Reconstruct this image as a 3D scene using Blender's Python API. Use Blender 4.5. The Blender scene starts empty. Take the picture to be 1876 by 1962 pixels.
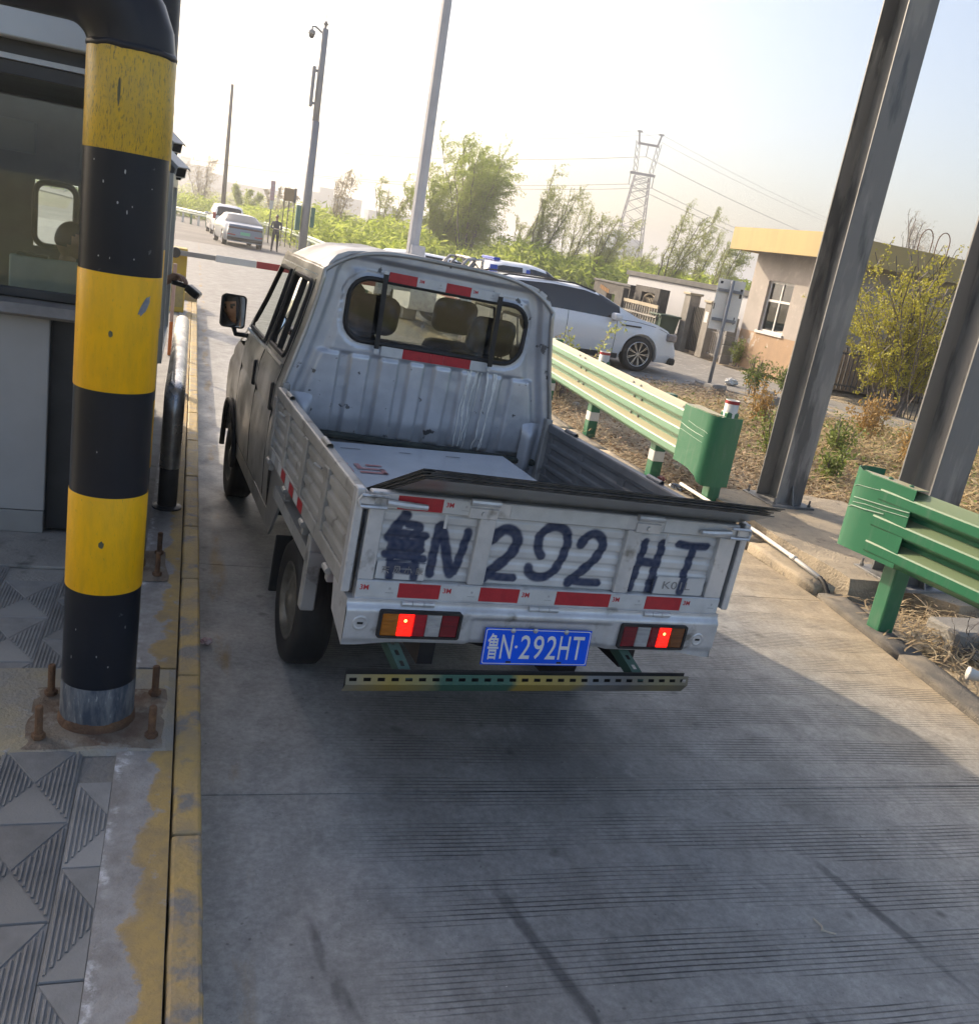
import bpy, bmesh, math, random
from mathutils import Vector, Matrix, noise
R = math.radians
SC = bpy.context.scene
COL = SC.collection
# ------------------------------------------------------------------ camera
cd = bpy.data.cameras.new('Camera'); cam = bpy.data.objects.new('Camera', cd); COL.objects.link(cam)
cd.sensor_fit = 'HORIZONTAL'; cd.sensor_width = 36.0; cd.lens = 1740.0 / 1876 * 36
cd.clip_start = 0.05; cd.clip_end = 6000
_p, _r, _y = 0.2798, 0.1744, R(20)
def _w(v): return Vector((v[0]*math.cos(_y)+v[1]*math.sin(_y), -v[0]*math.sin(_y)+v[1]*math.cos(_y), v[2]))
_f = Vector((0, math.cos(_p), -math.sin(_p))); _u0 = Vector((0, math.sin(_p), math.cos(_p))); _r0 = Vector((1, 0, 0))
_rt = math.cos(_r)*_r0 + math.sin(_r)*_u0; _up = -math.sin(_r)*_r0 + math.cos(_r)*_u0
_rt, _up, _f = _w(_rt), _w(_up), _w(_f)
CAMLOC = Vector((0, 0, 1.9615))
cam.matrix_world = Matrix(((_rt.x, _up.x, -_f.x, 0), (_rt.y, _up.y, -_f.y, 0), (_rt.z, _up.z, -_f.z, CAMLOC.z), (0, 0, 0, 1)))
SC.camera = cam
# ------------------------------------------------------------------ sky, sun, exposure
SUN_EL, SUN_AZ = R(27), R(-33)          # azimuth measured from +Y, negative = to the left
wd = bpy.data.worlds.new('World'); SC.world = wd; wd.use_nodes = True
nt = wd.node_tree; nt.nodes.clear()
sky = nt.nodes.new('ShaderNodeTexSky'); sky.sky_type = 'NISHITA'; sky.sun_disc = False
sky.sun_elevation = SUN_EL; sky.sun_rotation = SUN_AZ
sky.air_density = 1.0; sky.dust_density = 4.0; sky.ozone_density = 1.2; sky.altitude = 0
bg = nt.nodes.new('ShaderNodeBackground'); bg.inputs[1].default_value = 0.15
wo = nt.nodes.new('ShaderNodeOutputWorld')
nt.links.new(sky.outputs[0], bg.inputs[0]); nt.links.new(bg.outputs[0], wo.inputs[0])
sl = bpy.data.lights.new('Sun', 'SUN'); so = bpy.data.objects.new('Sun', sl); COL.objects.link(so)
sl.energy = 3.1; sl.angle = R(0.8); sl.color = (1.0, 0.87, 0.67)
_sd = Vector((math.sin(SUN_AZ)*math.cos(SUN_EL), math.cos(SUN_AZ)*math.cos(SUN_EL), math.sin(SUN_EL)))
so.rotation_euler = _sd.to_track_quat('Z', 'Y').to_euler(); so.location = (0, 0, 30)
SC.view_settings.view_transform = 'Standard'; SC.view_settings.look = 'None'
SC.view_settings.exposure = 0.90; SC.view_settings.gamma = 1.0; SC.view_settings.use_curve_mapping = False
SC.view_settings.use_white_balance = True; SC.view_settings.white_balance_temperature = 6850; SC.view_settings.white_balance_tint = 13
SC.cycles.max_bounces = 6; SC.cycles.transparent_max_bounces = 16; SC.cycles.volume_bounces = 0; SC.cycles.use_adaptive_sampling = True; SC.cycles.adaptive_threshold = 0.02; SC.cycles.use_denoising = True
SC.cycles.sample_clamp_indirect = 6.0; SC.cycles.caustics_reflective = False; SC.cycles.caustics_refractive = False
HAZE = 0.0018
# ------------------------------------------------------------------ object helpers
def link(o, parent=None, world=False):
    COL.objects.link(o)
    if parent is not None:
        o.parent = parent
        if world: o.matrix_parent_inverse = Matrix.Translation(-parent.location)
    return o
def thing(name, label, cat, loc=(0, 0, 0), rz=0.0, ry=0.0, group=None):
    e = bpy.data.objects.new(name, None); e.empty_display_size = 0.2
    e.location = loc; e.rotation_euler = (0, ry, rz); COL.objects.link(e)
    e['label'] = label; e['category'] = cat
    if group: e['group'] = group
    return e
def fin(bm, name, smooth=False, mats=()):
    me = bpy.data.meshes.new(name)
    bm.normal_update(); bm.to_mesh(me); bm.free()
    for m in mats: me.materials.append(m)
    if smooth:
        for p in me.polygons: p.use_smooth = True
    return me
def O(name, bm, mat, parent=None, world=True, smooth=False, label=None, cat=None, group=None, kind=None, auto=None):
    """link bm as ONE mesh object"""
    mats = mat if isinstance(mat, (list, tuple)) else [mat]
    me = fin(bm, name, smooth, mats) if isinstance(bm, bmesh.types.BMesh) else bm
    if not len(me.materials):
        for m in mats: me.materials.append(m)
    o = bpy.data.objects.new(name, me); link(o, parent, world and parent is not None and parent.rotation_euler.z == 0 and parent.rotation_euler.y == 0)
    if auto is not None: sharp(me, auto)
    if label: o['label'] = label
    if cat: o['category'] = cat
    if group: o['group'] = group
    if kind: o['kind'] = kind
    return o
def sharp(me, ang):
    for p in me.polygons: p.use_smooth = True
    try: me.set_sharp_from_angle(angle=R(ang))
    except Exception: pass
def S(name, bm, mat, smooth=False): return O(name, bm, mat, kind='structure', smooth=smooth)
def NB(): return bmesh.new()
def quad(b, *pts):
    return b.faces.new([b.verts.new(p) for p in pts])
def box(b, x0, x1, y0, y1, z0, z1, bev=0.0, M=None, seg=1):
    vs = [b.verts.new((x, y, z)) for x in (x0, x1) for y in (y0, y1) for z in (z0, z1)]
    fs = [(0, 1, 3, 2), (4, 6, 7, 5), (0, 4, 5, 1), (2, 3, 7, 6), (0, 2, 6, 4), (1, 5, 7, 3)]
    ff = [b.faces.new([vs[i] for i in f]) for f in fs]
    if bev:
        es = list({e for f in ff for e in f.edges})
        r = bmesh.ops.bevel(b, geom=es, offset=bev, segments=seg, affect='EDGES', profile=0.5)
        vs = list({v for f in r['faces'] for v in f.verts} | {v for v in vs if v.is_valid})
    if M is not None: bmesh.ops.transform(b, matrix=M, verts=vs)
    return vs
def frame_of(d):
    d = Vector(d).normalized(); a = Vector((0, 0, 1)) if abs(d.z) < 0.9 else Vector((1, 0, 0))
    x = d.cross(a).normalized(); y = x.cross(d).normalized(); return x, y
def tube(b, pts, rad, n=8, caps=True, close=False):
    pts = [Vector(p) for p in pts]; rs = rad if isinstance(rad, (list, tuple)) else [rad]*len(pts)
    rings = []; px = None
    for i, p in enumerate(pts):
        d = (pts[min(i+1, len(pts)-1)] - pts[max(i-1, 0)])
        if d.length < 1e-9: d = Vector((0, 0, 1))
        d.normalize()
        if px is None: x, y = frame_of(d)
        else:
            x = px - d*px.dot(d)
            if x.length < 1e-6: x, _ = frame_of(d)
            x.normalize(); y = x.cross(d).normalized() if False else d.cross(x).normalized()
        px = x
        if i == 0: y = d.cross(x).normalized()
        rings.append([b.verts.new(p + (x*math.cos(2*math.pi*k/n) + y*math.sin(2*math.pi*k/n))*rs[i]) for k in range(n)])
    for i in range(len(rings)-1):
        for k in range(n):
            b.faces.new((rings[i][k], rings[i][(k+1) % n], rings[i+1][(k+1) % n], rings[i+1][k]))
    if caps:
        b.faces.new(list(reversed(rings[0]))); b.faces.new(rings[-1])
    return rings
def bar(b, p0, p1, w, t, up=(0, 0, 1)):
    """rectangular beam from p0 to p1: w across, t along 'up'"""
    p0, p1 = Vector(p0), Vector(p1); d = (p1-p0).normalized(); u = Vector(up)
    s = d.cross(u)
    if s.length < 1e-4: s = d.cross(Vector((1, 0, 0)))
    s.normalize(); u = s.cross(d).normalized()
    v = [b.verts.new(p + s*(a*w/2) + u*(c*t/2)) for p in (p0, p1) for a, c in ((-1, -1), (1, -1), (1, 1), (-1, 1))]
    for f in ((3, 2, 1, 0), (4, 5, 6, 7), (0, 1, 5, 4), (1, 2, 6, 5), (2, 3, 7, 6), (3, 0, 4, 7)): b.faces.new([v[i] for i in f])
def prism(b, poly, z0, z1, axis='z'):
    def P(a, c, h): return {'z': (a, c, h), 'y': (a, h, c), 'x': (h, a, c)}[axis]
    lo = [b.verts.new(P(a, c, z0)) for a, c in poly]; hi = [b.verts.new(P(a, c, z1)) for a, c in poly]
    n = len(poly)
    b.faces.new(list(reversed(lo))); b.faces.new(hi)
    for i in range(n): b.faces.new((lo[i], lo[(i+1) % n], hi[(i+1) % n], hi[i]))
    return lo+hi
def lathe(b, prof, c=(0, 0, 0), n=24, axis='z', caps=True):
    """prof: list of (r, h) along axis"""
    c = Vector(c); rings = []
    for r, h in prof:
        ring = []
        for k in range(n):
            a = 2*math.pi*k/n; u, v = r*math.cos(a), r*math.sin(a)
            p = {'z': (u, v, h), 'y': (u, h, v), 'x': (h, u, v)}[axis]
            ring.append(b.verts.new(c + Vector(p)))
        rings.append(ring)
    for i in range(len(rings)-1):
        for k in range(n): b.faces.new((rings[i][k], rings[i][(k+1) % n], rings[i+1][(k+1) % n], rings[i+1][k]))
    if caps:
        if prof[0][0] > 1e-6: b.faces.new(list(reversed(rings[0])))
        if prof[-1][0] > 1e-6: b.faces.new(rings[-1])
    bmesh.ops.recalc_face_normals(b, faces=b.faces)
def grid(b, nu, nv, fn, keep=None, layer=None):
    """fn(i/nu, j/nv) -> point; keep(u, v) at the face centre"""
    vs = [[b.verts.new(fn(i/nu, j/nv)) for j in range(nv+1)] for i in range(nu+1)]
    for i in range(nu):
        for j in range(nv):
            if keep is None or keep((i+.5)/nu, (j+.5)/nv):
                b.faces.new((vs[i][j], vs[i+1][j], vs[i+1][j+1], vs[i][j+1]))
    loose = [v for v in b.verts if not v.link_faces]
    bmesh.ops.delete(b, geom=loose, context='VERTS')
    return vs
def sm(a, b, x):
    if a == b: return float(x > a)
    t = max(0.0, min(1.0, (x-a)/(b-a))); return t*t*(3-2*t)
def rrect(x0, x1, z0, z1, r, n=6):
    pts = []
    for cx, cz, a0 in ((x1-r, z1-r, 0), (x0+r, z1-r, 90), (x0+r, z0+r, 180), (x1-r, z0+r, 270)):
        for k in range(n+1):
            a = R(a0+90*k/n); pts.append((cx+r*math.cos(a), cz+r*math.sin(a)))
    return pts
def in_rrect(x, z, x0, x1, z0, z1, r):
    if x < x0 or x > x1 or z < z0 or z > z1: return False
    dx = max(x0+r-x, 0, x-(x1-r)); dz = max(z0+r-z, 0, z-(z1-r))
    return dx*dx+dz*dz <= r*r
def text_mesh(s, size, thick=0.0008, align='LEFT', bold=0.0):
    cu = bpy.data.curves.new('t', 'FONT'); cu.body = s; cu.size = size; cu.extrude = thick; cu.align_x = align; cu.offset = bold; cu.resolution_u = 3
    o = bpy.data.objects.new('t', cu); COL.objects.link(o)
    bpy.context.view_layer.update()
    me = bpy.data.meshes.new_from_object(o.evaluated_get(bpy.context.evaluated_depsgraph_get()))
    bpy.data.objects.remove(o); bpy.data.curves.remove(cu)
    me.materials.clear()
    return me
def text_bbox(me):
    xs = [v.co.x for v in me.vertices]; ys = [v.co.y for v in me.vertices]
    return min(xs), max(xs), min(ys), max(ys)
def T(s, mat, parent, M, w=None, h=None, name='lettering', thick=0.0008, bold=0.0, world=False):
    """flat lettering fitted into w x h, lower-left at origin of M (x right, y up)"""
    me = text_mesh(s, 1.0, 0.0, bold=bold)
    x0, x1, y0, y1 = text_bbox(me); sx = w/(x1-x0) if w else None; sy = h/(y1-y0) if h else None
    sx = sx or sy; sy = sy or sx
    for v in me.vertices: v.co = M @ Vector(((v.co.x-x0)*sx, (v.co.y-y0)*sy, 0))
    me.materials.append(mat)
    o = bpy.data.objects.new(name, me); link(o, parent, world); return o
# ------------------------------------------------------------------ materials
MATS = {}
def M(name, col, rough=0.6, metal=0.0, col2=None, scale=4.0, bump=0.0, bscale=30.0, lo=0.4, hi=0.65, detail=5, stretch=(1, 1, 1), spec=0.5, coat=0.0,
      rough2=None, emit=None, estr=0.0, trans=0.0, alpha=1.0, col3=None, scale3=20.0, lo3=0.55, hi3=0.7, coords='Object', bdist=0.01, fac2=1.0):
    if name in MATS: return MATS[name]
    m = bpy.data.materials.new(name); m.use_nodes = True; t = m.node_tree; N = t.nodes; L = t.links
    b = N['Principled BSDF']
    c4 = lambda c: (c[0], c[1], c[2], 1)
    b.inputs['Base Color'].default_value = c4(col); b.inputs['Roughness'].default_value = rough; b.inputs['Metallic'].default_value = metal
    b.inputs['Specular IOR Level'].default_value = spec; b.inputs['Coat Weight'].default_value = coat
    b.inputs['Transmission Weight'].default_value = trans; b.inputs['Alpha'].default_value = alpha
    if emit: b.inputs['Emission Color'].default_value = c4(emit); b.inputs['Emission Strength'].default_value = estr
    tc = N.new('ShaderNodeTexCoord'); mp = N.new('ShaderNodeMapping'); mp.inputs['Scale'].default_value = stretch
    L.new(tc.outputs[coords], mp.inputs[0])
    def nz(sc, det, lo, hi):
        n = N.new('ShaderNodeTexNoise'); n.inputs['Scale'].default_value = sc; n.inputs['Detail'].default_value = det; n.inputs['Roughness'].default_value = 0.6
        L.new(mp.outputs[0], n.inputs['Vector'])
        r = N.new('ShaderNodeMapRange'); r.inputs[1].default_value = lo; r.inputs[2].default_value = hi; r.clamp = True
        L.new(n.outputs['Fac'], r.inputs[0]); return r
    last = None
    if col2:
        r = nz(scale, detail, lo, hi); mx = N.new('ShaderNodeMix'); mx.data_type = 'RGBA'
        mx.inputs[6].default_value = c4(col); mx.inputs[7].default_value = c4(col2)
        if fac2 < 1:
            q = N.new('ShaderNodeMath'); q.operation = 'MULTIPLY'; q.inputs[1].default_value = fac2; L.new(r.outputs[0], q.inputs[0]); L.new(q.outputs[0], mx.inputs[0])
        else: L.new(r.outputs[0], mx.inputs[0])
        last = mx.outputs[2]
        if rough2 is not None:
            rr = N.new('ShaderNodeMapRange'); rr.inputs[3].default_value = rough; rr.inputs[4].default_value = rough2
            L.new(r.outputs[0], rr.inputs[0]); L.new(rr.outputs[0], b.inputs['Roughness'])
    if col3:
        r3 = nz(scale3, 4, lo3, hi3); m3 = N.new('ShaderNodeMix'); m3.data_type = 'RGBA'
        if last: L.new(last, m3.inputs[6])
        else: m3.inputs[6].default_value = c4(col)
        m3.inputs[7].default_value = c4(col3); L.new(r3.outputs[0], m3.inputs[0]); last = m3.outputs[2]
    if last: L.new(last, b.inputs['Base Color'])
    if bump:
        n = N.new('ShaderNodeTexNoise'); n.inputs['Scale'].default_value = bscale; n.inputs['Detail'].default_value = 6
        L.new(mp.outputs[0], n.inputs['Vector'])
        bp = N.new('ShaderNodeBump'); bp.inputs['Strength'].default_value = bump; bp.inputs['Distance'].default_value = bdist
        L.new(n.outputs['Fac'], bp.inputs['Height']); L.new(bp.outputs[0], b.inputs['Normal'])
    MATS[name] = m; return m
def glass_mat(name, tint=(0.55, 0.6, 0.58), refl=1.0, dirt=0.0, dirtcol=(0.35, 0.33, 0.28), rough=0.02, dscale=9.0, dlo=0.5, dhi=0.75):
    """thin pane: tinted see-through plus mirror reflection, with dirt"""
    m = bpy.data.materials.new(name); m.use_nodes = True; t = m.node_tree; N = t.nodes; L = t.links
    for n in list(N): N.remove(n)
    out = N.new('ShaderNodeOutputMaterial'); tr = N.new('ShaderNodeBsdfTransparent'); tr.inputs[0].default_value = (*tint, 1)
    gl = N.new('ShaderNodeBsdfGlossy'); gl.inputs['Roughness'].default_value = rough
    fr = N.new('ShaderNodeFresnel'); fr.inputs['IOR'].default_value = 1.5
    ml = N.new('ShaderNodeMath'); ml.operation = 'MULTIPLY_ADD'; ml.inputs[1].default_value = 1.6*refl; ml.inputs[2].default_value = 0.03
    L.new(fr.outputs[0], ml.inputs[0])
    mx = N.new('ShaderNodeMixShader'); L.new(ml.outputs[0], mx.inputs[0]); L.new(tr.outputs[0], mx.inputs[1]); L.new(gl.outputs[0], mx.inputs[2])
    src = mx.outputs[0]
    if dirt:
        tc = N.new('ShaderNodeTexCoord'); n = N.new('ShaderNodeTexNoise'); n.inputs['Scale'].default_value = dscale; n.inputs['Detail'].default_value = 8; n.inputs['Roughness'].default_value = 0.7
        L.new(tc.outputs['Object'], n.inputs['Vector'])
        r = N.new('ShaderNodeMapRange'); r.inputs[1].default_value = dlo; r.inputs[2].default_value = dhi; r.inputs[4].default_value = dirt
        L.new(n.outputs['Fac'], r.inputs[0])
        df = N.new('ShaderNodeBsdfDiffuse'); df.inputs[0].default_value = (*dirtcol, 1)
        m2 = N.new('ShaderNodeMixShader'); L.new(r.outputs[0], m2.inputs[0]); L.new(src, m2.inputs[1]); L.new(df.outputs[0], m2.inputs[2]); src = m2.outputs[0]
    L.new(src, out.inputs[0]); MATS[name] = m; return m
# ------------------------------------------------------------------ shared node tricks
def nodes_of(m):
    return m.node_tree.nodes, m.node_tree.links, m.node_tree.nodes['Principled BSDF']
def road_mat():
    m = bpy.data.materials.new('grooved_concrete'); m.use_nodes = True; N, L, b = nodes_of(m)
    g = N.new('ShaderNodeNewGeometry'); sx = N.new('ShaderNodeSeparateXYZ'); L.new(g.outputs['Position'], sx.inputs[0])
    def math_(op, a, c=None, c2=None, clamp=False):
        n = N.new('ShaderNodeMath'); n.operation = op; n.use_clamp = clamp
        for i, v in enumerate((a, c, c2)):
            if v is None: continue
            if isinstance(v, (int, float)): n.inputs[i].default_value = v
            else: L.new(v, n.inputs[i])
        return n.outputs[0]
    def nz(scale, det=5, st=(1, 1, 1), rough=0.6):
        mp = N.new('ShaderNodeMapping'); mp.inputs['Scale'].default_value = st; L.new(g.outputs['Position'], mp.inputs[0])
        n = N.new('ShaderNodeTexNoise'); n.inputs['Scale'].default_value = scale; n.inputs['Detail'].default_value = det; n.inputs['Roughness'].default_value = rough
        L.new(mp.outputs[0], n.inputs['Vector']); return n.outputs['Fac']
    def rng(v, a, c, o0=0.0, o1=1.0):
        r = N.new('ShaderNodeMapRange'); r.inputs[1].default_value = a; r.inputs[2].default_value = c; r.inputs[3].default_value = o0; r.inputs[4].default_value = o1
        L.new(v, r.inputs[0]); return r.outputs[0]
    # groove coordinate: slightly skew to the lane, tiny wobble
    yy = math_('MULTIPLY_ADD', sx.outputs[0], 0.045, sx.outputs[1])
    wob = math_('MULTIPLY_ADD', nz(0.8, 2), 0.03, yy)
    fr = math_('FRACT', math_('DIVIDE', wob, 0.0215))
    tri = math_('ABSOLUTE', math_('SUBTRACT', fr, 0.5))
    gro = rng(tri, 0.33, 0.44)
    band = rng(math_('SINE', math_('MULTIPLY_ADD', wob, 21.0, math_('MULTIPLY', nz(0.7, 2), 9.0))), -0.62, -0.25)
    patch = rng(nz(1.1, 4, (.6, 5, 1)), 0.33, 0.47)
    edge = rng(sx.outputs[0], 0.55, 0.95)
    far = rng(sx.outputs[1], 16, 22, 1, 0)
    wear = rng(nz(2.2, 4), 0.36, 0.58)
    gm = math_('MULTIPLY', math_('MULTIPLY', gro, band), math_('MULTIPLY', math_('MULTIPLY', patch, edge), math_('MULTIPLY', far, math_('MULTIPLY_ADD', wear, 0.75, 0.25))))
    # colours: grey cement, darker oily middle, stains, shade under the truck
    cr = N.new('ShaderNodeValToRGB'); cr.color_ramp.elements[0].position = 0.3; cr.color_ramp.elements[0].color = (0.27, 0.268, 0.26, 1)
    cr.color_ramp.elements[1].position = 0.72; cr.color_ramp.elements[1].color = (0.42, 0.415, 0.40, 1)
    L.new(nz(0.9, 9, rough=0.68), cr.inputs[0])
    def mix(f, a, c):
        n = N.new('ShaderNodeMix'); n.data_type = 'RGBA'; L.new(f, n.inputs[0])
        for i, v in ((6, a), (7, c)):
            if isinstance(v, tuple): n.inputs[i].default_value = (*v, 1)
            else: L.new(v, n.inputs[i])
        return n.outputs[2]
    mot = rng(nz(2.6, 8, (1, .7, 1), .72), 0.46, 0.66, 0, 0.55)
    # rubber-darkened strip down the middle of the lane
    mid = math_('ABSOLUTE', math_('SUBTRACT', sx.outputs[0], 1.75))
    midf = math_('MULTIPLY', rng(math_('MULTIPLY_ADD', nz(1.1, 4), 0.8, mid), 1.5, 0.7), rng(sx.outputs[1], 17, 9, 0, 0.55))
    c1 = mix(midf, mix(mot, cr.outputs[0], (0.19, 0.19, 0.185)), (0.235, 0.235, 0.23))
    # soft truck shadow painted as a dark patch around its tail
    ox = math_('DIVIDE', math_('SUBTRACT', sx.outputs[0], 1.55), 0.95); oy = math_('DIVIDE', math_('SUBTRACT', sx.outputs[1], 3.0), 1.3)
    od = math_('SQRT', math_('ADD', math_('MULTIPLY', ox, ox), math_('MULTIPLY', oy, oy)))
    tail_shade = rng(math_('MULTIPLY_ADD', nz(1.9, 8, (1, 1, 1), .75), 1.3, od), 1.6, 0.8, 0, 0.62)
    c1 = mix(tail_shade, c1, (0.085, 0.085, 0.083))
    trk = math_('ABSOLUTE', math_('SUBTRACT', math_('ABSOLUTE', math_('SUBTRACT', sx.outputs[0], 1.75)), 0.78))
    c1 = mix(math_('MULTIPLY', rng(math_('MULTIPLY_ADD', nz(1.5, 5, (1, .4, 1)), 0.5, trk), 0.52, 0.18), 0.45), c1, (0.13, 0.13, 0.128))
    # drips: small dark blots
    vo = N.new('ShaderNodeTexVoronoi'); vo.inputs['Scale'].default_value = 5.5; mpv = N.new('ShaderNodeMapping'); L.new(g.outputs['Position'], mpv.inputs[0])
    dn = N.new('ShaderNodeTexNoise'); dn.inputs['Scale'].default_value = 9; L.new(g.outputs['Position'], dn.inputs['Vector'])
    ad = N.new('ShaderNodeMixRGB'); ad.blend_type = 'ADD'; ad.inputs[0].default_value = 0.06; L.new(g.outputs['Position'], ad.inputs[1]); L.new(dn.outputs['Color'], ad.inputs[2])
    L.new(ad.outputs[0], vo.inputs['Vector'])
    blot = math_('MULTIPLY', rng(math_('MULTIPLY_ADD', nz(14, 4), 0.25, vo.outputs['Distance']), 0.29, 0.17), rng(nz(1.3, 3), 0.46, 0.58, 0, 0.6))
    c2 = mix(blot, c1, (0.06, 0.062, 0.06))
    vs = N.new('ShaderNodeTexVoronoi'); vs.inputs['Scale'].default_value = 17; L.new(ad.outputs[0], vs.inputs['Vector'])
    sp = math_('MULTIPLY', rng(math_('MULTIPLY_ADD', nz(40, 3), 0.2, vs.outputs['Distance']), 0.22, 0.15), rng(nz(2.6, 2), 0.50, 0.60, 0, 0.6))
    c3 = mix(sp, c2, (0.05, 0.05, 0.05))
    # pale dust / cement marks, sandy toward the edges of the lane
    c4 = mix(rng(nz(5, 7, (1, 0.6, 1), 0.75), 0.57, 0.72, 0, 0.55), c3, (0.36, 0.36, 0.35))
    sand = math_('MULTIPLY', rng(math_('MULTIPLY_ADD', nz(1.4, 5), 0.9, sx.outputs[0]), 3.7, 4.6, 0, 0.8), rng(sx.outputs[1], 2.0, 3.6))
    c5 = mix(sand, c4, (0.42, 0.33, 0.21))
    farm = rng(sx.outputs[1], 9, 20)
    c5 = mix(math_('MULTIPLY', farm, 0.75), c5, (0.215, 0.205, 0.19))
    # old yellow paint near the left kerb
    yl = math_('MULTIPLY', rng(math_('ABSOLUTE', math_('SUBTRACT', sx.outputs[0], math_('MULTIPLY_ADD', nz(1.2, 2), 0.12, 0.20))), 0.05, 0.02), rng(nz(3.2, 6, (1, 0.35, 1)), 0.50, 0.60, 0, 0.7))
    c6 = mix(yl, c5, (0.30, 0.19, 0.05))
    # faint skid lines
    sk = N.new('ShaderNodeMapping'); sk.inputs['Rotation'].default_value = (0, 0, R(-13)); L.new(g.outputs['Position'], sk.inputs[0])
    ss = N.new('ShaderNodeSeparateXYZ'); L.new(sk.outputs[0], ss.inputs[0])
    k = math_('ABSOLUTE', math_('SUBTRACT', math_('FRACT', math_('DIVIDE', ss.outputs[0], 0.62)), 0.5))
    skm = math_('MULTIPLY', math_('MULTIPLY', rng(k, 0.045, 0.02), rng(nz(2.0, 3, (3, .6, 1)), 0.47, 0.58, 0, 0.7)), rng(sx.outputs[1], 2.5, 2.1))
    c7 = mix(skm, c6, (0.055, 0.055, 0.06))
    cg = mix(math_('MULTIPLY', gm, 0.9), c7, (0.028, 0.03, 0.034))
    # fine aggregate, pores and patchy grime
    fine = rng(nz(38, 9, (1, 1, 1), .75), 0.36, 0.64, 0.80, 1.16); med = rng(nz(7.5, 8, (1, .8, 1), .72), 0.38, 0.62, 0.84, 1.12)
    sc = N.new('ShaderNodeVectorMath'); sc.operation = 'SCALE'; L.new(cg, sc.inputs[0]); L.new(math_('MULTIPLY', fine, med), sc.inputs['Scale'])
    pores = math_('MULTIPLY', rng(nz(120, 3), 0.64, 0.70), rng(nz(6, 3), 0.45, 0.6, 0, 0.6))
    cg = mix(pores, sc.outputs[0], (0.06, 0.06, 0.058))
    L.new(cg, b.inputs['Base Color'])
    L.new(rng(nz(3, 6), 0.3, 0.7, 0.42, 0.78), b.inputs['Roughness'])
    h = math_('MULTIPLY_ADD', gm, -1.0, math_('MULTIPLY', nz(70, 6), 0.35))
    bp = N.new('ShaderNodeBump'); bp.inputs['Strength'].default_value = 0.55; bp.inputs['Distance'].default_value = 0.004
    L.new(h, bp.inputs['Height']); L.new(bp.outputs[0], b.inputs['Normal'])
    return m
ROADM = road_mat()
def apron_mat():
    """island edge: cement with flaking yellow paint and white efflorescence"""
    m = bpy.data.materials.new('flaking_yellow_cement'); m.use_nodes = True; N, L, b = nodes_of(m)
    g = N.new('ShaderNodeNewGeometry'); sx = N.new('ShaderNodeSeparateXYZ'); L.new(g.outputs['Position'], sx.inputs[0])
    def nz(scale, det=7, rough=0.65):
        n = N.new('ShaderNodeTexNoise'); n.inputs['Scale'].default_value = scale; n.inputs['Detail'].default_value = det; n.inputs['Roughness'].default_value = rough
        L.new(g.outputs['Position'], n.inputs['Vector']); return n.outputs['Fac']
    def rng(v, a, c, o0=0.0, o1=1.0):
        r = N.new('ShaderNodeMapRange'); r.inputs[1].default_value = a; r.inputs[2].default_value = c; r.inputs[3].default_value = o0; r.inputs[4].default_value = o1
        L.new(v, r.inputs[0]); return r.outputs[0]
    def ma(v, k, o):
        n = N.new('ShaderNodeMath'); n.operation = 'MULTIPLY_ADD'; L.new(v, n.inputs[0]); n.inputs[1].default_value = k
        if isinstance(o, float): n.inputs[2].default_value = o
        else: L.new(o, n.inputs[2])
        return n.outputs[0]
    def mul(a, c):
        n = N.new('ShaderNodeMath'); n.operation = 'MULTIPLY'; L.new(a, n.inputs[0]); L.new(c, n.inputs[1]); return n.outputs[0]
    def mix(f, a, c):
        n = N.new('ShaderNodeMix'); n.data_type = 'RGBA'; L.new(f, n.inputs[0])
        for i, v in ((6, a), (7, c)):
            if isinstance(v, tuple): n.inputs[i].default_value = (*v, 1)
            else: L.new(v, n.inputs[i])
        return n.outputs[2]
    base = mix(rng(nz(14), 0.35, 0.65), (0.22, 0.21, 0.20), (0.33, 0.325, 0.32))
    x = ma(nz(5.0), 0.26, sx.outputs[0])
    yel = mul(rng(x, 0.115, 0.123), rng(nz(11), 0.34, 0.42))
    ycol = mix(rng(nz(9), 0.4, 0.65), (0.42, 0.29, 0.105), (0.28, 0.21, 0.115))
    c = mix(yel, base, ycol)
    halo = mul(rng(x, 0.085, 0.11), rng(x, 0.135, 0.118))
    c = mix(mul(halo, rng(nz(20), 0.4, 0.6, 0, 0.6)), c, (0.34, 0.335, 0.34))
    w = ma(nz(9), 0.14, sx.outputs[0])
    eff = mul(mul(rng(w, -0.050, -0.035), rng(w, -0.012, -0.030)), mul(rng(nz(22, 8, 0.8), 0.45, 0.60), rng(nz(3.5, 3), 0.40, 0.52)))
    c = mix(eff, c, (0.62, 0.63, 0.66))
    L.new(c, b.inputs['Base Color']); b.inputs['Roughness'].default_value = 0.72
    bp = N.new('ShaderNodeBump'); bp.inputs['Strength'].default_value = 0.8; bp.inputs['Distance'].default_value = 0.008
    L.new(nz(45, 8), bp.inputs['Height']); L.new(bp.outputs[0], b.inputs['Normal'])
    return m
CEM = M('cement', (0.20, 0.195, 0.185), 0.8, col2=(0.30, 0.29, 0.27), scale=3, bump=0.6, bscale=60, col3=(0.10, 0.10, 0.095), scale3=7, lo3=0.6, hi3=0.75)
CEMW = M('cement_warm', (0.40, 0.335, 0.245), 0.85, col2=(0.27, 0.235, 0.185), scale=3.5, bump=0.8, bscale=50, col3=(0.17, 0.15, 0.12), scale3=9, lo3=0.58, hi3=0.72, bdist=0.015)
KERBR = M('rough_kerb', (0.16, 0.15, 0.135), 0.9, col2=(0.24, 0.215, 0.18), scale=9, bump=1.0, bscale=110, bdist=0.02)
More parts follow.
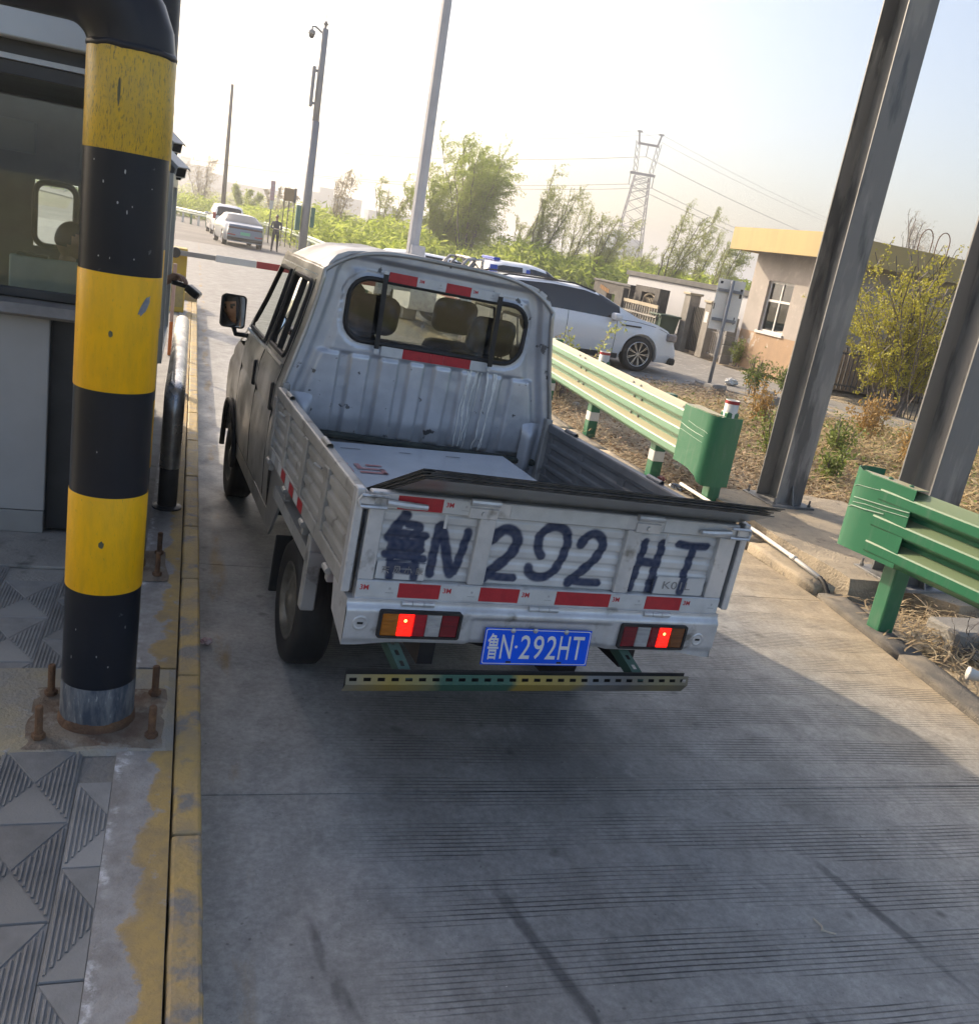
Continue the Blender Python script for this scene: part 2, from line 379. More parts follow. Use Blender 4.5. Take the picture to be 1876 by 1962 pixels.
SOIL = M('dry_soil', (0.30, 0.245, 0.17), 0.95, col2=(0.42, 0.35, 0.25), scale=1.2, bump=1.0, bscale=25, col3=(0.11, 0.10, 0.05), scale3=3, bdist=0.04)
FIELD = M('field_ground', (0.16, 0.16, 0.07), 0.95, col2=(0.24, 0.20, 0.12), scale=0.15, bump=0.5, bscale=3, col3=(0.10, 0.14, 0.04), scale3=0.05)
YARD = M('yard_concrete', (0.25, 0.24, 0.22), 0.85, col2=(0.20, 0.19, 0.175), scale=0.8, bump=0.4, bscale=40, col3=(0.42, 0.40, 0.37), scale3=4)
ASPH = M('old_asphalt', (0.17, 0.16, 0.15), 0.85, col2=(0.23, 0.215, 0.20), scale=0.3, bump=0.3, bscale=60)
# ------------------------------------------------------------------ ground, lane, plaza
b = NB(); quad(b, (-2500, -300, -0.12), (2500, -300, -0.12), (2500, 4000, -0.12), (-2500, 4000, -0.12)); S('ground', b, FIELD)
XR = [(-30, 4.0), (2.6, 4.0), (3.22, 4.09), (3.81, 4.18), (4.71, 4.32), (6.09, 4.42), (9, 4.30), (16, 4.45), (24, 4.9), (60, 6.0), (200, 6.0)]
def xr(y):
    for (a, p), (c, q) in zip(XR, XR[1:]):
        if a <= y <= c: return p+(q-p)*(y-a)/(c-a)
    return 4.0
# lane of cast slabs with open joints
b = NB(); quad(b, (-0.2, -14, -0.035), (6, -14, -0.035), (6, 19, -0.035), (-0.2, 19, -0.035)); lane = S('lane_bed', b, CEM)
JY = [-14, -9, -4.9, -1.6, 0.55, 2.78, 4.97, 7.7, 10.6, 13.6, 17.0]
for i, (y0, y1) in enumerate(zip(JY, JY[1:])):
    g = 0.006; sk = -0.06; n = 5
    for (fa, fb) in ((0.0, 0.44), (0.44, 1.0)) if i > 5 else ((0.0, 1.0),):
        b = NB(); lo = []; hi = []
        for (yy, s) in ((y0, 1), (y1, -1)):
            row = []
            for k in range(n+1):
                f = fa+(fb-fa)*k/n; yv = yy + s*g/2 + sk*(f-0.3)*2.2
                x0 = 0.153; x1 = xr(yv); xv = x0+(x1-x0)*f
                if k == 0 and fa > 0: xv += g/2
                if k == n and fb < 1: xv -= g/2
                row.append((xv, yv))
            (lo if s == 1 else hi).append(row)
        A, B = lo[0], hi[0]; prism(b, A + B[::-1], -0.03, random.Random(i).uniform(-0.0015, 0.0))
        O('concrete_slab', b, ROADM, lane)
b = NB(); pl = [(-40, 17.01), (0.15, 17.01), (xr(17), 17.01)] + [(xr(y), y) for y in (20, 26, 34, 44)] + [(5.8, 44), (-40, 44)]
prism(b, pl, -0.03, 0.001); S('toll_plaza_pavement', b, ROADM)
b = NB(); prism(b, [(-40, 44.02), (5.8, 44.02), (5.6, 75), (4.0, 120), (-14, 240), (-40, 240), (-24, 130), (-10, 90), (-7, 60)], -0.03, 0.0); S('road', b, ASPH)
# service road and parking yard on the right
b = NB(); prism(b, [(5.2, 17.2), (9.4, 16.2), (10.3, 16.6), (11.5, 14.1), (12.4, 12.9), (18.2, 3.5), (21.0, 5.2), (14.5, 15.3), (13.75, 16.7), (13.5, 18.8), (13.9, 31), (12.5, 44), (6.4, 44)], -0.05, 0.004); S('service_road', b, YARD)
# right-hand verge of dry soil
b = NB(); grid(b, 102, 120, lambda u, v: (4.35+u*17, 1.2+v*40, -0.03 + 0.07*noise.noise(Vector((u*30, v*60, 0))) - (0.05 if u > .1 else 0) + 0.06*sm(0.0, 0.06, u)*sm(.42, .36, v)*sm(.09, .17, v)), lambda u, v: not (4.50 < 4.35+u*17 < 5.0 and 4.3 < 1.2+v*40 < 5.05))
S('verge', b, SOIL, smooth=True)
# right kerb of the lane
def kerb_piece(b, y0, y1, w0, w1, z, dx=0.0):
    p = [(xr(y0)+0.004+dx, y0), (xr(y1)+0.004+dx, y1), (xr(y1)+w1+dx, y1), (xr(y0)+w0+dx, y0)]
    prism(b, p, -0.04, z)
kr = thing('kerb_row', 'low worn concrete kerb along the right side of the lane', 'kerb', (4.2, 5, 0))
kr['kind'] = 'structure'
ys = [2.0, 3.0, 3.98, 4.94]
for y0, y1 in zip(ys, ys[1:]):
    b = NB(); kerb_piece(b, y0+.002, y1-.002, 0.20, 0.20, 0.034); bmesh.ops.subdivide_edges(b, edges=b.edges, cuts=3, use_grid_fill=True)
    for v in b.verts: v.co += Vector((noise.noise(v.co*9)*.010, 0, noise.noise(v.co*8+Vector((0, 3, 1)))*.010))
    O('kerb_stone', b, KERBR, kr, smooth=True)
yy = 5.0
for i in range(12):
    b = NB(); y1 = yy + (1.0 if i > 1 else 0.95); kerb_piece(b, yy+.002, y1-.002, 0.19, 0.19, 0.055); bmesh.ops.subdivide_edges(b, edges=b.edges, cuts=3, use_grid_fill=True)
    for v in b.verts: v.co += Vector((noise.noise(v.co*8)*.014, 0, noise.noise(v.co*9+Vector((0, 3, 1)))*.014))
    O('kerb_stone', b, CEMW, kr, smooth=True); yy = y1
# concrete island pad under the steel columns
b = NB()
outl = [(4.62, 4.98), (4.63, 5.6), (4.66, 6.4), (4.66, 7.05), (5.0, 7.28), (5.75, 7.36), (6.3, 7.2), (6.35, 4.6), (5.2, 4.55), (4.95, 4.95)]
prism(b, outl, -0.3, 0.14); bmesh.ops.triangulate(b, faces=[f for f in b.faces if len(f.verts) > 4]); bmesh.ops.subdivide_edges(b, edges=b.edges, cuts=4, use_grid_fill=True)
for v in b.verts: v.co += Vector((noise.noise(v.co*4)*.035, noise.noise(v.co*4+Vector((9, 0, 0)))*.03, noise.noise(v.co*5)*.012))
island_r = S('column_island', b, CEMW, smooth=False)
b = NB(); box(b, 4.40, 5.6, 3.55, 4.9, -0.45, -0.30); S('pit_floor', b, SOIL)
# ------------------------------------------------------------------ left toll island
ISL = NB(); box(ISL, -3.2, 0.058, -2.5, 18.6, -0.1, 0.1615)
isl = S('toll_island', ISL, CEM)
b = NB(); box(b, -0.118, 0.057, -2.4, 2.83, 0.1616, 0.171); O('cement_apron', b, apron_mat(), isl)
b = NB(); box(b, -0.118, 0.057, 3.43, 18.0, 0.1616, 0.170); O('cement_apron', b, MATS.get('x') or bpy.data.materials['flaking_yellow_cement'], isl)
YEL = M('kerb_yellow_paint', (0.45, 0.31, 0.11), 0.62, col2=(0.33, 0.25, 0.14), scale=7, bump=0.7, bscale=60, col3=(0.20, 0.19, 0.175), scale3=8, lo3=0.50, hi3=0.62, bdist=0.008)
YELSIDE = M('kerb_yellow_far', (0.42, 0.30, 0.11), 0.62, col2=(0.30, 0.235, 0.13), scale=6, bump=0.6, bscale=60, col3=(0.24, 0.22, 0.19), scale3=9, lo3=0.54, hi3=0.66)
y = -2.4; i = 0
while y < 17.4:
    ln = [0.99, 1.0, 0.78, 1.02, 1.0][i % 5]
    b = NB(); box(b, 0.063, 0.149, y, y+ln-0.006, -0.05, 0.170, 0.012, seg=2)
    bmesh.ops.subdivide_edges(b, edges=[e for e in b.edges if abs(e.verts[0].co.y-e.verts[1].co.y) > .5], cuts=14)
    for v in b.verts: v.co += Vector((noise.noise(v.co*7+Vector((i, 0, 0)))*.0035, 0, noise.noise(v.co*9)*.003))
    O('kerb_stone', b, YEL if y < 6 else YELSIDE, isl, smooth=False); y += ln; i += 1
# island far nose
b = NB(); pts = [(0.15, 17.4)] + [(0.15-0.35+0.35*math.cos(R(a)), 17.4+1.1*math.sin(R(a))) for a in range(10, 91, 16)] + [(-3.2, 18.5), (-3.2, 17.4)]
prism(b, pts, -0.05, 0.30); O('island_nose', b, YELSIDE, isl)
# patterned pavers: two smooth and two ribbed triangles each
PAV = M('paver_grey', (0.26, 0.262, 0.26), 0.8, col2=(0.19, 0.192, 0.19), scale=9, bump=0.35, bscale=160, col3=(0.33, 0.33, 0.32), scale3=2.2, lo3=0.5, hi3=0.75, bdist=0.004, coords='Object')
def paver_mesh(cut=None):
    b = NB(); W, H, z = 0.237, 0.397, 0.0
    x1 = W/2 if cut is None else cut
    box(b, -W/2, x1, -H/2, H/2, -0.02, 0.0)
    def tri(pts, h):
        pts = [Vector((p[0], p[1], 0)) for p in pts]; c = sum(pts, Vector())/3
        lo = [b.verts.new(p+(c-p)*0.02+Vector((0, 0, .0004))) for p in pts]; hi = [b.verts.new(p+(c-p)*0.05+Vector((0, 0, h))) for p in pts]
        b.faces.new(hi)
        for i in range(3): b.faces.new((lo[i], lo[(i+1) % 3], hi[(i+1) % 3], hi[i]))
    if cut is None:
        tri(((-W/2, H/2), (0, 0), (W/2, H/2)), .0035); tri(((-W/2, -H/2), (W/2, -H/2), (0, 0)), .0035)
    else:
        f = 0.6
        tri(((-W/2, H/2), (cut, H/2*(-2*cut/W) if cut < 0 else 0), (cut, H/2)), .0035); tri(((-W/2, -H/2), (cut, -H/2), (cut, -H/2*(-2*cut/W) if cut < 0 else 0)), .0035)
    p = 0.0135; x = -W/2+0.010
    while x < x1-0.006:
        hh = H/2*abs(x)/(W/2)-0.007
        if hh > 0.01 and (cut is None or x < cut):
            vs = [(x-.0042, 0), (x-.0022, .0045), (x+.0022, .0045), (x+.0042, 0)]
            A = [b.verts.new((q, -hh, s)) for q, s in vs]; B = [b.verts.new((q, hh, s)) for q, s in vs]
            for k in range(3): b.faces.new((A[k], A[k+1], B[k+1], B[k]))
            b.faces.new(A[::-1]); b.faces.new(B)
        x += p
    bmesh.ops.recalc_face_normals(b, faces=b.faces)
    me = fin(b, 'paver', mats=[PAV]); return me
_N, _L, _B = nodes_of(PAV); _oi = _N.new('ShaderNodeObjectInfo'); _mr = _N.new('ShaderNodeMapRange'); _mr.inputs[3].default_value = .72; _mr.inputs[4].default_value = 1.12; _L.new(_oi.outputs['Random'], _mr.inputs[0])
_vm = _N.new('ShaderNodeVectorMath'); _vm.operation = 'SCALE'; _src = _B.inputs['Base Color'].links[0].from_socket; _L.new(_src, _vm.inputs[0]); _L.new(_mr.outputs[0], _vm.inputs['Scale']); _L.new(_vm.outputs[0], _B.inputs['Base Color'])
PM, PH = paver_mesh(), paver_mesh(-0.018)
rn = random.Random(3)
def patch(x, y): return -0.58 < x < 0.1 and 2.81 < y < 3.43
for c in range(0, 8):
    for r_ in range(-3, 13):
        x = -0.22+0.12-0.24*c; y = 2.26 + 0.4*(r_-1) + (0.2 if c % 2 == 0 else 0.0) - 0.0
        if c == 0: x = -0.22+0.12
        if patch(x, y) or (patch(x, y-.2) and patch(x, y+.2)) or y > 4.5 or y < -0.6: continue
        if y > 4.3 and x < -.5: continue
        o = bpy.data.objects.new('paver', PH if c == 0 else PM); link(o, isl, True)
        o.location = (x-0.0, y, 0.1665 + rn.uniform(-.0012, .0012)); o.rotation_euler = (rn.uniform(-.004, .004), rn.uniform(-.004, .004), rn.uniform(-.004, .004))
b = NB(); grid(b, 26, 26, lambda u, v: (-0.60+u*0.657, 2.815+v*0.61, 0.1735+noise.noise(Vector((u*9, v*9, 0)))*.004+noise.noise(Vector((u*30, v*30, 0)))*.0015 - (.01 if u in (0, 1) or v in (0, 1) else 0)))
O('cement_patch', b, M('patch_cement', (0.29, 0.28, 0.255), 0.8, col2=(0.36, 0.31, 0.21), scale=5, bump=0.7, bscale=70, col3=(0.33, 0.33, 0.33), scale3=16, lo3=0.6, hi3=0.7), isl)
b = NB(); box(b, -3.1, -0.12, 4.42, 4.9, 0.1618, 0.178, 0.004); O('booth_plinth_step', b, CEM, isl)
# ------------------------------------------------------------------ canopy above the booths (out of the picture; carried by the steel columns)
STEEL = M('grey_steel_paint', (0.20, 0.20, 0.198), 0.5, col2=(0.085, 0.09, 0.095), scale=1.6, stretch=(3, 3, 0.55), lo=0.52, hi=0.60, bump=0.15, bscale=20, col3=(0.28, 0.275, 0.26), scale3=2.6, lo3=0.54, hi3=0.66, rough2=0.36)
cn = thing('toll_canopy', 'flat steel canopy roof high above the toll lanes', 'canopy', (-4, 5, 8.4))
b = NB(); box(b, -26, 9, 4.4, 7.6, 8.4, 8.75); O('roof_deck', b, M('canopy_white', (0.6, 0.62, 0.64), 0.5, col2=(0.5, 0.52, 0.54), scale=0.5), cn)
b = NB(); box(b, -26.1, 9.1, 7.6, 7.75, 8.15, 9.3); O('fascia', b, M('canopy_blue', (0.08, 0.16, 0.32), 0.4, col2=(0.07, 0.13, 0.28), scale=1), cn)
def h_column(label, x0, y0, fw, dep, top, stiff=True):
    """H-section: two flanges facing +-Y, web between"""
    t = thing('steel_column', label, 'column', (x0+fw/2, y0+dep/2, 0.14), group='steel columns of the toll canopy')
    for nm, a, c in (('flange', y0, y0+.016), ('flange', y0+dep-.016, y0+dep)):
        b = NB(); box(b, x0, x0+fw, a, c, 0.155, top, 0.002); O(nm, b, STEEL, t)
    b = NB(); box(b, x0+fw/2-.006, x0+fw/2+.006, y0+.016, y0+dep-.016, 0.155, top); O('web', b, STEEL, t)
    b = NB(); box(b, x0-.09, x0+fw+.09, y0-.09, y0+dep+.09, 0.13, 0.157, 0.003); O('base_plate', b, STEEL, t)
    b = NB(); prism(b, [(y0-.075, 0.158), (y0-.001, 0.158), (y0-.001, 0.34)], x0+fw/2-.006, x0+fw/2+.006, axis='x'); O('stiffener', b, STEEL, t)
    for sx_ in (-.05, fw+.05):
        for sy in (-.05, dep+.05):
            b = NB(); lathe(b, [(.016, 0), (.016, .02), (.009, .021), (.009, .06)], (x0+sx_, y0+sy, .158), 6); O('anchor_bolt', b, STEEL, t)
    return t
h_column('dark grey steel H column behind the end of the longer green guardrail', 5.26, 6.86, 0.285, 0.33, 8.4)
h_column('dark grey steel H column standing behind the nearer short guardrail at the right edge', 4.97, 4.86, 0.285, 0.33, 8.4)
# ------------------------------------------------------------------ people
SKIN = M('skin', (0.36, 0.20, 0.13), 0.5, col2=(0.30, 0.16, 0.10), scale=8)
HAIR = M('hair_black', (0.012, 0.011, 0.011), 0.45, col2=(0.025, 0.022, 0.02), scale=40)
EYEM = M('eye_dark', (0.02, 0.015, 0.012), 0.2, col2=(0.03, 0.02, 0.02), scale=5)
LIPM = M('lips', (0.25, 0.10, 0.08), 0.5, col2=(0.22, 0.09, 0.07), scale=9)
def head_bm(c, face, size=1.0, tilt=0.0):
    """head with brow, nose, mouth, ears and hair; material slots 0 skin, 4 hair, 5 eyes, 6 lips"""
    b = NB(); f = Vector(face).normalized(); s = Vector((f.y, -f.x, 0)).normalized(); u = s.cross(f).normalized()
    n1, n2 = 26, 20
    rows = []
    for j in range(n2+1):
        th = math.pi*j/n2; row = []
        for i in range(n1):
            ph = 2*math.pi*i/n1; x = math.sin(th)*math.sin(ph); y = math.sin(th)*math.cos(ph); z = math.cos(th)
            jaw = sm(0.1, -0.9, z); wx = .074*(1-.34*jaw); dy = .094*(1-.12*jaw*(y < 0))
            p = [x*wx, y*dy, z*.118]
            if y > 0:
                nose = math.exp(-(x/.13)**2)*math.exp(-((z+.13)/.20)**2); p[1] += .020*nose
                p[1] += .006*math.exp(-(x/.5)**2)*math.exp(-((z-.17)/.08)**2) - .010*math.exp(-((abs(x)-.36)/.16)**2)*math.exp(-((z-.02)/.12)**2)
                p[1] += .006*math.exp(-(x/.3)**2)*math.exp(-((z+.47)/.09)**2) + .008*math.exp(-(x/.3)**2)*math.exp(-((z+.78)/.12)**2)
            ear = math.exp(-((y+.05)/.14)**2)*math.exp(-((z+.05)/.20)**2)*sm(.8, .95, abs(x)); p[0] += math.copysign(.016*ear, x)
            hair = (z > .52) or (y < .05 and z > -.28 - .5*max(0, -y)*0 and not (y > -.2 and abs(x) > .86 and z < .22)) and (z > .2 or y < -.12)
            if hair: q = 1.07; p = [a*q for a in p]
            row.append((b.verts.new(Vector(c) + (s*p[0] + f*p[1] + u*p[2])*size), x, y, z, hair))
        rows.append(row)
    for j in range(n2):
        for i in range(n1):
            q = [rows[j][i], rows[j+1][i], rows[j+1][(i+1) % n1], rows[j][(i+1) % n1]]
            vs = [k[0] for k in q]
            if j == 0: vs = [q[1][0], q[2][0], q[3][0]] if True else vs
            if j == n2-1: vs = [q[0][0], q[1][0], q[3][0]]
            try: fc = b.faces.new(vs)
            except ValueError: continue
            ax = sum(k[1] for k in q)/4; ay = sum(k[2] for k in q)/4; az = sum(k[3] for k in q)/4
            hh = sum(k[4] for k in q) >= 2
            fc.material_index = 4 if hh else 0
            if not hh and ay > .5:
                if abs(abs(ax)-.36) < .15 and abs(az-.03) < .07: fc.material_index = 5
                if abs(abs(ax)-.38) < .2 and abs(az-.2) < .05: fc.material_index = 4
                if abs(ax) < .24 and abs(az+.48) < .07: fc.material_index = 6
            fc.smooth = True
    bmesh.ops.remove_doubles(b, verts=b.verts, dist=1e-5); bmesh.ops.recalc_face_normals(b, faces=b.faces)
    return b
def skin_build(V, E, Rr, sub=1):
    me = bpy.data.meshes.new('sk'); me.from_pydata([tuple(v) for v in V], [e[:2] for e in E], [])
    o = bpy.data.objects.new('sk', me); COL.objects.link(o)
    md = o.modifiers.new('s', 'SKIN'); md.use_smooth_shade = True
    for i, d in enumerate(me.skin_vertices[0].data): d.radius = (Rr[i], Rr[i]); d.use_root = (i == 0)
    sb = o.modifiers.new('b', 'SUBSURF'); sb.levels = sub; sb.render_levels = sub
    bpy.context.view_layer.update()
    out = bpy.data.meshes.new_from_object(o.evaluated_get(bpy.context.evaluated_depsgraph_get()))
    bpy.data.objects.remove(o); bpy.data.meshes.remove(me); return out
def human(name, label, J, face, mats, size=1.0, fingers=None, cat='person', sub=2):
    """J: joint dict; mats: [skin, top, trousers, shoes]; tags choose the slot"""
    V, E, Rr, ix = [], [], [], {}
    def v(k, p, r): ix[k] = len(V); V.append(Vector(p)); Rr.append(r*size); return ix[k]
    def e(a, c, t): E.append((ix[a], ix[c], t))
    g = {k: Vector(p) for k, p in J.items() if isinstance(p, (tuple, list, Vector))}
    v('pel', g['pel'], .135); v('bel', g['pel'].lerp(g['chest'], .45), .125); v('chest', g['chest'], .145); v('neckb', g['chest'].lerp(g['neck'], .6), .085); v('neck', g['neck'], .053); v('skull', g['neck'].lerp(g['head'], .55), .055)
    e('pel', 'bel', 1); e('bel', 'chest', 1); e('chest', 'neckb', 1); e('neckb', 'neck', 0); e('neck', 'skull', 0)
    for s in 'LR':
        v('sh'+s, g['sh'+s], .064); v('el'+s, g['el'+s], .046); v('mid'+s, g['el'+s].lerp(g['wr'+s], .45), .041); v('wr'+s, g['wr'+s], .028)
        e('chest', 'sh'+s, 1); e('sh'+s, 'el'+s, 1); e('el'+s, 'mid'+s, J.get('sleeve', 1)); e('mid'+s, 'wr'+s, J.get('sleeve', 1))
        fd = (g['wr'+s]-g['el'+s]).normalized(); pn = Vector(J.get('palm'+s, (0, 0, -1)))
        sd = fd.cross(pn).normalized() * (1 if s == 'R' else -1)
        pk = g['wr'+s]+fd*.075*size
        v('pm'+s, g['wr'+s]+fd*.035*size, .030); v('pk'+s, pk, .033); e('wr'+s, 'pm'+s, 0); e('pm'+s, 'pk'+s, 0)
        curl = J.get('curl'+s, .35)
        for i, (off, ln) in enumerate(((-.027, .07), (-.009, .08), (.009, .075), (.027, .058))):
            base = pk + sd*off*size + fd*.018*size; a = base; dirv = fd.copy()
            v(f'f{s}{i}a', base, .0105); e('pk'+s, f'f{s}{i}a', 0); prev = f'f{s}{i}a'
            for q in range(3):
                dirv = (dirv + pn*curl).normalized(); a = a + dirv*ln/3*1.15*size; nm = f'f{s}{i}{q}b'; v(nm, a, .0092-.0008*q); e(prev, nm, 0); prev = nm
        th = g['wr'+s]+fd*.03*size - sd*.028*size; v('t'+s+'0', th, .013); e('pm'+s, 't'+s+'0', 0)
        th2 = th + (fd*.6 - sd*.6 + pn*.3).normalized()*.035*size; v('t'+s+'1', th2, .0105); e('t'+s+'0', 't'+s+'1', 0)
        th3 = th2 + (fd - sd*.1 + pn*.4).normalized()*.03*size; v('t'+s+'2', th3, .009); e('t'+s+'1', 't'+s+'2', 0)
        v('hip'+s, g['hip'+s], .098); v('kn'+s, g['kn'+s], .062); v('cf'+s, g['kn'+s].lerp(g['an'+s], .35), .058); v('an'+s, g['an'+s], .040); v('to'+s, g['to'+s], .036)
        e('pel', 'hip'+s, 2); e('hip'+s, 'kn'+s, 2); e('kn'+s, 'cf'+s, 2); e('cf'+s, 'an'+s, 2); e('an'+s, 'to'+s, 3)
    me = skin_build(V, E, Rr, sub)
    bm = NB(); bm.from_mesh(me); bpy.data.meshes.remove(me)
    for f in bm.faces:
        c = f.calc_center_median(); best, bt = 1e9, 0
        for a, q, t in E:
            A, B = V[a], V[q]; d = B-A; k = max(0, min(1, (c-A).dot(d)/max(d.length_squared, 1e-9))); ds = (c-A-d*k).length - (Rr[a]*(1-k)+Rr[q]*k)
            if ds < best: best, bt = ds, t
        f.material_index = bt; f.smooth = True
    h = head_bm(g['head'], face, size); hm = bpy.data.meshes.new('h'); h.to_mesh(hm); h.free(); bm.from_mesh(hm); bpy.data.meshes.remove(hm)
    return O(name, bm, list(mats)+[HAIR, EYEM, LIPM], label=label, cat=cat)
# ------------------------------------------------------------------ striped pipe posts
BLK = M('black_gloss_wrap', (0.006, 0.009, 0.016), 0.34, spec=.3, col2=(0.010, 0.014, 0.022), scale=3, bump=0.08, bscale=14, col3=(0.10, 0.11, 0.12), scale3=14, lo3=0.70, hi3=0.74)
YLW = M('yellow_wrap', (0.95, 0.49, 0.004), 0.38, spec=.3, col2=(0.82, 0.43, 0.01), scale=9, stretch=(4, 4, 1), bump=0.25, bscale=70, col3=(0.30, 0.21, 0.03), scale3=55, lo3=0.64, hi3=0.76, bdist=0.004)
YLWT = M('yellow_wrap_faded', (0.70, 0.42, 0.02), 0.38, col2=(0.54, 0.34, 0.04), scale=6, stretch=(4, 4, 1), bump=0.3, bscale=60, col3=(0.20, 0.15, 0.04), scale3=60, lo3=0.53, hi3=0.68, bdist=0.004)
WORN = M('worn_blue_steel', (0.05, 0.065, 0.09), 0.55, col2=(0.17, 0.18, 0.19), scale=20, stretch=(2, 2, .5), bump=0.3, bscale=60, col3=(0.30, 0.31, 0.31), scale3=35, lo3=0.60, hi3=0.7)
RUST = M('rust', (0.11, 0.06, 0.038), 0.9, col2=(0.19, 0.10, 0.05), scale=18, bump=0.8, bscale=80, col3=(0.07, 0.05, 0.04), scale3=9)
def striped_post(name, label, cx, cy, group, elbow=True):
    t = thing(name, label, 'post', (cx, cy, 0.17), group=group); r = 0.1185
    z0 = 0.18; zb = [0.34, 0.685, 1.015, 1.352, 1.705, 2.045, 2.315]
    b = NB(); ztop = 2.315 if elbow else 4.2
    path = [(cx, cy, z0), (cx, cy, ztop)]; rb = 0.17
    if elbow:
        path += [(cx-rb+rb*math.cos(R(a)), cy, ztop+rb*math.sin(R(a))) for a in range(15, 91, 15)] + [(cx-1.6, cy, ztop+rb)]
        path += [(cx-1.6-rb*math.sin(R(a)), cy, ztop+rb*math.cos(R(a))) for a in range(15, 91, 15)] + [(cx-1.6-rb, cy, z0)]
    tube(b, path, r, 40); O('pipe', b, BLK, t, smooth=True, auto=40) if False else O('pipe', b, BLK, t, auto=50)
    if elbow:
        b = NB(); lathe(b, [(r, 0), (r+.004, .004), (r+.005, .012), (r+.002, .018), (r, .02)], (cx, cy, ztop-.004), 40, caps=False)
        for v_ in b.verts: v_.co.z += noise.noise(v_.co*30)*.004
        O('weld_seam', b, BLK, t, smooth=True)
    for k in ((0, 1), (2, 3), (4, 5)) if False else ((1, 2), (3, 4), (5, 6)):
        b = NB(); lathe(b, [(r+.0006, zb[k[0]]), (r+.0016, zb[k[0]]+.002), (r+.0016, zb[k[1]]-.002), (r+.0006, zb[k[1]])], (cx, cy, 0), 48, caps=False)
        O('yellow_band', b, YLWT if k[0] == 5 else YLW, t, smooth=True)
    b = NB(); lathe(b, [(r+.0008, .195), (r+.0012, .2), (r+.0012, zb[0]-.002), (r+.0005, zb[0])], (cx, cy, 0), 48, caps=False); O('worn_base_sleeve', b, WORN, t, smooth=True)
    b = NB(); lathe(b, [(r+.008, .165), (r+.007, .19), (r+.003, .205), (r, .21)], (cx, cy, 0), 40, caps=False)
    for v_ in b.verts: v_.co += Vector((noise.noise(v_.co*40), noise.noise(v_.co*40+Vector((4, 0, 0))), noise.noise(v_.co*30))) * .003
    O('rusty_weld', b, RUST, t, smooth=True)
    b = NB(); grid(b, 16, 16, lambda u, v: (cx-.215+.44*u+noise.noise(Vector((u*3, v*3, cy)))*.02, cy-.205+.41*v+noise.noise(Vector((v*3, u*3, cy+5)))*.02, .1775+.0025*noise.noise(Vector((u*5, v*5, 2)))-.004*(u in (0, 1) or v in (0, 1)))); O('base_plate', b, M('rusty_cement', (0.24, 0.20, 0.155), 0.85, col2=(0.13, 0.085, 0.06), scale=6, bump=.7, bscale=70, col3=(0.30, 0.28, 0.24), scale3=11), t)
    for dx in (-.165, .185):
        for dy in (-.145, .145):
            b = NB(); lathe(b, [(.021, 0), (.022, .002), (.022, .016), (.019, .018)], (cx+dx, cy+dy, .181), 6)
            lathe(b, [(.0125, .017), (.0125, .115), (.009, .118)], (cx+dx, cy+dy, .181), 10); O('anchor_bolt', b, RUST, t)
    return t
striped_post('striped_guard_post', 'nearest thick black and yellow striped pipe post, bent over at the top', -0.20, 3.05, 'striped pipe posts on the toll island')
striped_post('striped_guard_post', 'black and yellow striped pipe post mostly hidden behind the nearest one', -0.235, 4.51, 'striped pipe posts on the toll island', elbow=False)
def chip(parent, cx, cy, r, az, z, w, h, mat, tilt=0.0, seed=0):
    b = NB(); pts = []
    for k in range(14):
        a = 2*math.pi*k/14; q = 1+.35*noise.noise(Vector((math.cos(a)*2+seed, math.sin(a)*2, 0))); u, v = math.cos(a)*w*q, math.sin(a)*h*q; u += v*tilt
        aa = az+u/r; pts.append(b.verts.new((cx+(r+.0024)*math.cos(aa), cy+(r+.0024)*math.sin(aa), z+v)))
    b.faces.new(pts); O('paint_chip', b, mat, parent)
sp0 = [o for o in COL.objects if o.name == 'striped_guard_post'][0]
CH1 = M('chip_grey', (.16, .18, .22), .6, col2=(.28, .30, .34), scale=40); CH2 = M('chip_dark', (.06, .07, .05), .6, col2=(.12, .11, .05), scale=40); CH3 = M('chip_pale', (.45, .45, .45), .6, col2=(.35, .35, .36), scale=40)
chip(sp0, -.20, 3.05, .1185, R(-50), 1.62, .012, .03, CH1, .5, 1); chip(sp0, -.20, 3.05, .1185, R(-95), 1.53, .006, .010, CH2, 0, 2); chip(sp0, -.20, 3.05, .1185, R(-100), 2.20, .004, .04, CH2, 0, 3); chip(sp0, -.20, 3.05, .1185, R(-93), .86, .008, .012, CH2, 0, 4)
rc = random.Random(8)
for k in range(16):
    chip(sp0, -.20, 3.05, .1170, R(rc.uniform(-140, -40)), rc.choice([.45, .55, .62, 1.08, 1.2, 1.28, 1.78, 1.9, 1.98])+rc.uniform(-.04, .04), rc.uniform(.001, .0025), rc.uniform(.002, .007), CH3, 0, k)
# steel hoop railing along the kerb
CHR = M('stainless', (0.42, 0.41, 0.40), 0.24, 1.0, col2=(0.25, 0.24, 0.23), scale=7, bump=0.25, bscale=9, rough2=0.42, stretch=(1, .4, 1))
DGR = M('dark_pipe', (0.02, 0.022, 0.026), 0.4, col2=(0.035, 0.036, 0.04), scale=6)
t = thing('hoop_railing', 'polished steel hoop railing on the island kerb beside the truck', 'railing', (-0.03, 5.5, .17))
x, y0, y1, r = -0.035, 5.47, 8.9, .058
pts = [(x, y0, .42)] + [(x, y0, .74)] + [(x, y0+.12-.12*math.cos(R(a)), .74+.12*math.sin(R(a))) for a in range(15, 91, 15)] + [(x, y1-.12, .86)] + [(x, y1-.12+.12*math.sin(R(a)), .74+.12*math.cos(R(a))) for a in range(15, 91, 15)] + [(x, y1, .42)]
b = NB(); tube(b, pts, r, 24); O('rail', b, CHR, t, auto=60)
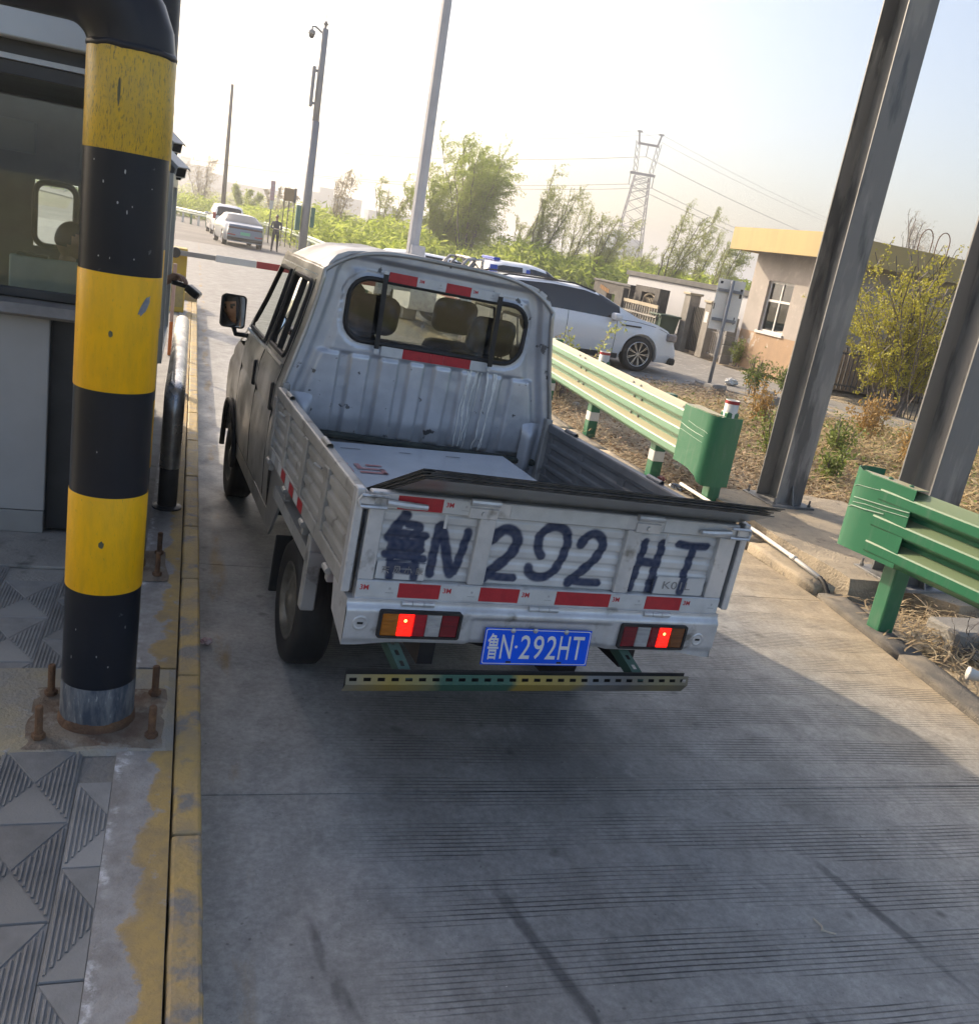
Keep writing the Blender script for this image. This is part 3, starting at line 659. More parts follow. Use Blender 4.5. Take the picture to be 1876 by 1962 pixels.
for yy in (y0, y1):
    b = NB(); tube(b, [(x, yy, .17), (x, yy, .44)], r-.003, 20); O('leg', b, DGR, t, auto=60)
    b = NB(); lathe(b, [(.085, 0), (.085, .012), (.062, .02)], (x, yy, .168), 24); O('foot_flange', b, DGR, t)
# ------------------------------------------------------------------ toll booth
BGR = M('booth_grey_panel', (0.40, 0.40, 0.395), 0.5, col2=(0.35, 0.35, 0.345), scale=2, bump=0.05, bscale=8)
BDK = M('booth_dark', (0.03, 0.034, 0.038), 0.5, col2=(0.045, 0.05, 0.055), scale=3)
BIN = M('booth_inside', (0.16, 0.172, 0.178), 0.7, col2=(0.12, 0.13, 0.135), scale=3)
ALU = M('brushed_aluminium', (0.45, 0.46, 0.46), 0.35, 0.8, col2=(0.30, 0.31, 0.31), scale=5, stretch=(6, 6, .5))
LITE = M('white_panel', (0.55, 0.58, 0.60), 0.5, col2=(0.48, 0.50, 0.53), scale=1.5)
BGL = glass_mat('booth_glass', (0.88, 0.92, 0.92), 1.0, 0.06, (0.4, 0.42, 0.42), dscale=4, dlo=.45, dhi=.75)
t = thing('toll_booth', 'grey toll booth with a wide window behind the striped posts', 'booth', (-1.2, 6.4, .17))
b = NB(); box(b, -2.4, -.622, 4.87, 4.90, .30, 1.285, .004); O('front_panel', b, BGR, t)
b = NB(); box(b, -2.4, -.625, 4.872, 4.90, .179, .296, .003); O('kick_panel', b, M('booth_pale', (0.30, 0.30, 0.29), .6, col2=(.26, .26, .25), scale=4), t)
b = NB(); box(b, -2.4, -.21, 4.96, 5.0, .179, 1.36); O('recess_panel', b, BDK, t)
b = NB(); box(b, -.66, -.622, 4.901, 4.96, .179, 1.285); O('corner_return', b, BDK, t)
b = NB(); prism(b, [(4.80, 1.285), (4.78, 1.30), (4.80, 1.345), (5.0, 1.355), (5.0, 1.285)], -2.4, -.50, axis='x'); O('counter_ledge', b, M('ledge_stone', (0.20, 0.185, 0.17), .5, col2=(.26, .245, .23), scale=9), t)
for x0, x1, z0, z1 in ((-2.4, -.2, 1.36, 1.40), (-2.4, -.2, 2.34, 2.40), (-.25, -.2, 1.40, 2.34), (-2.4, -2.34, 1.40, 2.34)):
    b = NB(); box(b, x0, x1, 4.93, 4.98, z0, z1, .003); O('window_frame', b, BDK, t)
b = NB(); box(b, -2.34, -.25, 4.952, 4.958, 1.40, 2.34); O('front_pane', b, BGL, t)
b = NB(); box(b, -2.42, -.18, 4.915, 4.99, 2.402, 2.425); O('light_strip', b, LITE, t)
b = NB(); box(b, -2.42, -.18, 4.93, 4.99, 2.427, 2.485); O('dark_strip', b, BDK, t)
b = NB(); box(b, -2.5, -.24, 4.84, 7.95, 2.487, 2.78, .006); O('roof_fascia', b, LITE, t)
b = NB(); box(b, -2.55, -.22, 4.78, 8.0, 2.782, 2.86, .006); O('roof', b, BDK, t)
b = NB(); box(b, -2.3, -.26, 5.1, 7.9, 2.862, 3.6, .01); O('added_shade_block', b, BDK, t)  # unseen box added so the booth's shadow reaches across the lane
b = NB()
for y0, y1, z0, z1 in ((5.0, 7.9, .179, 1.02), (5.0, 5.75, 1.02, 2.48), (7.1, 7.9, 1.02, 2.48), (5.75, 7.1, 2.0, 2.48)): box(b, -.245, -.20, y0, y1, z0, z1)
O('side_wall', b, ALU, t)
b = NB()
for y0, y1, z0, z1 in ((5.72, 5.80, .98, 2.06), (7.05, 7.12, .98, 2.06), (5.80, 7.05, .98, 1.03), (5.80, 7.05, 1.99, 2.06)): box(b, -.199, -.125, y0, y1, z0, z1, .004)
O('hatch_frame', b, ALU, t)
b = NB(); box(b, -.17, -.164, 5.80, 6.25, 1.03, 1.99); O('sliding_pane', b, BGL, t)
b = NB()
for x0, x1, z0, z1 in ((-2.4, -1.14, .179, 2.48), (-.84, -.246, .179, 2.48), (-1.14, -.84, .179, 1.40), (-1.14, -.84, 1.88, 2.48)): box(b, x0, x1, 7.86, 7.90, z0, z1)
O('back_wall', b, BIN, t)
b = NB(); tube(b, [(p[0], 7.85, p[1]) for p in rrect(-1.13, -.85, 1.41, 1.87, .08)] + [(-.85, 7.85, 1.79)], .022, 8); O('back_window_gasket', b, BDK, t)
b = NB(); box(b, -1.14, -.84, 7.875, 7.88, 1.40, 1.88); O('back_pane', b, BGL, t)
b = NB(); box(b, -2.4, -2.36, 5.0, 7.86, .179, 1.05); box(b, -2.4, -2.36, 5.0, 5.1, 1.05, 2.48); box(b, -2.4, -2.36, 7.76, 7.86, 1.05, 2.48); O('far_side_wall', b, BIN, t)
b = NB(); box(b, -2.385, -2.379, 5.1, 7.76, 1.05, 2.48); O('far_side_pane', b, BGL, t)
b = NB(); box(b, -2.36, -.246, 5.0, 7.86, 2.44, 2.486); O('ceiling', b, BIN, t)
b = NB(); box(b, -2.36, -.246, 5.0, 7.86, .17, .20); O('floor', b, BDK, t)
b = NB(); box(b, -2.3, -1.25, 5.1, 5.5, 1.05, 1.09); box(b, -.60, -.26, 5.1, 7.6, 1.00, 1.04); O('desk', b, BIN, t)
b = NB()
for i in range(9): box(b, -2.3+.06*i, -2.27+.06*i, 7.80, 7.855, 1.5, 2.3)
O('blind_slats', b, M('blind', (.35, .35, .34), .6, col2=(.3, .3, .3), scale=3), t)
for xx, zz in ((-1.35, 2.05), (-.55, 2.0), (-1.9, 1.2)):
    b = NB(); box(b, xx-.28, xx+.22, 7.78, 7.855, zz, zz+.22, .01); O('wall_cabinet', b, M('cab_grey', (.25, .27, .27), .6, col2=(.2, .22, .22), scale=4), t)
# pale monitor back on the counter inside
t = thing('monitor', 'pale green back of a computer monitor behind the booth glass', 'monitor', (-.76, 5.7, 1.2))
PGR = M('pale_green_plastic', (.62, .72, .68), .6, col2=(.54, .64, .60), scale=6)
b = NB(); box(b, -.93, -.50, 5.62, 5.66, 1.16, 1.50, .012, seg=2); O('back_shell', b, PGR, t)
b = NB(); box(b, -.89, -.74, 5.61, 5.70, 1.50, 1.512); O('vent', b, BDK, t)
b = NB(); box(b, -.80, -.62, 5.60, 5.72, 1.04, 1.055); box(b, -.74, -.68, 5.655, 5.68, 1.05, 1.18); O('stand', b, PGR, t)
# clerk seated inside, reaching a reader out through the side hatch
SHIRT = M('pale_shirt', (.58, .68, .72), .8, col2=(.50, .60, .64), scale=12)
UNI = M('dark_trousers', (.02, .022, .03), .8, col2=(.03, .03, .04), scale=12)
SHOE = M('shoe_black', (.015, .015, .015), .5, col2=(.02, .02, .02), scale=5)
J = dict(pel=(-.86, 6.72, .72), chest=(-.80, 6.70, 1.17), neck=(-.765, 6.69, 1.40), head=(-.745, 6.68, 1.545), shL=(-.74, 6.88, 1.30), shR=(-.76, 6.50, 1.30),
         elL=(-.50, 6.86, 1.12), wrL=(-.27, 6.79, 1.28), elR=(-.60, 6.36, 1.12), wrR=(-.42, 6.50, 1.08), hipL=(-.80, 6.83, .70), hipR=(-.80, 6.60, .70), knL=(-.40, 6.84, .68), knR=(-.40, 6.58, .68),
         anL=(-.40, 6.84, .27), anR=(-.40, 6.58, .27), toL=(-.27, 6.85, .235), toR=(-.27, 6.57, .235), palmL=(0.1, -.2, -1), palmR=(0, 0, -1), sleeve=0, curlL=.8)
J['elL'] = (-.42, 6.82, 1.20); J['wrL'] = (-.145, 6.69, 1.385)
human('person', 'toll clerk in a pale shirt seated inside the booth, reaching out of the hatch', J, (.9, .25, -.05), [SKIN, SHIRT, UNI, SHOE])
t = thing('stool', 'dark stool under the toll clerk inside the booth', 'stool', (-.84, 6.71, .2))
b = NB(); lathe(b, [(.19, .55), (.2, .56), (.2, .585), (.17, .59)], (-.84, 6.71, 0), 24); O('seat', b, BDK, t)
b = NB(); tube(b, [(-.84, 6.71, .22), (-.84, 6.71, .555)], .03, 10); O('stem', b, ALU, t)
b = NB(); lathe(b, [(.21, .2), (.21, .215), (.04, .24)], (-.84, 6.71, 0), 24); O('base', b, BDK, t)
BLKP = M('black_plastic', (.012, .012, .013), .38, col2=(.02, .02, .021), scale=8)
t = thing('card_reader', 'black handheld reader held out of the booth hatch over the lane', 'card reader', (-.03, 6.66, 1.38))
Mx = Matrix.Translation((-.030, 6.650, 1.372)) @ Matrix.Rotation(R(-14), 4, 'Z') @ Matrix.Rotation(R(8), 4, 'Y')
b = NB(); box(b, -.085, .02, -.026, .026, -.016, .016, .009, M=Mx, seg=2); O('handle', b, BLKP, t)
b = NB(); box(b, .018, .115, -.046, .046, -.022, .030, .010, M=Mx @ Matrix.Rotation(R(24), 4, 'Y'), seg=2); O('reader_head', b, BLKP, t)
b = NB(); box(b, .114, .120, -.036, .036, -.014, .022, .002, M=Mx @ Matrix.Rotation(R(24), 4, 'Y')); O('scan_window', b, M('dark_red_window', (.05, .012, .012), .2, col2=(.03, .01, .01), scale=5), t)
# ------------------------------------------------------------------ CCTV housings and pole on the island
WHP = M('camera_white', (.84, .82, .77), .45, col2=(.78, .76, .71), scale=5)
def cctv(label, c, yaw, pitch, mast=None):
    t = thing('cctv_camera', label, 'camera', c, group='box cameras beside the booth')
    Mx = Matrix.Translation(c) @ Matrix.Rotation(R(yaw), 4, 'Z') @ Matrix.Rotation(R(pitch), 4, 'X') @ Matrix.Scale(.62, 4)
    b = NB(); box(b, -.062, .062, -.20, .20, -.06, .055, .012, M=Mx, seg=2); O('housing', b, WHP, t)
    b = NB()
    vs = prism(b, [(-.078, .035), (-.06, .068), (.06, .068), (.078, .035), (.074, .035), (.057, .063), (-.057, .063), (-.074, .035)], -.245, .215, axis='y'); bmesh.ops.transform(b, matrix=Mx, verts=vs); O('sun_shield', b, WHP, t)
    b = NB(); box(b, -.045, .045, -.206, -.198, -.042, .040, M=Mx); O('front_glass', b, BLKP, t)
    b = NB(); box(b, -.045, .045, -.16, -.06, -.098, -.060, .008, M=Mx); O('lamp_box', b, WHP, t)
    b = NB(); box(b, -.03, .03, -.167, -.160, -.092, -.068, M=Mx); O('lamp_glass', b, BLKP, t)
    q = Vector(c); b = NB(); tube(b, [q+Vector((-.01, .03, -.04)), q+Vector((-.02, .04, -.08)), q+Vector((-.06, .06, -.08))], .014, 8); O('bracket_arm', b, WHP, t)
    b = NB(); box(b, q.x-.06, q.x-.03, q.y+.0, q.y+.12, q.z-.16, q.z-.02, .004); O('wall_plate', b, WHP, t)
cctv('lower white box camera on a bracket beside the booth, lens facing the viewer', (-.150, 6.42, 2.125), 26, 20)
cctv('upper white box camera of the pair on brackets beside the booth', (-.190, 6.95, 2.285), 24, 20)
t = thing('camera_mast', 'slim dark mast standing just behind the booth', 'mast', (-.31, 8.1, .17))
b = NB(); tube(b, [(-.31, 8.1, .17), (-.31, 8.1, 2.2)], .03, 16); O('tube', b, DGR, t, auto=60)
b = NB(); box(b, -.34, -.28, 8.0, 8.2, 1.90, 2.1); O('mounting_plate', b, DGR, t)
b = NB(); box(b, -.4, -.22, 8.0, 8.2, .165, .19); O('foot', b, DGR, t)
# ------------------------------------------------------------------ barrier gate
BYEL = M('machine_yellow', (.55, .36, .03), .45, col2=(.48, .31, .04), scale=4)
t = thing('barrier_machine', 'yellow barrier cabinet at the far end of the toll island', 'barrier', (-.25, 15.6, .17))
b = NB(); box(b, -.42, -.06, 15.4, 15.8, .165, 1.15, .02, seg=2); O('cabinet', b, BYEL, t)
b = NB(); box(b, -.40, -.08, 15.392, 15.4, .25, .62); O('service_door', b, M('machine_dirty', (.40, .30, .10), .6, col2=(.25, .2, .1), scale=5), t)
RED = M('red_paint', (.42, .03, .03), .5, col2=(.36, .03, .03), scale=5)
WHT = M('white_paint', (.70, .69, .66), .5, col2=(.62, .61, .58), scale=5)
GRW = M('arm_grey', (.30, .28, .26), .5, col2=(.26, .25, .24), scale=5)
b = NB(); lathe(b, [(.07, -.06), (.08, -.05), (.08, .05), (.07, .06)], (-.24, 15.35, 1.08), 20, axis='y'); O('pivot', b, DGR, t)
segs = [(-.3, .36, GRW, .075), (.36, .98, WHT, .105), (.98, 1.62, RED, .105), (1.62, 2.25, WHT, .105), (2.25, 2.9, RED, .105), (2.9, 3.5, WHT, .105)]
for x0, x1, mt, hh in segs:
    b = NB(); box(b, x0, x1-.003, 15.30, 15.335, 1.085-hh/2, 1.085+hh/2, .004); O('boom_section', b, mt, t)
t = thing('island_marker_post', 'slim orange and white marker post behind the booth wall', 'marker', (-.16, 11.2, .17))
b = NB(); box(b, -.185, -.145, 11.1, 11.14, .165, .55, .005); O('lower_band', b, M('orange_paint', (.55, .13, .02), .5, col2=(.5, .14, .03), scale=5), t)
b = NB(); box(b, -.185, -.145, 11.1, 11.14, .552, 1.2, .005); O('upper_band', b, M('pinkish_paint', (.50, .33, .28), .5, col2=(.45, .3, .25), scale=5), t)
# ------------------------------------------------------------------ small double-cab pickup truck
TX, TY, TYAW, TROLL = 1.3217, 2.8784, R(4.0), 0.0359
truck = thing('pickup_truck', 'battered silver double-cab pickup truck stopped at the toll booth with brake lights on', 'truck', (TX, TY, 0), TYAW, TROLL)
SIL = M('silver_paint', (.52, .515, .50), .28, .65, col2=(.38, .365, .335), scale=2.5, bump=.06, bscale=6, col3=(.16, .15, .13), scale3=5, lo3=.60, hi3=.78, rough2=.5)
SILB = M('silver_rear_panel', (.56, .58, .62), .34, .5, col2=(.40, .415, .45), scale=3, bump=.22, bscale=7, col3=(.12, .12, .125), scale3=13, lo3=.645, hi3=.68, rough2=.55)
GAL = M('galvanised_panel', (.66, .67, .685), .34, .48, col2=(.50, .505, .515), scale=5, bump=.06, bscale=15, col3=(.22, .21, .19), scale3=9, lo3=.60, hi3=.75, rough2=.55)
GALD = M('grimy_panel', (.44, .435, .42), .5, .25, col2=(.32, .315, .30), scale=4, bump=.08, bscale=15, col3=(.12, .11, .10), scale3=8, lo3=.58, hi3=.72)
RUB = M('rubber_black', (.013, .013, .014), .6, col2=(.02, .02, .021), scale=10)
DARK = M('underbody_dark', (.015, .015, .016), .7, col2=(.025, .024, .023), scale=6)
L0 = 1.82
HWP = [(.36, .752), (.75, .77), (1.08, .765), (1.37, .69), (1.6, .645), (1.7, .63), (1.745, .615), (1.785, .585), (1.812, .53), (1.826, .45), (1.836, .30), (1.842, .02)]
def hw(z):
    z = max(.36, min(1.842, z))
    for (a, p), (c, q) in zip(HWP, HWP[1:]):
        if a <= z <= c: return p+(q-p)*(z-a)/(c-a)
    return .02
def lyf(z):      # front of the cab at height z
    P = [(.3, 3.95), (.85, 3.94), (1.0, 3.74), (1.10, 3.50), (1.66, 3.10), (1.74, 3.04), (1.79, 2.95), (1.842, 2.6)]
    for (a, p), (c, q) in zip(P, P[1:]):
        if a <= z <= c: return p+(q-p)*(z-a)/(c-a)
    return 3.95
WINR = (-.492, .502, 1.383, 1.700, .105)
RIBX = [-.462, -.302, -.142, .0, .152, .302, .452]
def rear_y(x, z):
    e = hw(z)-abs(x); top = 1.842-z
    e2 = min(e, top*1.2+.0)
    y = L0
    y += .034*sm(.045, .075, e2)                       # step in from the rim
    if z > 1.30: y -= .020*sm(.115, .17, e2)*sm(1.30, 1.325, z)
    if in_rrect(x, z, WINR[0]-.03, WINR[1]+.03, WINR[2]-.03, WINR[3]+.03, .12): y += .008
    if z < 1.318:
        r = 0
        for q in RIBX: r = max(r, sm(.036, .022, abs(x-q)))
        y -= .026*(1-r)*sm(.09, .13, e)*sm(1.318, 1.298, z)*sm(.86, .90, z)
    y += .0025*noise.noise(Vector((x*7, z*7, 1.3))) + .0012*noise.noise(Vector((x*19, z*19, 4)))
    y += .02*sm(1.0, .8, z)
    return y
b = NB()
def fr(u, v):
    z = .74+(1.838-.74)*v; x = (2*u-1)*hw(z); return (x, rear_y(x, z), z)
def kr_(u, v):
    z = .74+(1.838-.74)*v; x = (2*u-1)*hw(z); return not in_rrect(x, z, *WINR[:4], WINR[4])
grid(b, 190, 150, fr, kr_); rw = O('rear_wall', b, SILB, truck, smooth=True)
b = NB(); pp = [(x, L0+.018, z) for x, z in rrect(*WINR)]; tube(b, pp+[pp[0]], .013, 8); O('window_gasket', b, RUB, rw, smooth=True)
GLR = glass_mat('rear_glass', (.46, .49, .46), 1.1, .55, (.20, .22, .25), dscale=9, dlo=.50, dhi=.72)
b = NB(); b.faces.new([b.verts.new((x, L0+.022, z)) for x, z in rrect(*WINR)]); O('rear_window', b, GLR, truck)
for x0, x1 in ((-.329, -.318), (.305, .320)):
    bar_ = NB(); bar(bar_, (x0, L0-.022, 1.735), (x1, L0-.022, 1.36), .024, .012, up=(0, 1, 0)); O('window_guard_bar', bar_, RUB, rw)
    for zz in (1.74, 1.345):
        q = NB(); lathe(q, [(.012, -.006), (.012, .004)], (x0 if zz > 1.5 else x1, L0-.018, zz), 12, axis='y'); O('bolt', q, GAL, rw)
RRED = M('reflective_red', (.48, .025, .035), .38, col2=(.40, .02, .03), scale=30)
RWHT = M('reflective_white', (.60, .61, .61), .42, col2=(.53, .54, .54), scale=20)
PRR = M('print_red', (.55, .03, .04), .5, col2=(.5, .03, .04), scale=9)
PRG = M('print_grey', (.42, .42, .43), .5, col2=(.40, .40, .41), scale=9)
def strip(parent, x0, x1, z0, z1, y, red, t=.0012, tilt=0.0, logo=True):
    b = NB(); v = box(b, x0, x1, y-t, y, z0, z1)
    if tilt:
        for q in v: q.co.z += (q.co.x-x0)*tilt
    s = O('reflective_strip', b, RRED if red else RWHT, parent)
    if not red and logo and x1-x0 > .05:
        h = (z1-z0)*.36
        Mx = Matrix.Translation((x0+.010, y-t-.0006, z0+(z1-z0)*.45)) @ Matrix.Rotation(R(90), 4, 'X')
        T('3M', PRR, s, Mx, h=h, bold=.02)
        if x1-x0 > .1:
            c = NB(); lathe(c, [(.0045, -.0004), (.0045, .0002)], (x1-.03, y-t-.0004, z0+(z1-z0)*.60), 12, axis='y'); box(c, x1-.045, x1-.016, y-t-.0006, y-t-.0002, z0+(z1-z0)*.28, z0+(z1-z0)*.34); O('certification_mark', c, PRG, s)
    return s
ys_ = L0+.004
for x0, x1, red in ((-.306, -.156, 1), (-.155, .003, 0), (.004, .144, 1), (.145, .300, 0)): strip(rw, x0, x1, 1.702, 1.750, ys_, red)
for x0, x1, red in ((-.285, -.167, 0), (-.166, -.012, 1), (-.011, .061, 1), (.062, .217, 1), (.218, .31, 0)): strip(rw, x0, x1, 1.325, 1.375, L0+.004, red, logo=False)
# dried white paint runs under the window
rn = random.Random(11); b = NB()
for k in range(9):
    x = .215+.19*rn.random(); z = 1.325-.02*rn.random(); pts = []; zz = z; end = .88+.22*rn.random()*(k % 3 == 0)
    while zz > end:
        pts.append((x, rear_y(x, zz)-.002, zz)); zz -= .02; x += rn.uniform(-.004, .0035)
    tube(b, pts, [.0058 if i < 5 else .0034 for i in range(len(pts))], 5)
O('paint_drips', b, M('drip_white', (.85, .85, .82), .5, col2=(.6, .6, .58), scale=9), rw)
b = NB(); box(b, -.72, .72, L0-.02, L0+.035, .865, .90, .01)
for v in b.verts: v.co.z -= .03*(v.co.x+.72)/1.44
O('bed_gap_shade', b, M('gap_shade_green', (.025, .032, .03), .85, col2=(.05, .06, .05), scale=9), truck)  # dark green-grey strip standing in for the shaded gap at the bed front
# lower cab corner blisters
for s in (-1, 1):
    b = NB(); grid(b, 14, 14, lambda u, v: (s*(.60+.155*u), L0-.055*math.sin(math.pi*min(1, u*1.4+.1))*sm(0, .25, v)*sm(1.02, .8, v)+.012, .75+.33*v)); O('corner_blister', b, SILB, rw, smooth=True)
# roof
b = NB()
def rf(u, v):
    ly = L0-.012+(3.08-L0)*v; a = 2*u-1
    k = abs(a); x = math.copysign(.632*math.sin(k*math.pi/2)**.92, a) if k else 0
    z = 1.70+.142*(1-(abs(x)/.634)**4.2)
    z -= .035*sm(.80, 1.0, v) + .004*sm(.03, 0, v); z += .004*math.sin(a*22)*sm(.6, .4, abs(a))*sm(.05, .12, v)*sm(.95, .8, v)
    return (x, ly, z+.002*noise.noise(Vector((x*5, ly*4, 2))))
grid(b, 60, 40, rf); O('roof', b, SIL, truck, smooth=True)
b = NB(); pp = []
for k in range(-30, 31):
    a = k/30; x = math.copysign(.634*math.sin(abs(a)*math.pi/2)**.92, a) if a else 0
    pp.append((x, L0-.010, 1.70+.142*(1-(min(1, abs(x)/.634))**4.2)+.002))
pp = [(-hw(z)-.001, L0-.008, z) for z in (.95, 1.08, 1.25, 1.4, 1.55, 1.66)] + pp + [(hw(z)+.001, L0-.008, z) for z in (1.66, 1.55, 1.4, 1.25, 1.08, .95)]
tube(b, pp, .011, 8); O('rear_gutter', b, SIL, truck, smooth=True)
# cab sides with doors
GLS = glass_mat('side_glass', (.16, .17, .17), 1.0, .12, (.2, .2, .19))
WCY = 1.05; WB = 2.50
def side_pt(s, ly, z, off=0.0):
    bul = .006*math.sin(min(1, max(0, (z-.4)/.7))*math.pi)
    crease = -.007*math.exp(-((z-.93)/.02)**2)
    return (s*(hw(z)+bul+crease+off), ly, z)
def rng_front(z): return lyf(z)-.02
for s in (-1, 1):
    nm = 'left' if s < 0 else 'right'
    def mk(y0f, y1f, z0, z1, nu, nv, hole=None, off=0.0):
        b = NB()
        def f(u, v):
            z = z0+(z1-z0)*v; a, c = y0f(z), y1f(z); return side_pt(s, a+(c-a)*u, z, off)
        def k(u, v):
            z = z0+(z1-z0)*v; a, c = y0f(z), y1f(z); return hole is None or not hole(a+(c-a)*u, z)
        grid(b, nu, nv, f, k); return b
    C = lambda q: (lambda z: q)
    # quarter strip behind the rear door, rocker, nose
    O('quarter_panel', mk(C(L0-.004), C(1.965), .46, 1.71, 6, 60), SIL, truck, smooth=True)
    O('sill', mk(C(1.72), C(3.16), .36, .455, 40, 6), SIL, truck, smooth=True)
    wc = WCY+WB
    O('front_fender', mk(lambda z: 3.315 if z > .7 else 3.22, rng_front, .40, 1.06, 34, 40, lambda y, z: (y-wc)**2+(z-.30)**2 < .345**2), SIL, truck, smooth=True)
    apil = lambda z: lyf(z)-.115
    O('a_pillar', mk(lambda z: lyf(z)-.085, rng_front, 1.065, 1.72, 4, 30), SIL, truck, smooth=True)
    O('roof_side_rail', mk(C(1.965), lambda z: lyf(z)-.085, 1.665, 1.715, 40, 4), SIL, truck, smooth=True)
    # doors
    rd = O('rear_door', mk(C(1.972), C(2.60), .46, 1.66, 52, 84, lambda y, z: in_rrect(y, z, 2.025, 2.54, 1.215, 1.625, .05)), SIL, truck, smooth=True)
    fd = O('front_door', mk(C(2.61), lambda z: min(3.31 if z > .62 else 3.16+(z-.46)*.9, lyf(z)-.09), .46, 1.66, 60, 84,
           lambda y, z: 2.67 < y < min(3.28, lyf(z)-.13) and 1.20 < z < 1.625), SIL, truck, smooth=True)
    b = NB(); pp = [side_pt(s, y, z, .002) for y, z in rrect(2.025, 2.54, 1.215, 1.625, .05)]; tube(b, pp+[pp[0]], .013, 6); O('window_seal', b, RUB, rd)
    b = NB(); pp = [side_pt(s, y, z, .002) for y, z in [(2.67, 1.20), (2.67, 1.625), (lyf(1.625)-.13, 1.625), (lyf(1.4)-.13, 1.4), (lyf(1.25)-.13, 1.25), (min(3.28, lyf(1.2)-.13), 1.20), (2.67, 1.20)]]; tube(b, pp, .015, 6); O('window_seal', b, RUB, fd)
    for y0, y1 in ((2.025, 2.27), (2.285, 2.54)):
        b = NB(); quad(b, side_pt(s, y0, 1.215, -.008), side_pt(s, y1, 1.215, -.008), side_pt(s, y1, 1.625, -.008), side_pt(s, y0, 1.625, -.008)); O('pane', b, GLS, rd)
    b = NB(); bar(b, side_pt(s, 2.278, 1.215, 0), side_pt(s, 2.278, 1.625, 0), .022, .016); O('pane_divider', b, RUB, rd)
    if s > 0:
        b = NB(); b.faces.new([b.verts.new(side_pt(s, y, z, -.008)) for y, z in ((2.67, 1.20), (3.28, 1.20), (lyf(1.625)-.13, 1.625), (2.67, 1.625))]); O('pane', b, GLS, fd)
    for dr, y in ((rd, 2.03), (fd, 2.72)):
        b = NB(); box(b, -.012, .016, -.018, .018, -.075, .075, .009, M=Matrix.Translation(Vector(side_pt(s, y, 1.0, 0))), seg=2); O('door_handle', b, RUB, dr)
    b = NB(); tube(b, [side_pt(s, y, 1.175, .006) for y in (1.98, 2.3, 2.6, 3.0, 3.35)], .011, 6); O('belt_moulding', b, SIL, rd)
    for dr, y in ((rd, 1.97), (rd, 2.605), (fd, 3.315)):
        b = NB(); tube(b, [side_pt(s, y, z, -.003) for z in ([.48, .7, .9, 1.1] if y > 3 else [.48, .7, .9, 1.1, 1.3, 1.5, 1.64])], .006, 5); O('door_gap_seal', b, RUB, dr)
    # wheel-arch lip and rear mud flap
    b = NB(); pp = [side_pt(s, wc+.35*math.cos(R(a)), .30+.35*math.sin(R(a)), .008) for a in range(-8, 189, 12)]; tube(b, pp, .020, 6); O('arch_lip', b, RUB, truck, smooth=True)
    b = NB(); box(b, s*.77-.09*(s > 0), s*.77+.09*(s < 0), 1.36, 1.375, .17, .46, .004); O('mud_flap', b, RUB, truck)
    b = NB(); prism(b, [(1.40, .72), (1.80, .72), (1.80, .46), (1.74, .40), (1.66, .36), (1.60, .42), (1.45, .60)], s*.745, s*.757, axis='x'); O('cab_lower_corner', b, SIL, truck)
# nose, windscreen
b = NB(); grid(b, 20, 24, lambda u, v: ((2*u-1)*(hw(.36+.70*v)-.004), lyf(.36+.70*v)-.02+.05*(1-abs(2*u-1)**3), .36+.70*v)); O('nose_panel', b, SIL, truck, smooth=True)
b = NB(); grid(b, 16, 10, lambda u, v: ((2*u-1)*(hw(1.07+.66*v)-.03), lyf(1.07+.66*v)-.02+.05*(1-abs(2*u-1)**3), 1.07+.66*v)); O('windscreen', b, glass_mat('windscreen_glass', (.75, .8, .78), .8, .15), truck, smooth=True)
b = NB(); box(b, -.70, .70, 3.88, 4.0, .30, .47, .02); O('front_bumper', b, DARK, truck)
for s in (-1, 1):
    b = NB(); box(b, s*.62-.10, s*.62+.10, 3.93, 3.975, .70, .84, .02); O('headlight', b, M('lamp_clear', (.6, .62, .62), .15, col2=(.5, .52, .52), scale=4), truck)
# interior
SEATM = M('seat_fabric', (.010, .012, .018), .85, col2=(.016, .018, .024), scale=20)
b = NB(); box(b, -.72, .72, 1.86, 3.9, .40, .50); O('cab_floor', b, DARK, truck)
b = NB(); box(b, -.70, .70, 3.30, 3.60, .85, 1.06, .03); O('dashboard', b, DARK, truck)
b = NB(); pts = [(-.36+.17*math.cos(R(a)), 3.20+.06*math.sin(R(a)), 1.10+.16*math.sin(R(a))) for a in range(0, 361, 20)]; tube(b, pts, .013, 6); O('steering_wheel', b, RUB, truck)
def seat(x, y, w, n=1):
    st = NB(); box(st, x-w/2, x+w/2, y-.05, y+.42, .62, .80, .05, seg=2); se = O('seat_cushion', st, SEATM, truck, smooth=True)
    st = NB(); box(st, x-w/2+.02, x+w/2-.02, -.06, .06, 0, .62, .05, M=Matrix.Translation((0, y-.03, .78)) @ Matrix.Rotation(R(10), 4, 'X'), seg=2); O('seat_back', st, SEATM, truck, smooth=True)
    return se
def headrest(x, y, z):
    st = NB(); box(st, -.14, .14, -.05, .05, -.10, .11, .06, M=Matrix.Translation((x, y, z)) @ Matrix.Rotation(R(8), 4, 'X'), seg=4); O('headrest', st, SEATM, truck, smooth=True)
seat(0, 2.12, 1.25); seat(-.36, 2.68, .5); seat(.40, 2.68, .5)
for x, y, z in ((-.28, 2.10, 1.50), (.42, 2.10, 1.49), (-.36, 2.60, 1.52), (.36, 2.60, 1.53)): headrest(x, y, z)
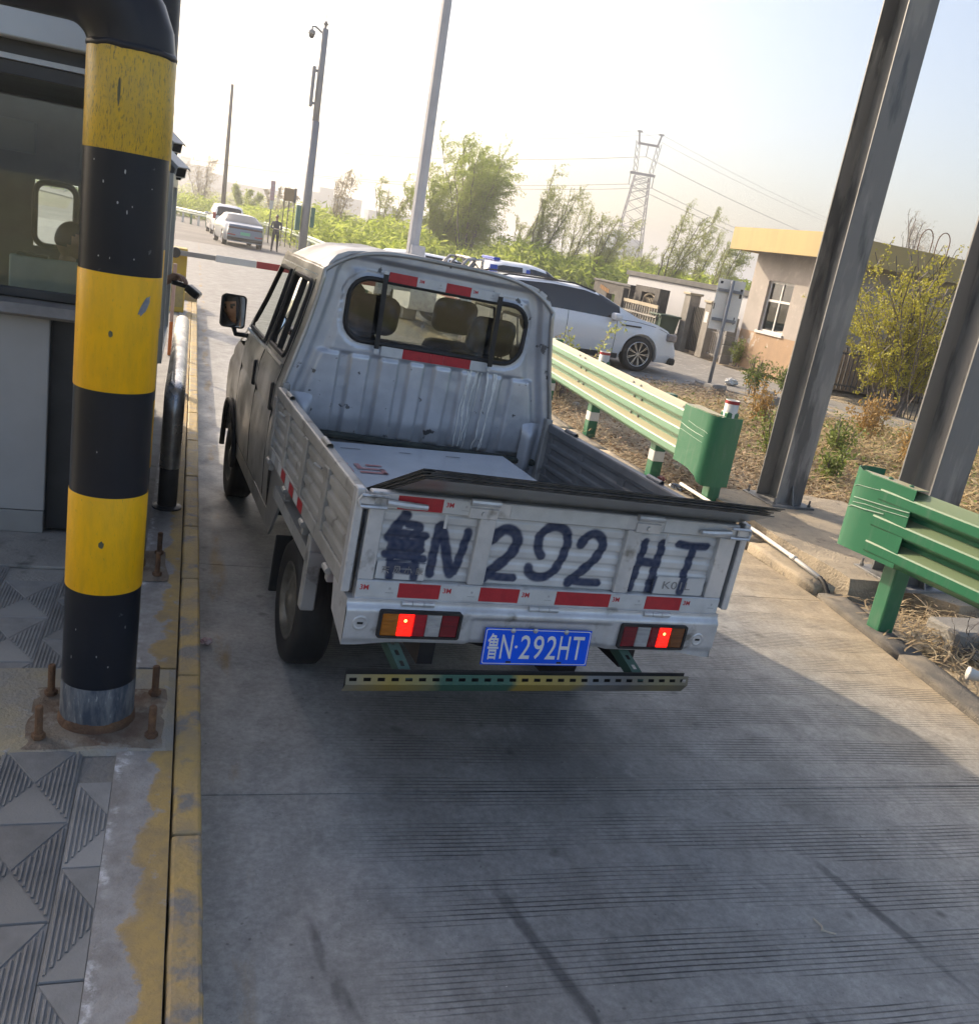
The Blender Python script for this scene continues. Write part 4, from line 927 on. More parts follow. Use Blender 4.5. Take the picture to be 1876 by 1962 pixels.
# mirror arm and mirror turned so that the camera meets the driver's face in it
MC = Vector((-.840, 3.48, 1.255))
TM = Matrix.Translation((TX, TY, 0)) @ Matrix.Rotation(TYAW, 4, 'Z') @ Matrix.Rotation(TROLL, 4, 'Y'); TI = TM.inverted()
CL = TI @ CAMLOC; DH = Vector((-.50, 2.60, 1.40))
nrm = ((CL-MC).normalized() + (DH-MC).normalized()).normalized()
mxx = nrm.cross(Vector((0, 0, 1))).normalized(); mzz = mxx.cross(nrm).normalized()
MM = Matrix((( mxx.x, -nrm.x, mzz.x, MC.x), (mxx.y, -nrm.y, mzz.y, MC.y), (mxx.z, -nrm.z, mzz.z, MC.z), (0, 0, 0, 1)))
# housing faces roughly backwards, glass set inside it
HM = Matrix.Translation(MC) @ Matrix.Rotation(math.atan2(-(CL-MC).x, -(CL-MC).y)*-1*.55, 4, 'Z')
b = NB(); box(b, -.078, .078, .006, .06, -.106, .106, .03, M=MM, seg=3); mir = O('mirror_housing', b, BLKP, truck, smooth=True)
b = NB(); pp = rrect(-.080, .080, -.108, .108, .028)
lo = [b.verts.new(MM @ Vector((x, -.004, z))) for x, z in pp]; hi = [b.verts.new(MM @ Vector((x*.90, -.004, z*.92))) for x, z in pp]; bk = [b.verts.new(MM @ Vector((x, .03, z))) for x, z in pp]
for i in range(len(pp)):
    j = (i+1) % len(pp); b.faces.new((lo[i], lo[j], hi[j], hi[i])); b.faces.new((bk[i], bk[j], lo[j], lo[i]))
O('mirror_rim', b, BLKP, mir)
b = NB(); b.faces.new([b.verts.new(MM @ Vector((x*.91, -.001, z*.93))) for x, z in pp]); O('mirror_glass', b, M('mirror_silver', (.75, .77, .78), .02, 1.0), mir)
b = NB(); tube(b, [(-.83, 3.50, 1.16), (-.81, 3.48, 1.11), (-.74, 3.40, 1.12)], .016, 8); O('mirror_arm', b, BLKP, truck)
# wheels
def wheel(t, c, r, w, side, mt_rim, spokes=0, steel=True, n=40):
    c = Vector(c)
    b = NB(); lathe(b, [(r*.62, -w*.42), (r*.80, -w*.5), (r*.94, -w*.47), (r, -w*.36), (r, w*.36), (r*.94, w*.47), (r*.80, w*.5), (r*.62, w*.42)], c, n, axis='x', caps=False); ty = O('tyre', b, RUB, t, smooth=True)
    b = NB(); s = side
    for k in range(3):
        lathe(b, [(r+.0015, -.006-.035+k*.035), (r-.004, -.035+k*.035-.003), (r-.004, -.035+k*.035+.003), (r+.0015, -.035+k*.035+.006)], c, n, axis='x', caps=False)
    O('tread_groove', b, DARK, ty)
    b = NB(); prof = [(r*.63, s*w*.44), (r*.60, s*w*.46), (r*.57, s*w*.30), (r*.50, s*w*.22), (r*.30, s*w*.40), (r*.17, s*w*.42), (r*.15, s*w*.47), (0.001, s*w*.47)]
    lathe(b, prof, c, n, axis='x', caps=False); O('rim', b, mt_rim, t, smooth=True)
RIMM = M('steel_rim', (.20, .19, .17), .5, .6, col2=(.12, .11, .09), scale=8)
for s in (-1, 1):
    for ly in (WCY, WCY+WB):
        x = s*.665; wheel(truck, (x, ly, .285 + x*TROLL), .285, .165, s, RIMM)
b = NB(); tube(b, [(-.6, WCY, .29), (.6, WCY, .29)], .05, 12); lathe(b, [(.05, -.11), (.12, -.06), (.12, .06), (.05, .11)], (0, WCY, .29), 14, axis='x'); O('rear_axle', b, DARK, truck)
b = NB(); box(b, -.46, -.40, .05, 3.9, .46, .56); box(b, .40, .46, .05, 3.9, .46, .56); box(b, -.4, .4, .30, .36, .46, .56); O('chassis_frame', b, DARK, truck)
b = NB(); tube(b, [(.18, .12, .42), (.18, .9, .42)], .075, 14); O('silencer', b, DARK, truck, smooth=True)
b = NB(); lathe(b, [(.19, -.08), (.285, -.07), (.285, .07), (.19, .08)], (.0, .48, .52), 24, axis='z'); O('spare_wheel', b, RUB, truck, smooth=True)
for s in (-1, 1):
    b = NB(); box(b, s*.75-.03, s*.75+.03, .62, .68, .40, .72, .006); box(b, s*.73-.05, s*.73+.05, .60, 1.52, .60, .66); O('wheel_guard', b, GALD, truck)
# load bed
b = NB(); box(b, -.755, .755, .04, 1.80, .715, .742); O('bed_floor', b, GALD, truck)
def corr(z, z0, z1, n, d=.012):
    f = (z-z0)/(z1-z0)*n; f -= math.floor(f); return d*(sm(.04, .14, f)-sm(.62, .72, f))
def bed_side(s, mat):
    X = lambda d: s*(.787-d)
    ps = O('side_panel', (lambda b: (grid(b, 60, 60, lambda u, v: (X(.016)+s*corr(.80+.25*v, .80, 1.05, 4)*.9, .05+1.73*u, .80+.25*v)), b)[1])(NB()), mat, truck, smooth=True)
    b = NB(); grid(b, 30, 60, lambda u, v: (X(.032)+s*corr(.80+.25*v, .80, 1.05, 4)*.9, .05+1.73*u, .80+.25*v)); O('inner_skin', b, mat, ps, smooth=True)
    b = NB(); tube(b, [(X(.016), .03, 1.075), (X(.016), 1.79, 1.075)], .003, 4); box(b, min(X(0), X(.045)), max(X(0), X(.045)), .035, 1.79, 1.045, 1.098, .010, seg=2); O('top_rail', b, mat, ps)
    b = NB(); box(b, min(X(-.002), X(.035)), max(X(-.002), X(.035)), .035, 1.79, .742, .805, .004); br_ = O('bottom_rail', b, mat, ps)
    for y in (.02, .465, .905, 1.345, 1.735):
        b = NB(); box(b, min(X(-.004), X(.03)), max(X(-.004), X(.03)), y+(.0 if y > .1 else .012), y+.062, .80, 1.05, .004); O('stake', b, mat, ps)
    for y in (.62, 1.50):
        b = NB(); tube(b, [(X(.022), y-.02, 1.103), (X(.022), y+.10, 1.103)], .013, 12, caps=False); tube(b, [(X(.022), y-.02, 1.103), (X(.022), y+.10, 1.103)], .010, 12, caps=False); O('rope_tube', b, mat, ps)
        b = NB(); tube(b, [(X(-.006), y-.05, 1.02), (X(-.03), y-.02, 1.03)], .006, 6); O('rope_peg', b, mat, ps)
    for y in (.25, .75, 1.20, 1.70):
        b = NB(); tube(b, [(X(-.008), y-.03, .735), (X(-.008), y+.03, .735)], .013, 8); box(b, min(X(-.004), X(.02)), max(X(-.004), X(.02)), y-.02, y+.02, .69, .742); O('hinge', b, mat, ps)
    for k, y in enumerate((1.47, 1.26, 1.04, .82)):
        if s < 0 and k:
            q = NB(); box(q, X(-.0035), X(-.002), y, y+.10, .748, .795); O('reflective_strip', q, RRED, br_)
        if s < 0:
            q = NB(); box(q, X(-.0035), X(-.002), y+.105, y+.20, .748, .795); O('reflective_strip', q, RWHT, br_)
    return ps
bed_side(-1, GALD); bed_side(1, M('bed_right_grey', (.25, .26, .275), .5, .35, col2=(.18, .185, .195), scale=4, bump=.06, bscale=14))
for s in (-1, 1):
    b = NB(); box(b, s*.7875-.016 if s < 0 else s*.7875-.014, s*.7875+.014 if s < 0 else s*.7875+.016, -.012, .035, .755, 1.122, .004); O('corner_post', b, GAL, truck)
    b = NB(); box(b, s*.745-.02, s*.745+.02, 1.78, 1.83, .74, 1.12, .005); O('front_post', b, GALD, truck)
# tailgate: frame and three ribbed panels with sprayed characters
tg = NB(); box(tg, -.752, .752, -.012, .028, 1.058, 1.116, .004); tail = O('tailgate', tg, GAL, truck)
b = NB(); box(b, -.752, .752, -.0135, .028, .728, .803, .003); O('bottom_rail', b, GAL, tail)
for x0, x1 in ((-.752, -.697), (-.352, -.290), (.250, .312), (.674, .752)):
    b = NB(); box(b, x0, x1, -.010, .028, .803, 1.058, .003); O('upright', b, GAL, tail)
b = NB(); box(b, -.75, .75, .0285, .031, .73, 1.11); O('inner_skin', b, GALD, tail)
STROKES = [
 # lu character, N
 ([(-.615, 1.035), (-.645, .985), (-.66, .955)], .020), ([(-.60, 1.005), (-.555, 1.0), (-.565, .985)], .016), ([(-.655, .972), (-.535, .965)], .017), ([(-.65, .965), (-.645, .905)], .016), ([(-.545, .965), (-.548, .905)], .016),
 ([(-.65, .94), (-.545, .935)], .015), ([(-.65, .915), (-.54, .912)], .015), ([(-.60, .965), (-.598, .915)], .014), ([(-.665, .892), (-.525, .882)], .014), ([(-.645, .87), (-.640, .815)], .015), ([(-.555, .865), (-.552, .815)], .015), ([(-.64, .862), (-.555, .858)], .012), ([(-.63, .838), (-.57, .836)], .009),
 ([(-.487, 1.005), (-.492, .94), (-.492, .83)], .017), ([(-.482, 1.008), (-.455, .94), (-.425, .85), (-.418, .835)], .019), ([(-.378, .992), (-.388, .92), (-.402, .845)], .016),
 # 292
 ([(-.283, .972), (-.265, 1.000), (-.235, 1.018), (-.195, 1.005), (-.180, .970), (-.195, .925), (-.235, .880), (-.275, .845), (-.290, .825)], .021), ([(-.285, .838), (-.235, .832), (-.170, .832)], .015),
 ([(-.09, .94), (-.105, .985), (-.085, 1.025), (-.045, 1.045), (.005, 1.03), (.022, .985), (.012, .925), (-.005, .875), (-.035, .845), (-.08, .838), (-.112, .855), (-.118, .875)], .018), ([(-.09, .94), (-.078, .925)], .018),
 ([(.075, .98), (.095, 1.015), (.13, 1.028), (.165, 1.005), (.170, .97), (.150, .925), (.110, .880), (.075, .845), (.058, .826)], .019), ([(.062, .836), (.12, .830), (.185, .832)], .015),
 # HT
 ([(.352, 1.010), (.348, .95), (.340, .88), (.330, .815)], .016), ([(.430, 1.010), (.426, .95), (.420, .88), (.415, .81)], .018), ([(.350, .930), (.425, .925)], .017),
 ([(.505, 1.012), (.56, 1.006), (.635, 1.010)], .017), ([(.575, 1.005), (.572, .94), (.560, .87), (.556, .82)], .018)]
def chaikin(P, n=3):
    for _ in range(n):
        if len(P) < 3: return P
        Q_ = [P[0]]
        for a, c in zip(P, P[1:]): Q_ += [(a[0]*.75+c[0]*.25, a[1]*.75+c[1]*.25), (a[0]*.25+c[0]*.75, a[1]*.25+c[1]*.75)]
        P = Q_+[P[-1]]
    return P
SEG = [(Vector((a[0], a[1], 0)), Vector((c[0], c[1], 0)), w) for pl_, w in STROKES for a, c in zip(chaikin(pl_), chaikin(pl_)[1:])]
def spray(x, z):
    p = Vector((x, z, 0)); best = 0.0
    for a, c, w in SEG:
        if abs(p.x-(a.x+c.x)/2) > .1 or abs(p.y-(a.y+c.y)/2) > .1: continue
        d = c-a; k = max(0, min(1, (p-a).dot(d)/max(d.length_squared, 1e-9))); ds = (p-a-d*k).length
        v = 1-sm(w*.80, w*1.25, ds)*.94 - .06*sm(w*1.25, w*2.6, ds); best = max(best, v)
        if best >= 1: break
    return best*(.93+.07*noise.noise(Vector((x*60, z*60, 0)))) + .0
def spray_mat():
    m = bpy.data.materials.new('sprayed_panel'); m.use_nodes = True; N, L, bs = nodes_of(m)
    at = N.new('ShaderNodeAttribute'); at.attribute_name = 'spray'
    n = N.new('ShaderNodeTexNoise'); n.inputs['Scale'].default_value = 6; tc = N.new('ShaderNodeTexCoord'); L.new(tc.outputs['Object'], n.inputs['Vector'])
    r = N.new('ShaderNodeValToRGB'); r.color_ramp.elements[0].color = (.54, .545, .55, 1); r.color_ramp.elements[1].color = (.68, .69, .695, 1); r.color_ramp.elements[0].position = .35; r.color_ramp.elements[1].position = .65
    L.new(n.outputs['Fac'], r.inputs[0])
    mx = N.new('ShaderNodeMix'); mx.data_type = 'RGBA'; L.new(at.outputs['Fac'], mx.inputs[0]); L.new(r.outputs[0], mx.inputs[6]); mx.inputs[7].default_value = (.003, .016, .068, 1); L.new(mx.outputs[2], bs.inputs['Base Color'])
    mt = N.new('ShaderNodeMapRange'); mt.inputs[3].default_value = .2; mt.inputs[4].default_value = 0; L.new(at.outputs['Fac'], mt.inputs[0]); L.new(mt.outputs[0], bs.inputs['Metallic'])
    ro = N.new('ShaderNodeMapRange'); ro.inputs[3].default_value = .42; ro.inputs[4].default_value = .85; L.new(at.outputs['Fac'], ro.inputs[0]); L.new(ro.outputs[0], bs.inputs['Roughness'])
    return m
SPM = spray_mat()
def sprayed(name, parent, x0, x1, z0, z1, yf, step=.0042):
    b = NB(); nu, nv = int((x1-x0)/step), int((z1-z0)/step)
    grid(b, nu, nv, lambda u, v: (x0+(x1-x0)*u, yf(z0+(z1-z0)*v), z0+(z1-z0)*v))
    me = fin(b, name, True, [SPM]); a = me.attributes.new('spray', 'FLOAT', 'POINT')
    for i, v in enumerate(me.vertices): a.data[i].value = spray(v.co.x, v.co.z)
    o = bpy.data.objects.new(name, me); link(o, parent); return o
pf = lambda z: .016-corr(z, .800, 1.060, 5, .0055)
for x0, x1 in ((-.697, -.352), (-.290, .250), (.312, .674)): sprayed('ribbed_panel', tail, x0, x1, .803, 1.058, pf)
lp = sprayed('name_plate', tail, -.690, -.515, .806, .872, lambda z: -.0005)
rp = sprayed('name_plate', tail, .425, .662, .806, .878, lambda z: -.0005)
RX90 = Matrix.Rotation(R(90), 4, 'X')
EMB = M('chrome_letter', (.55, .55, .55), .3, .9, col2=(.2, .2, .2), scale=30)
for k, ch in enumerate('东风小康'):
    T(ch, EMB, lp, Matrix.Translation((-.672+.041*k, -.0022, .826)) @ RX90, w=.028, h=.030, bold=.01)
T('K01L', M('grey_letter', (.25, .255, .26), .5, .3, col2=(.2, .2, .21), scale=9), rp, Matrix.Translation((.47, -.0022, .828)) @ RX90 @ Matrix.Shear('XZ', 4, (.0, .0)), w=.13, h=.032)
for x0, x1, red in ((-.750, -.604, 0), (-.603, -.451, 1), (-.450, -.300, 0), (-.299, -.144, 1), (-.143, .008, 0), (.009, .241, 1), (.242, .401, 0), (.402, .567, 1), (.568, .745, 0)):
    strip(tail, x0, x1, .745, .798, -.0137, red)
for x0, x1, red in ((-.66, -.50, 1), (-.499, -.385, 0)): strip(tail, x0, x1, 1.062, 1.110, -.0125, red)
strip(tail, -.245, .235, 1.064, 1.108, -.0125, 0, logo=False); strip(tail, .40, .665, 1.064, 1.108, -.0125, 0, logo=False)
for x in (-.347, .330):
    b = NB(); box(b, x-.055, x+.055, -.018, -.012, 1.052, 1.092, .003); tube(b, [(x-.055, -.016, 1.112), (x+.055, -.016, 1.112)], .013, 10); lathe(b, [(.009, -.006), (.009, .0)], (x, -.018, 1.072), 10, axis='y'); O('top_hinge', b, GAL, tail)
for x in (-.526, -.036, .462):
    b = NB(); tube(b, [(x-.06, -.022, .727), (x-.022, -.022, .727)], .011, 10); tube(b, [(x-.020, -.022, .727), (x+.020, -.022, .727)], .011, 10); tube(b, [(x+.022, -.022, .727), (x+.06, -.022, .727)], .011, 10); box(b, x-.05, x+.05, -.015, -.012, .727, .745); O('bottom_hinge', b, GAL, tail)
for s in (-1, 1):
    b = NB(); tube(b, [(s*.70, -.026, 1.086), (s*.63, -.032, 1.083), (s*.56, -.030, 1.081)], [.011, .013, .010], 8); O('latch_lever', b, GAL, tail)
    b = NB(); pts = [(s*.70, -.03, 1.105), (s*.79, -.03, 1.105), (s*.797, -.025, 1.085), (s*.79, -.03, 1.066), (s*.70, -.03, 1.066)]; tube(b, pts, .006, 6); box(b, min(s*.74, s*.795), max(s*.74, s*.795), -.024, -.014, 1.07, 1.10, .004); O('latch_clasp', b, GAL, tail)
for x in (-.48, .425):
    b = NB(); bar(b, (x, -.012, 1.056), (x, -.016, 1.008), .010, .004, up=(0, 1, 0)); O('pin_tab', b, GAL, tail)
# rear valance with lamps
def bz0(x): return .580-.012*x - .02*sm(.55, .76, abs(x)) + .012*sm(.24, .16, abs(x+.02))
def val_y(x, z):
    y = -.020 - .018*sm(.725, .70, z) + .010*sm(.60, .575, z)
    if abs(x+.03) < .30: y += .014*sm(.30, .27, abs(x+.03))*sm(.688, .676, z)
    return y + .002*noise.noise(Vector((x*6, z*8, 3)))
b = NB()
def vf(u, v):
    x = -.778+1.536*u; z = bz0(x)+(.738-bz0(x))*v; return (x, val_y(x, z), z)
LL = (-.664, -.360, .607, .709); LR = (.302, .607, .590, .693)
def vk(u, v):
    x = -.778+1.536*u; z = bz0(x)+(.738-bz0(x))*v
    for q in (LL, LR):
        if q[0]+.008 < x < q[1]-.008 and q[2]+.008 < z < q[3]-.008: return False
    return True
grid(b, 190, 24, vf, vk); val = O('rear_valance', b, GAL, truck, smooth=True)
b = NB(); quad(b, (-.778, -.02, .738), (.758, -.02, .738), (.758, .03, .738), (-.778, .03, .738)); quad(b, (-.778, -.02, .738), (-.778, .20, .738), (-.778, .16, .62), (-.778, -.035, .57)); quad(b, (.758, -.02, .738), (.758, .20, .738), (.758, .16, .62), (.758, -.035, .55)); O('valance_return', b, GAL, val)
def lens(nm, col, e=0.0): return M(nm, col, .18, col2=tuple(c*.7 for c in col), scale=60, stretch=(.2, 1, 1), coat=.5, emit=col if e else None, estr=e, bump=.25, bscale=90, bdist=.003)
AMB, LIT, DRD, CLR, RDD = lens('lens_amber', (.42, .14, .008)), lens('lens_lit_red', (1.0, .012, .006), 1.1), lens('lens_dark_red', (.20, .006, .012)), lens('lens_clear', (.42, .42, .42)), lens('lens_red', (.42, .01, .02))
def lamp(q, parts_):
    b = NB(); x0, x1, z0, z1 = q; pp = rrect(x0, x1, z0, z1, .010, 3); pi = rrect(x0+.010, x1-.010, z0+.009, z1-.009, .005, 3)
    ri = [[b.verts.new((x, y, z)) for x, z in P_] for P_, y in ((pp, -.030), (pp, -.052), (pi, -.052), (pi, -.030))]
    for A, B in zip(ri, ri[1:]):
        for i in range(len(A)): b.faces.new((A[i], A[(i+1) % len(A)], B[(i+1) % len(A)], B[i]))
    lm = O('tail_light', b, RUB, truck)
    for f0, f1, mt in parts_:
        w = x1-x0-.02; a, c = x0+.01+w*f0, x0+.01+w*f1; c2 = NB(); box(c2, a, c-.0015, -.050, -.028, z0+.009, z1-.009, .002)
        for k in range(7): box(c2, a+.004, c-.006, -.0515, -.050, z0+.016+.0105*k, z0+.021+.0105*k)
        ln_ = O('lens', c2, mt, lm)
        if mt is LIT:
            c3 = NB(); lathe(c3, [(.006, 0), (.005, -.002), (.001, -.003)], ((a+c)/2-.004, -.0517, z0+.068), 10, axis='y', caps=False); O('bulb_glow', c3, M('bulb_hot', (1, .45, .12), .3, emit=(1, .45, .12), estr=2.5), ln_)
        else:
            c3 = NB(); box(c3, a+.008, c-.010, -.0522, -.0512, z0+.018, z0+.052); O('inner_reflector', c3, mt, ln_)
    return lm
lamp(LL, ((0, .215, AMB), (.215, .41, LIT), (.41, .575, RDD), (.575, .77, CLR), (.77, 1, DRD)))
lamp(LR, ((0, .23, DRD), (.23, .44, CLR), (.44, .585, DRD), (.585, .775, LIT), (.775, 1, lens('lens_dull_amber', (.20, .065, .012)))))
for x, z in ((-.725, .655), (.675, .632)):
    b = NB(); lathe(b, [(.030, .002), (.026, -.006), (.018, -.002), (.012, .001), (0.001, .001)], (x, -.036, z), 20, axis='y', caps=False); O('dimple', b, GAL, val, smooth=True)
    b = NB(); box(b, x-.010, x+.010, -.040, -.037, z-.004, z+.004); O('dimple_slot', b, DARK, val)
# number plate
PBL = M('plate_blue', (.002, .11, .85), .5, spec=.15, col2=(.004, .10, .74), scale=9); PWH = M('plate_white', (.75, .76, .77), .4, col2=(.68, .69, .70), scale=9)
PC = Vector((-.037, -.046, .585)); PMx = Matrix.Translation(PC) @ Matrix.Rotation(R(-6), 4, 'X')
b = NB(); vs = []
vs = box(b, -.22, .22, -.0015, .0015, -.07, .07); bmesh.ops.transform(b, matrix=PMx, verts=vs); npl = O('number_plate', b, PBL, truck)
b = NB(); o1, o2 = rrect(-.2165, .2165, -.0665, .0665, .008, 3), rrect(-.2135, .2135, -.0635, .0635, .006, 3)
A = [b.verts.new(PMx @ Vector((x, -.0022, z))) for x, z in o1]; B = [b.verts.new(PMx @ Vector((x, -.0022, z))) for x, z in o2]
for i in range(len(A)): b.faces.new((A[i], A[(i+1) % len(A)], B[(i+1) % len(B)], B[i]))
O('plate_border', b, PWH, npl)
CW = [('鲁', -.205, .046, .100), ('N', -.150, .046, .092), ('2', -.072, .043, .092), ('9', -.018, .043, .092), ('2', .036, .043, .092), ('H', .090, .044, .092), ('T', .146, .048, .092)]
for ch, x, w, h in CW: T(ch, PWH, npl, PMx @ Matrix.Translation((x, -.0024, -.050 if ch == '鲁' else -.046)) @ RX90, w=w, h=h, name='plate_character', bold=.006 if ch != '鲁' else .012)
b = NB(); c2 = [PMx @ Vector((-.088+.0055*math.cos(R(a)), -.0024, .0055*math.sin(R(a)))) for a in range(0, 360, 30)]; b.faces.new([b.verts.new(p) for p in c2]); O('plate_dot', b, PWH, npl)
for x, z in ((-.11, .062), (.11, .062), (-.02, .064)):
    b = NB(); lathe(b, [(.010, 0), (.009, -.004), (.004, -.007), (.0005, -.0075)], PMx @ Vector((x, -.002, z)), 12, axis='y', caps=False); O('plate_screw', b, GAL if x else DARK, npl)
for x in (-.11, .10):
    b = NB(); v = box(b, x-.010, x+.010, -.0026, -.0018, -.0625, -.0555); bmesh.ops.transform(b, matrix=PMx, verts=v); O('plate_slot', b, DARK, npl)
# slotted-angle underrun bar in patchy paint
def patch_mat():
    m = bpy.data.materials.new('patchy_bar_paint'); m.use_nodes = True; N, L, bs = nodes_of(m)
    tc = N.new('ShaderNodeTexCoord'); sx = N.new('ShaderNodeSeparateXYZ'); L.new(tc.outputs['Object'], sx.inputs[0])
    n = N.new('ShaderNodeTexNoise'); n.inputs['Scale'].default_value = 14; n.inputs['Detail'].default_value = 5; L.new(tc.outputs['Object'], n.inputs['Vector'])
    a = N.new('ShaderNodeMath'); a.operation = 'MULTIPLY_ADD'; a.inputs[1].default_value = .10; L.new(n.outputs['Fac'], a.inputs[0]); L.new(sx.outputs[0], a.inputs[2])
    mr = N.new('ShaderNodeMapRange'); mr.inputs[1].default_value = -.70; mr.inputs[2].default_value = .70; L.new(a.outputs[0], mr.inputs[0])
    cr = N.new('ShaderNodeValToRGB'); cr.color_ramp.interpolation = 'LINEAR'; e = cr.color_ramp.elements
    cols = [(0, (.22, .20, .14)), (.10, (.30, .22, .05)), (.21, (.20, .20, .10)), (.24, (.03, .10, .07)), (.42, (.035, .11, .08)), (.45, (.33, .24, .05)), (.62, (.28, .22, .07)), (.66, (.16, .17, .18)), (.78, (.12, .115, .11)), (.90, (.22, .19, .10)), (1, (.15, .13, .10))]
    e[0].position, e[0].color = cols[0][0], (*cols[0][1], 1); e[1].position, e[1].color = cols[-1][0], (*cols[-1][1], 1)
    for p, c in cols[1:-1]: q = e.new(p); q.color = (*c, 1)
    L.new(mr.outputs[0], cr.inputs[0]); L.new(cr.outputs[0], bs.inputs['Base Color']); bs.inputs['Roughness'].default_value = .6
    return m
BARM = patch_mat(); GRN = M('bar_green', (.035, .085, .065), .6, col2=(.05, .10, .08), scale=9)
def slotted(b, o, ux, uz, ln, h, n, sw=.022, sh=.011, thick=.004):
    """flat strip with real slots: o origin, ux along, uz across"""
    o, ux, uz = Vector(o), Vector(ux).normalized(), Vector(uz).normalized(); P = lambda a, c: o+ux*a+uz*c
    m0, m1 = h/2-sh/2, h/2+sh/2
    def q(a0, a1, c0, c1): quad(b, P(a0, c0), P(a1, c0), P(a1, c1), P(a0, c1))
    q(0, ln, 0, m0); q(0, ln, m1, h); p = ln/n; a = 0
    for k in range(n):
        c = (k+.5)*p; q(a, c-sw/2, m0, m1); a = c+sw/2
    q(a, ln, m0, m1)
b = NB(); slotted(b, (-.765, -.125, .468), (1, 0, .004), (0, .25, 1), 1.385, .036, 28, .026, .012)
quad(b, (-.765, -.125, .468), (.62, -.125, .4735), (.62, -.095, .432), (-.765, -.095, .428)); quad(b, (-.765, -.123, .466), (-.765, -.095, .43), (.62, -.095, .434), (.62, -.123, .472))
ub = O('underrun_bar', b, BARM, truck)
b = NB(); box(b, -.76, .615, -.094, -.090, .434, .51); O('slot_shade_strip', b, DARK, ub)  # added dark strip so the bar slots look shaded
for x0, x1 in ((-.615, -.535), (.315, .425)):
    b = NB(); a0 = Vector((x0, .02, .62)); a1 = Vector((x1, -.10, .475)); d = a1-a0
    slotted(b, a0-Vector((.02, 0, 0)), d, (1, 0, .05), d.length, .042, 5, .020, .014); quad(b, a0-Vector((.02, 0, 0)), a1-Vector((.02, 0, 0)), a1+Vector((-.03, .05, -.02)), a0+Vector((-.03, .05, -.02)))
    O('bar_bracket', b, GRN, ub)
# ------------------------------------------------------------------ load: steel sheets and a big carton
SHM = M('cold_rolled_sheet', (.34, .345, .34), .38, .45, col2=(.25, .25, .245), scale=3, stretch=(.4, 3, 3), bump=.03, bscale=6, rough2=.34)
SHE = M('sheet_edge', (.10, .10, .105), .45, .6, col2=(.05, .05, .05), scale=20)
st = thing('steel_sheets', 'stack of dark steel sheets sticking up out of the truck bed over the tailgate', 'steel sheets', (TX, TY, 0), TYAW, TROLL)
rn = random.Random(5)
for k in range(7):
    b = NB(); off = .0065*k; sh_ = rn.uniform(-.012, .012); x0 = -.655+.010*k*(k % 2)+rn.uniform(-.004, .01); x1 = .735+rn.uniform(-.03, .05)+.008*k
    ya = -.205+.006*k+rn.uniform(-.006, .006); zf = lambda y: 1.128-.48*(y) + off
    P = [(x0, ya), (x1, ya+.03+rn.uniform(-.01, .02)), (x1-.05, .52), (x0-.09, .52)]
    lo = [b.verts.new((x, y, zf(y))) for x, y in P]; hi = [b.verts.new((x, y, zf(y)+.0035)) for x, y in P]
    b.faces.new(lo[::-1]); b.faces.new(hi)
    for i in range(4): b.faces.new((lo[i], lo[(i+1) % 4], hi[(i+1) % 4], hi[i])).material_index = 1
    O('sheet', b, [SHM, SHE], st)
cb = thing('carton', 'large flat white carton with red print lying in the truck bed by the cab', 'carton', (TX, TY, 0), TYAW, TROLL)
CWH = M('white_card', (.52, .56, .62), .25, col2=(.46, .50, .56), scale=4)
b = NB(); box(b, -.70, .43, .56, 1.62, .743, .885, .005)
for v in b.verts: v.co.z += .03*(v.co.x+.7)/1.1
O('box_body', b, CWH, cb)
def on_top(x, y): return Matrix.Translation((x, y, .889+.03*(x+.7)/1.1)) @ Matrix.Rotation(R(-1.5), 4, 'Y')
for x0 in (-.66, -.50):
    b = NB()
    for a in ((0, .13, 0, .025), (0, .13, .06, .085), (.0, .025, .085, .15), (.055, .13, .125, .15), (.105, .13, 0, .085)): box(b, a[0], a[1], a[2], a[3], -.0002, .0004, M=on_top(x0, 1.05))
    O('red_print', b, M('faded_red_print', (.55, .22, .22), .5, col2=(.5, .3, .3), scale=20), cb)
for x, w in ((-.50, .10), (-.20, .06), (.05, .08)):
    b = NB(); box(b, 0, w, 0, .008, -.0002, .0003, M=on_top(x, 1.48)); O('printed_line', b, M('print_black', (.05, .05, .06), .5, col2=(.07, .07, .08), scale=5), cb)
# driver, seen only in the mirror
JK = M('jacket_brown', (.06, .05, .04), .8, col2=(.08, .065, .05), scale=8)
def tw(p): return TM @ (Vector(p)-Vector((0, .18, 0)))
Jd = dict(pel=(-.38, 2.74, .86), chest=(-.42, 2.76, 1.13), neck=(-.455, 2.775, 1.295), head=(-.50, 2.78, 1.425), shL=(-.61, 2.78, 1.20), shR=(-.25, 2.80, 1.25), elL=(-.64, 2.96, 1.02), elR=(-.14, 3.00, 1.06), wrL=(-.50, 3.20, 1.12), wrR=(-.24, 3.21, 1.12),
          hipL=(-.47, 2.78, .83), hipR=(-.29, 2.78, .83), knL=(-.49, 3.18, .86), knR=(-.27, 3.18, .86), anL=(-.49, 3.32, .58), anR=(-.27, 3.32, .58), toL=(-.49, 3.44, .55), toR=(-.27, 3.44, .55), palmL=(0, .3, -1), palmR=(0, .3, -1), curlL=.9, curlR=.9)
Jd = {k: (tuple(tw(p)) if k[:4] not in ('palm', 'curl') else p) for k, p in Jd.items()}
human('person', 'truck driver in a dark jacket whose face shows in the wing mirror', Jd, TM.to_3x3() @ Vector((-.72, .62, -.25)), [SKIN, JK, UNI, SHOE], size=.97)
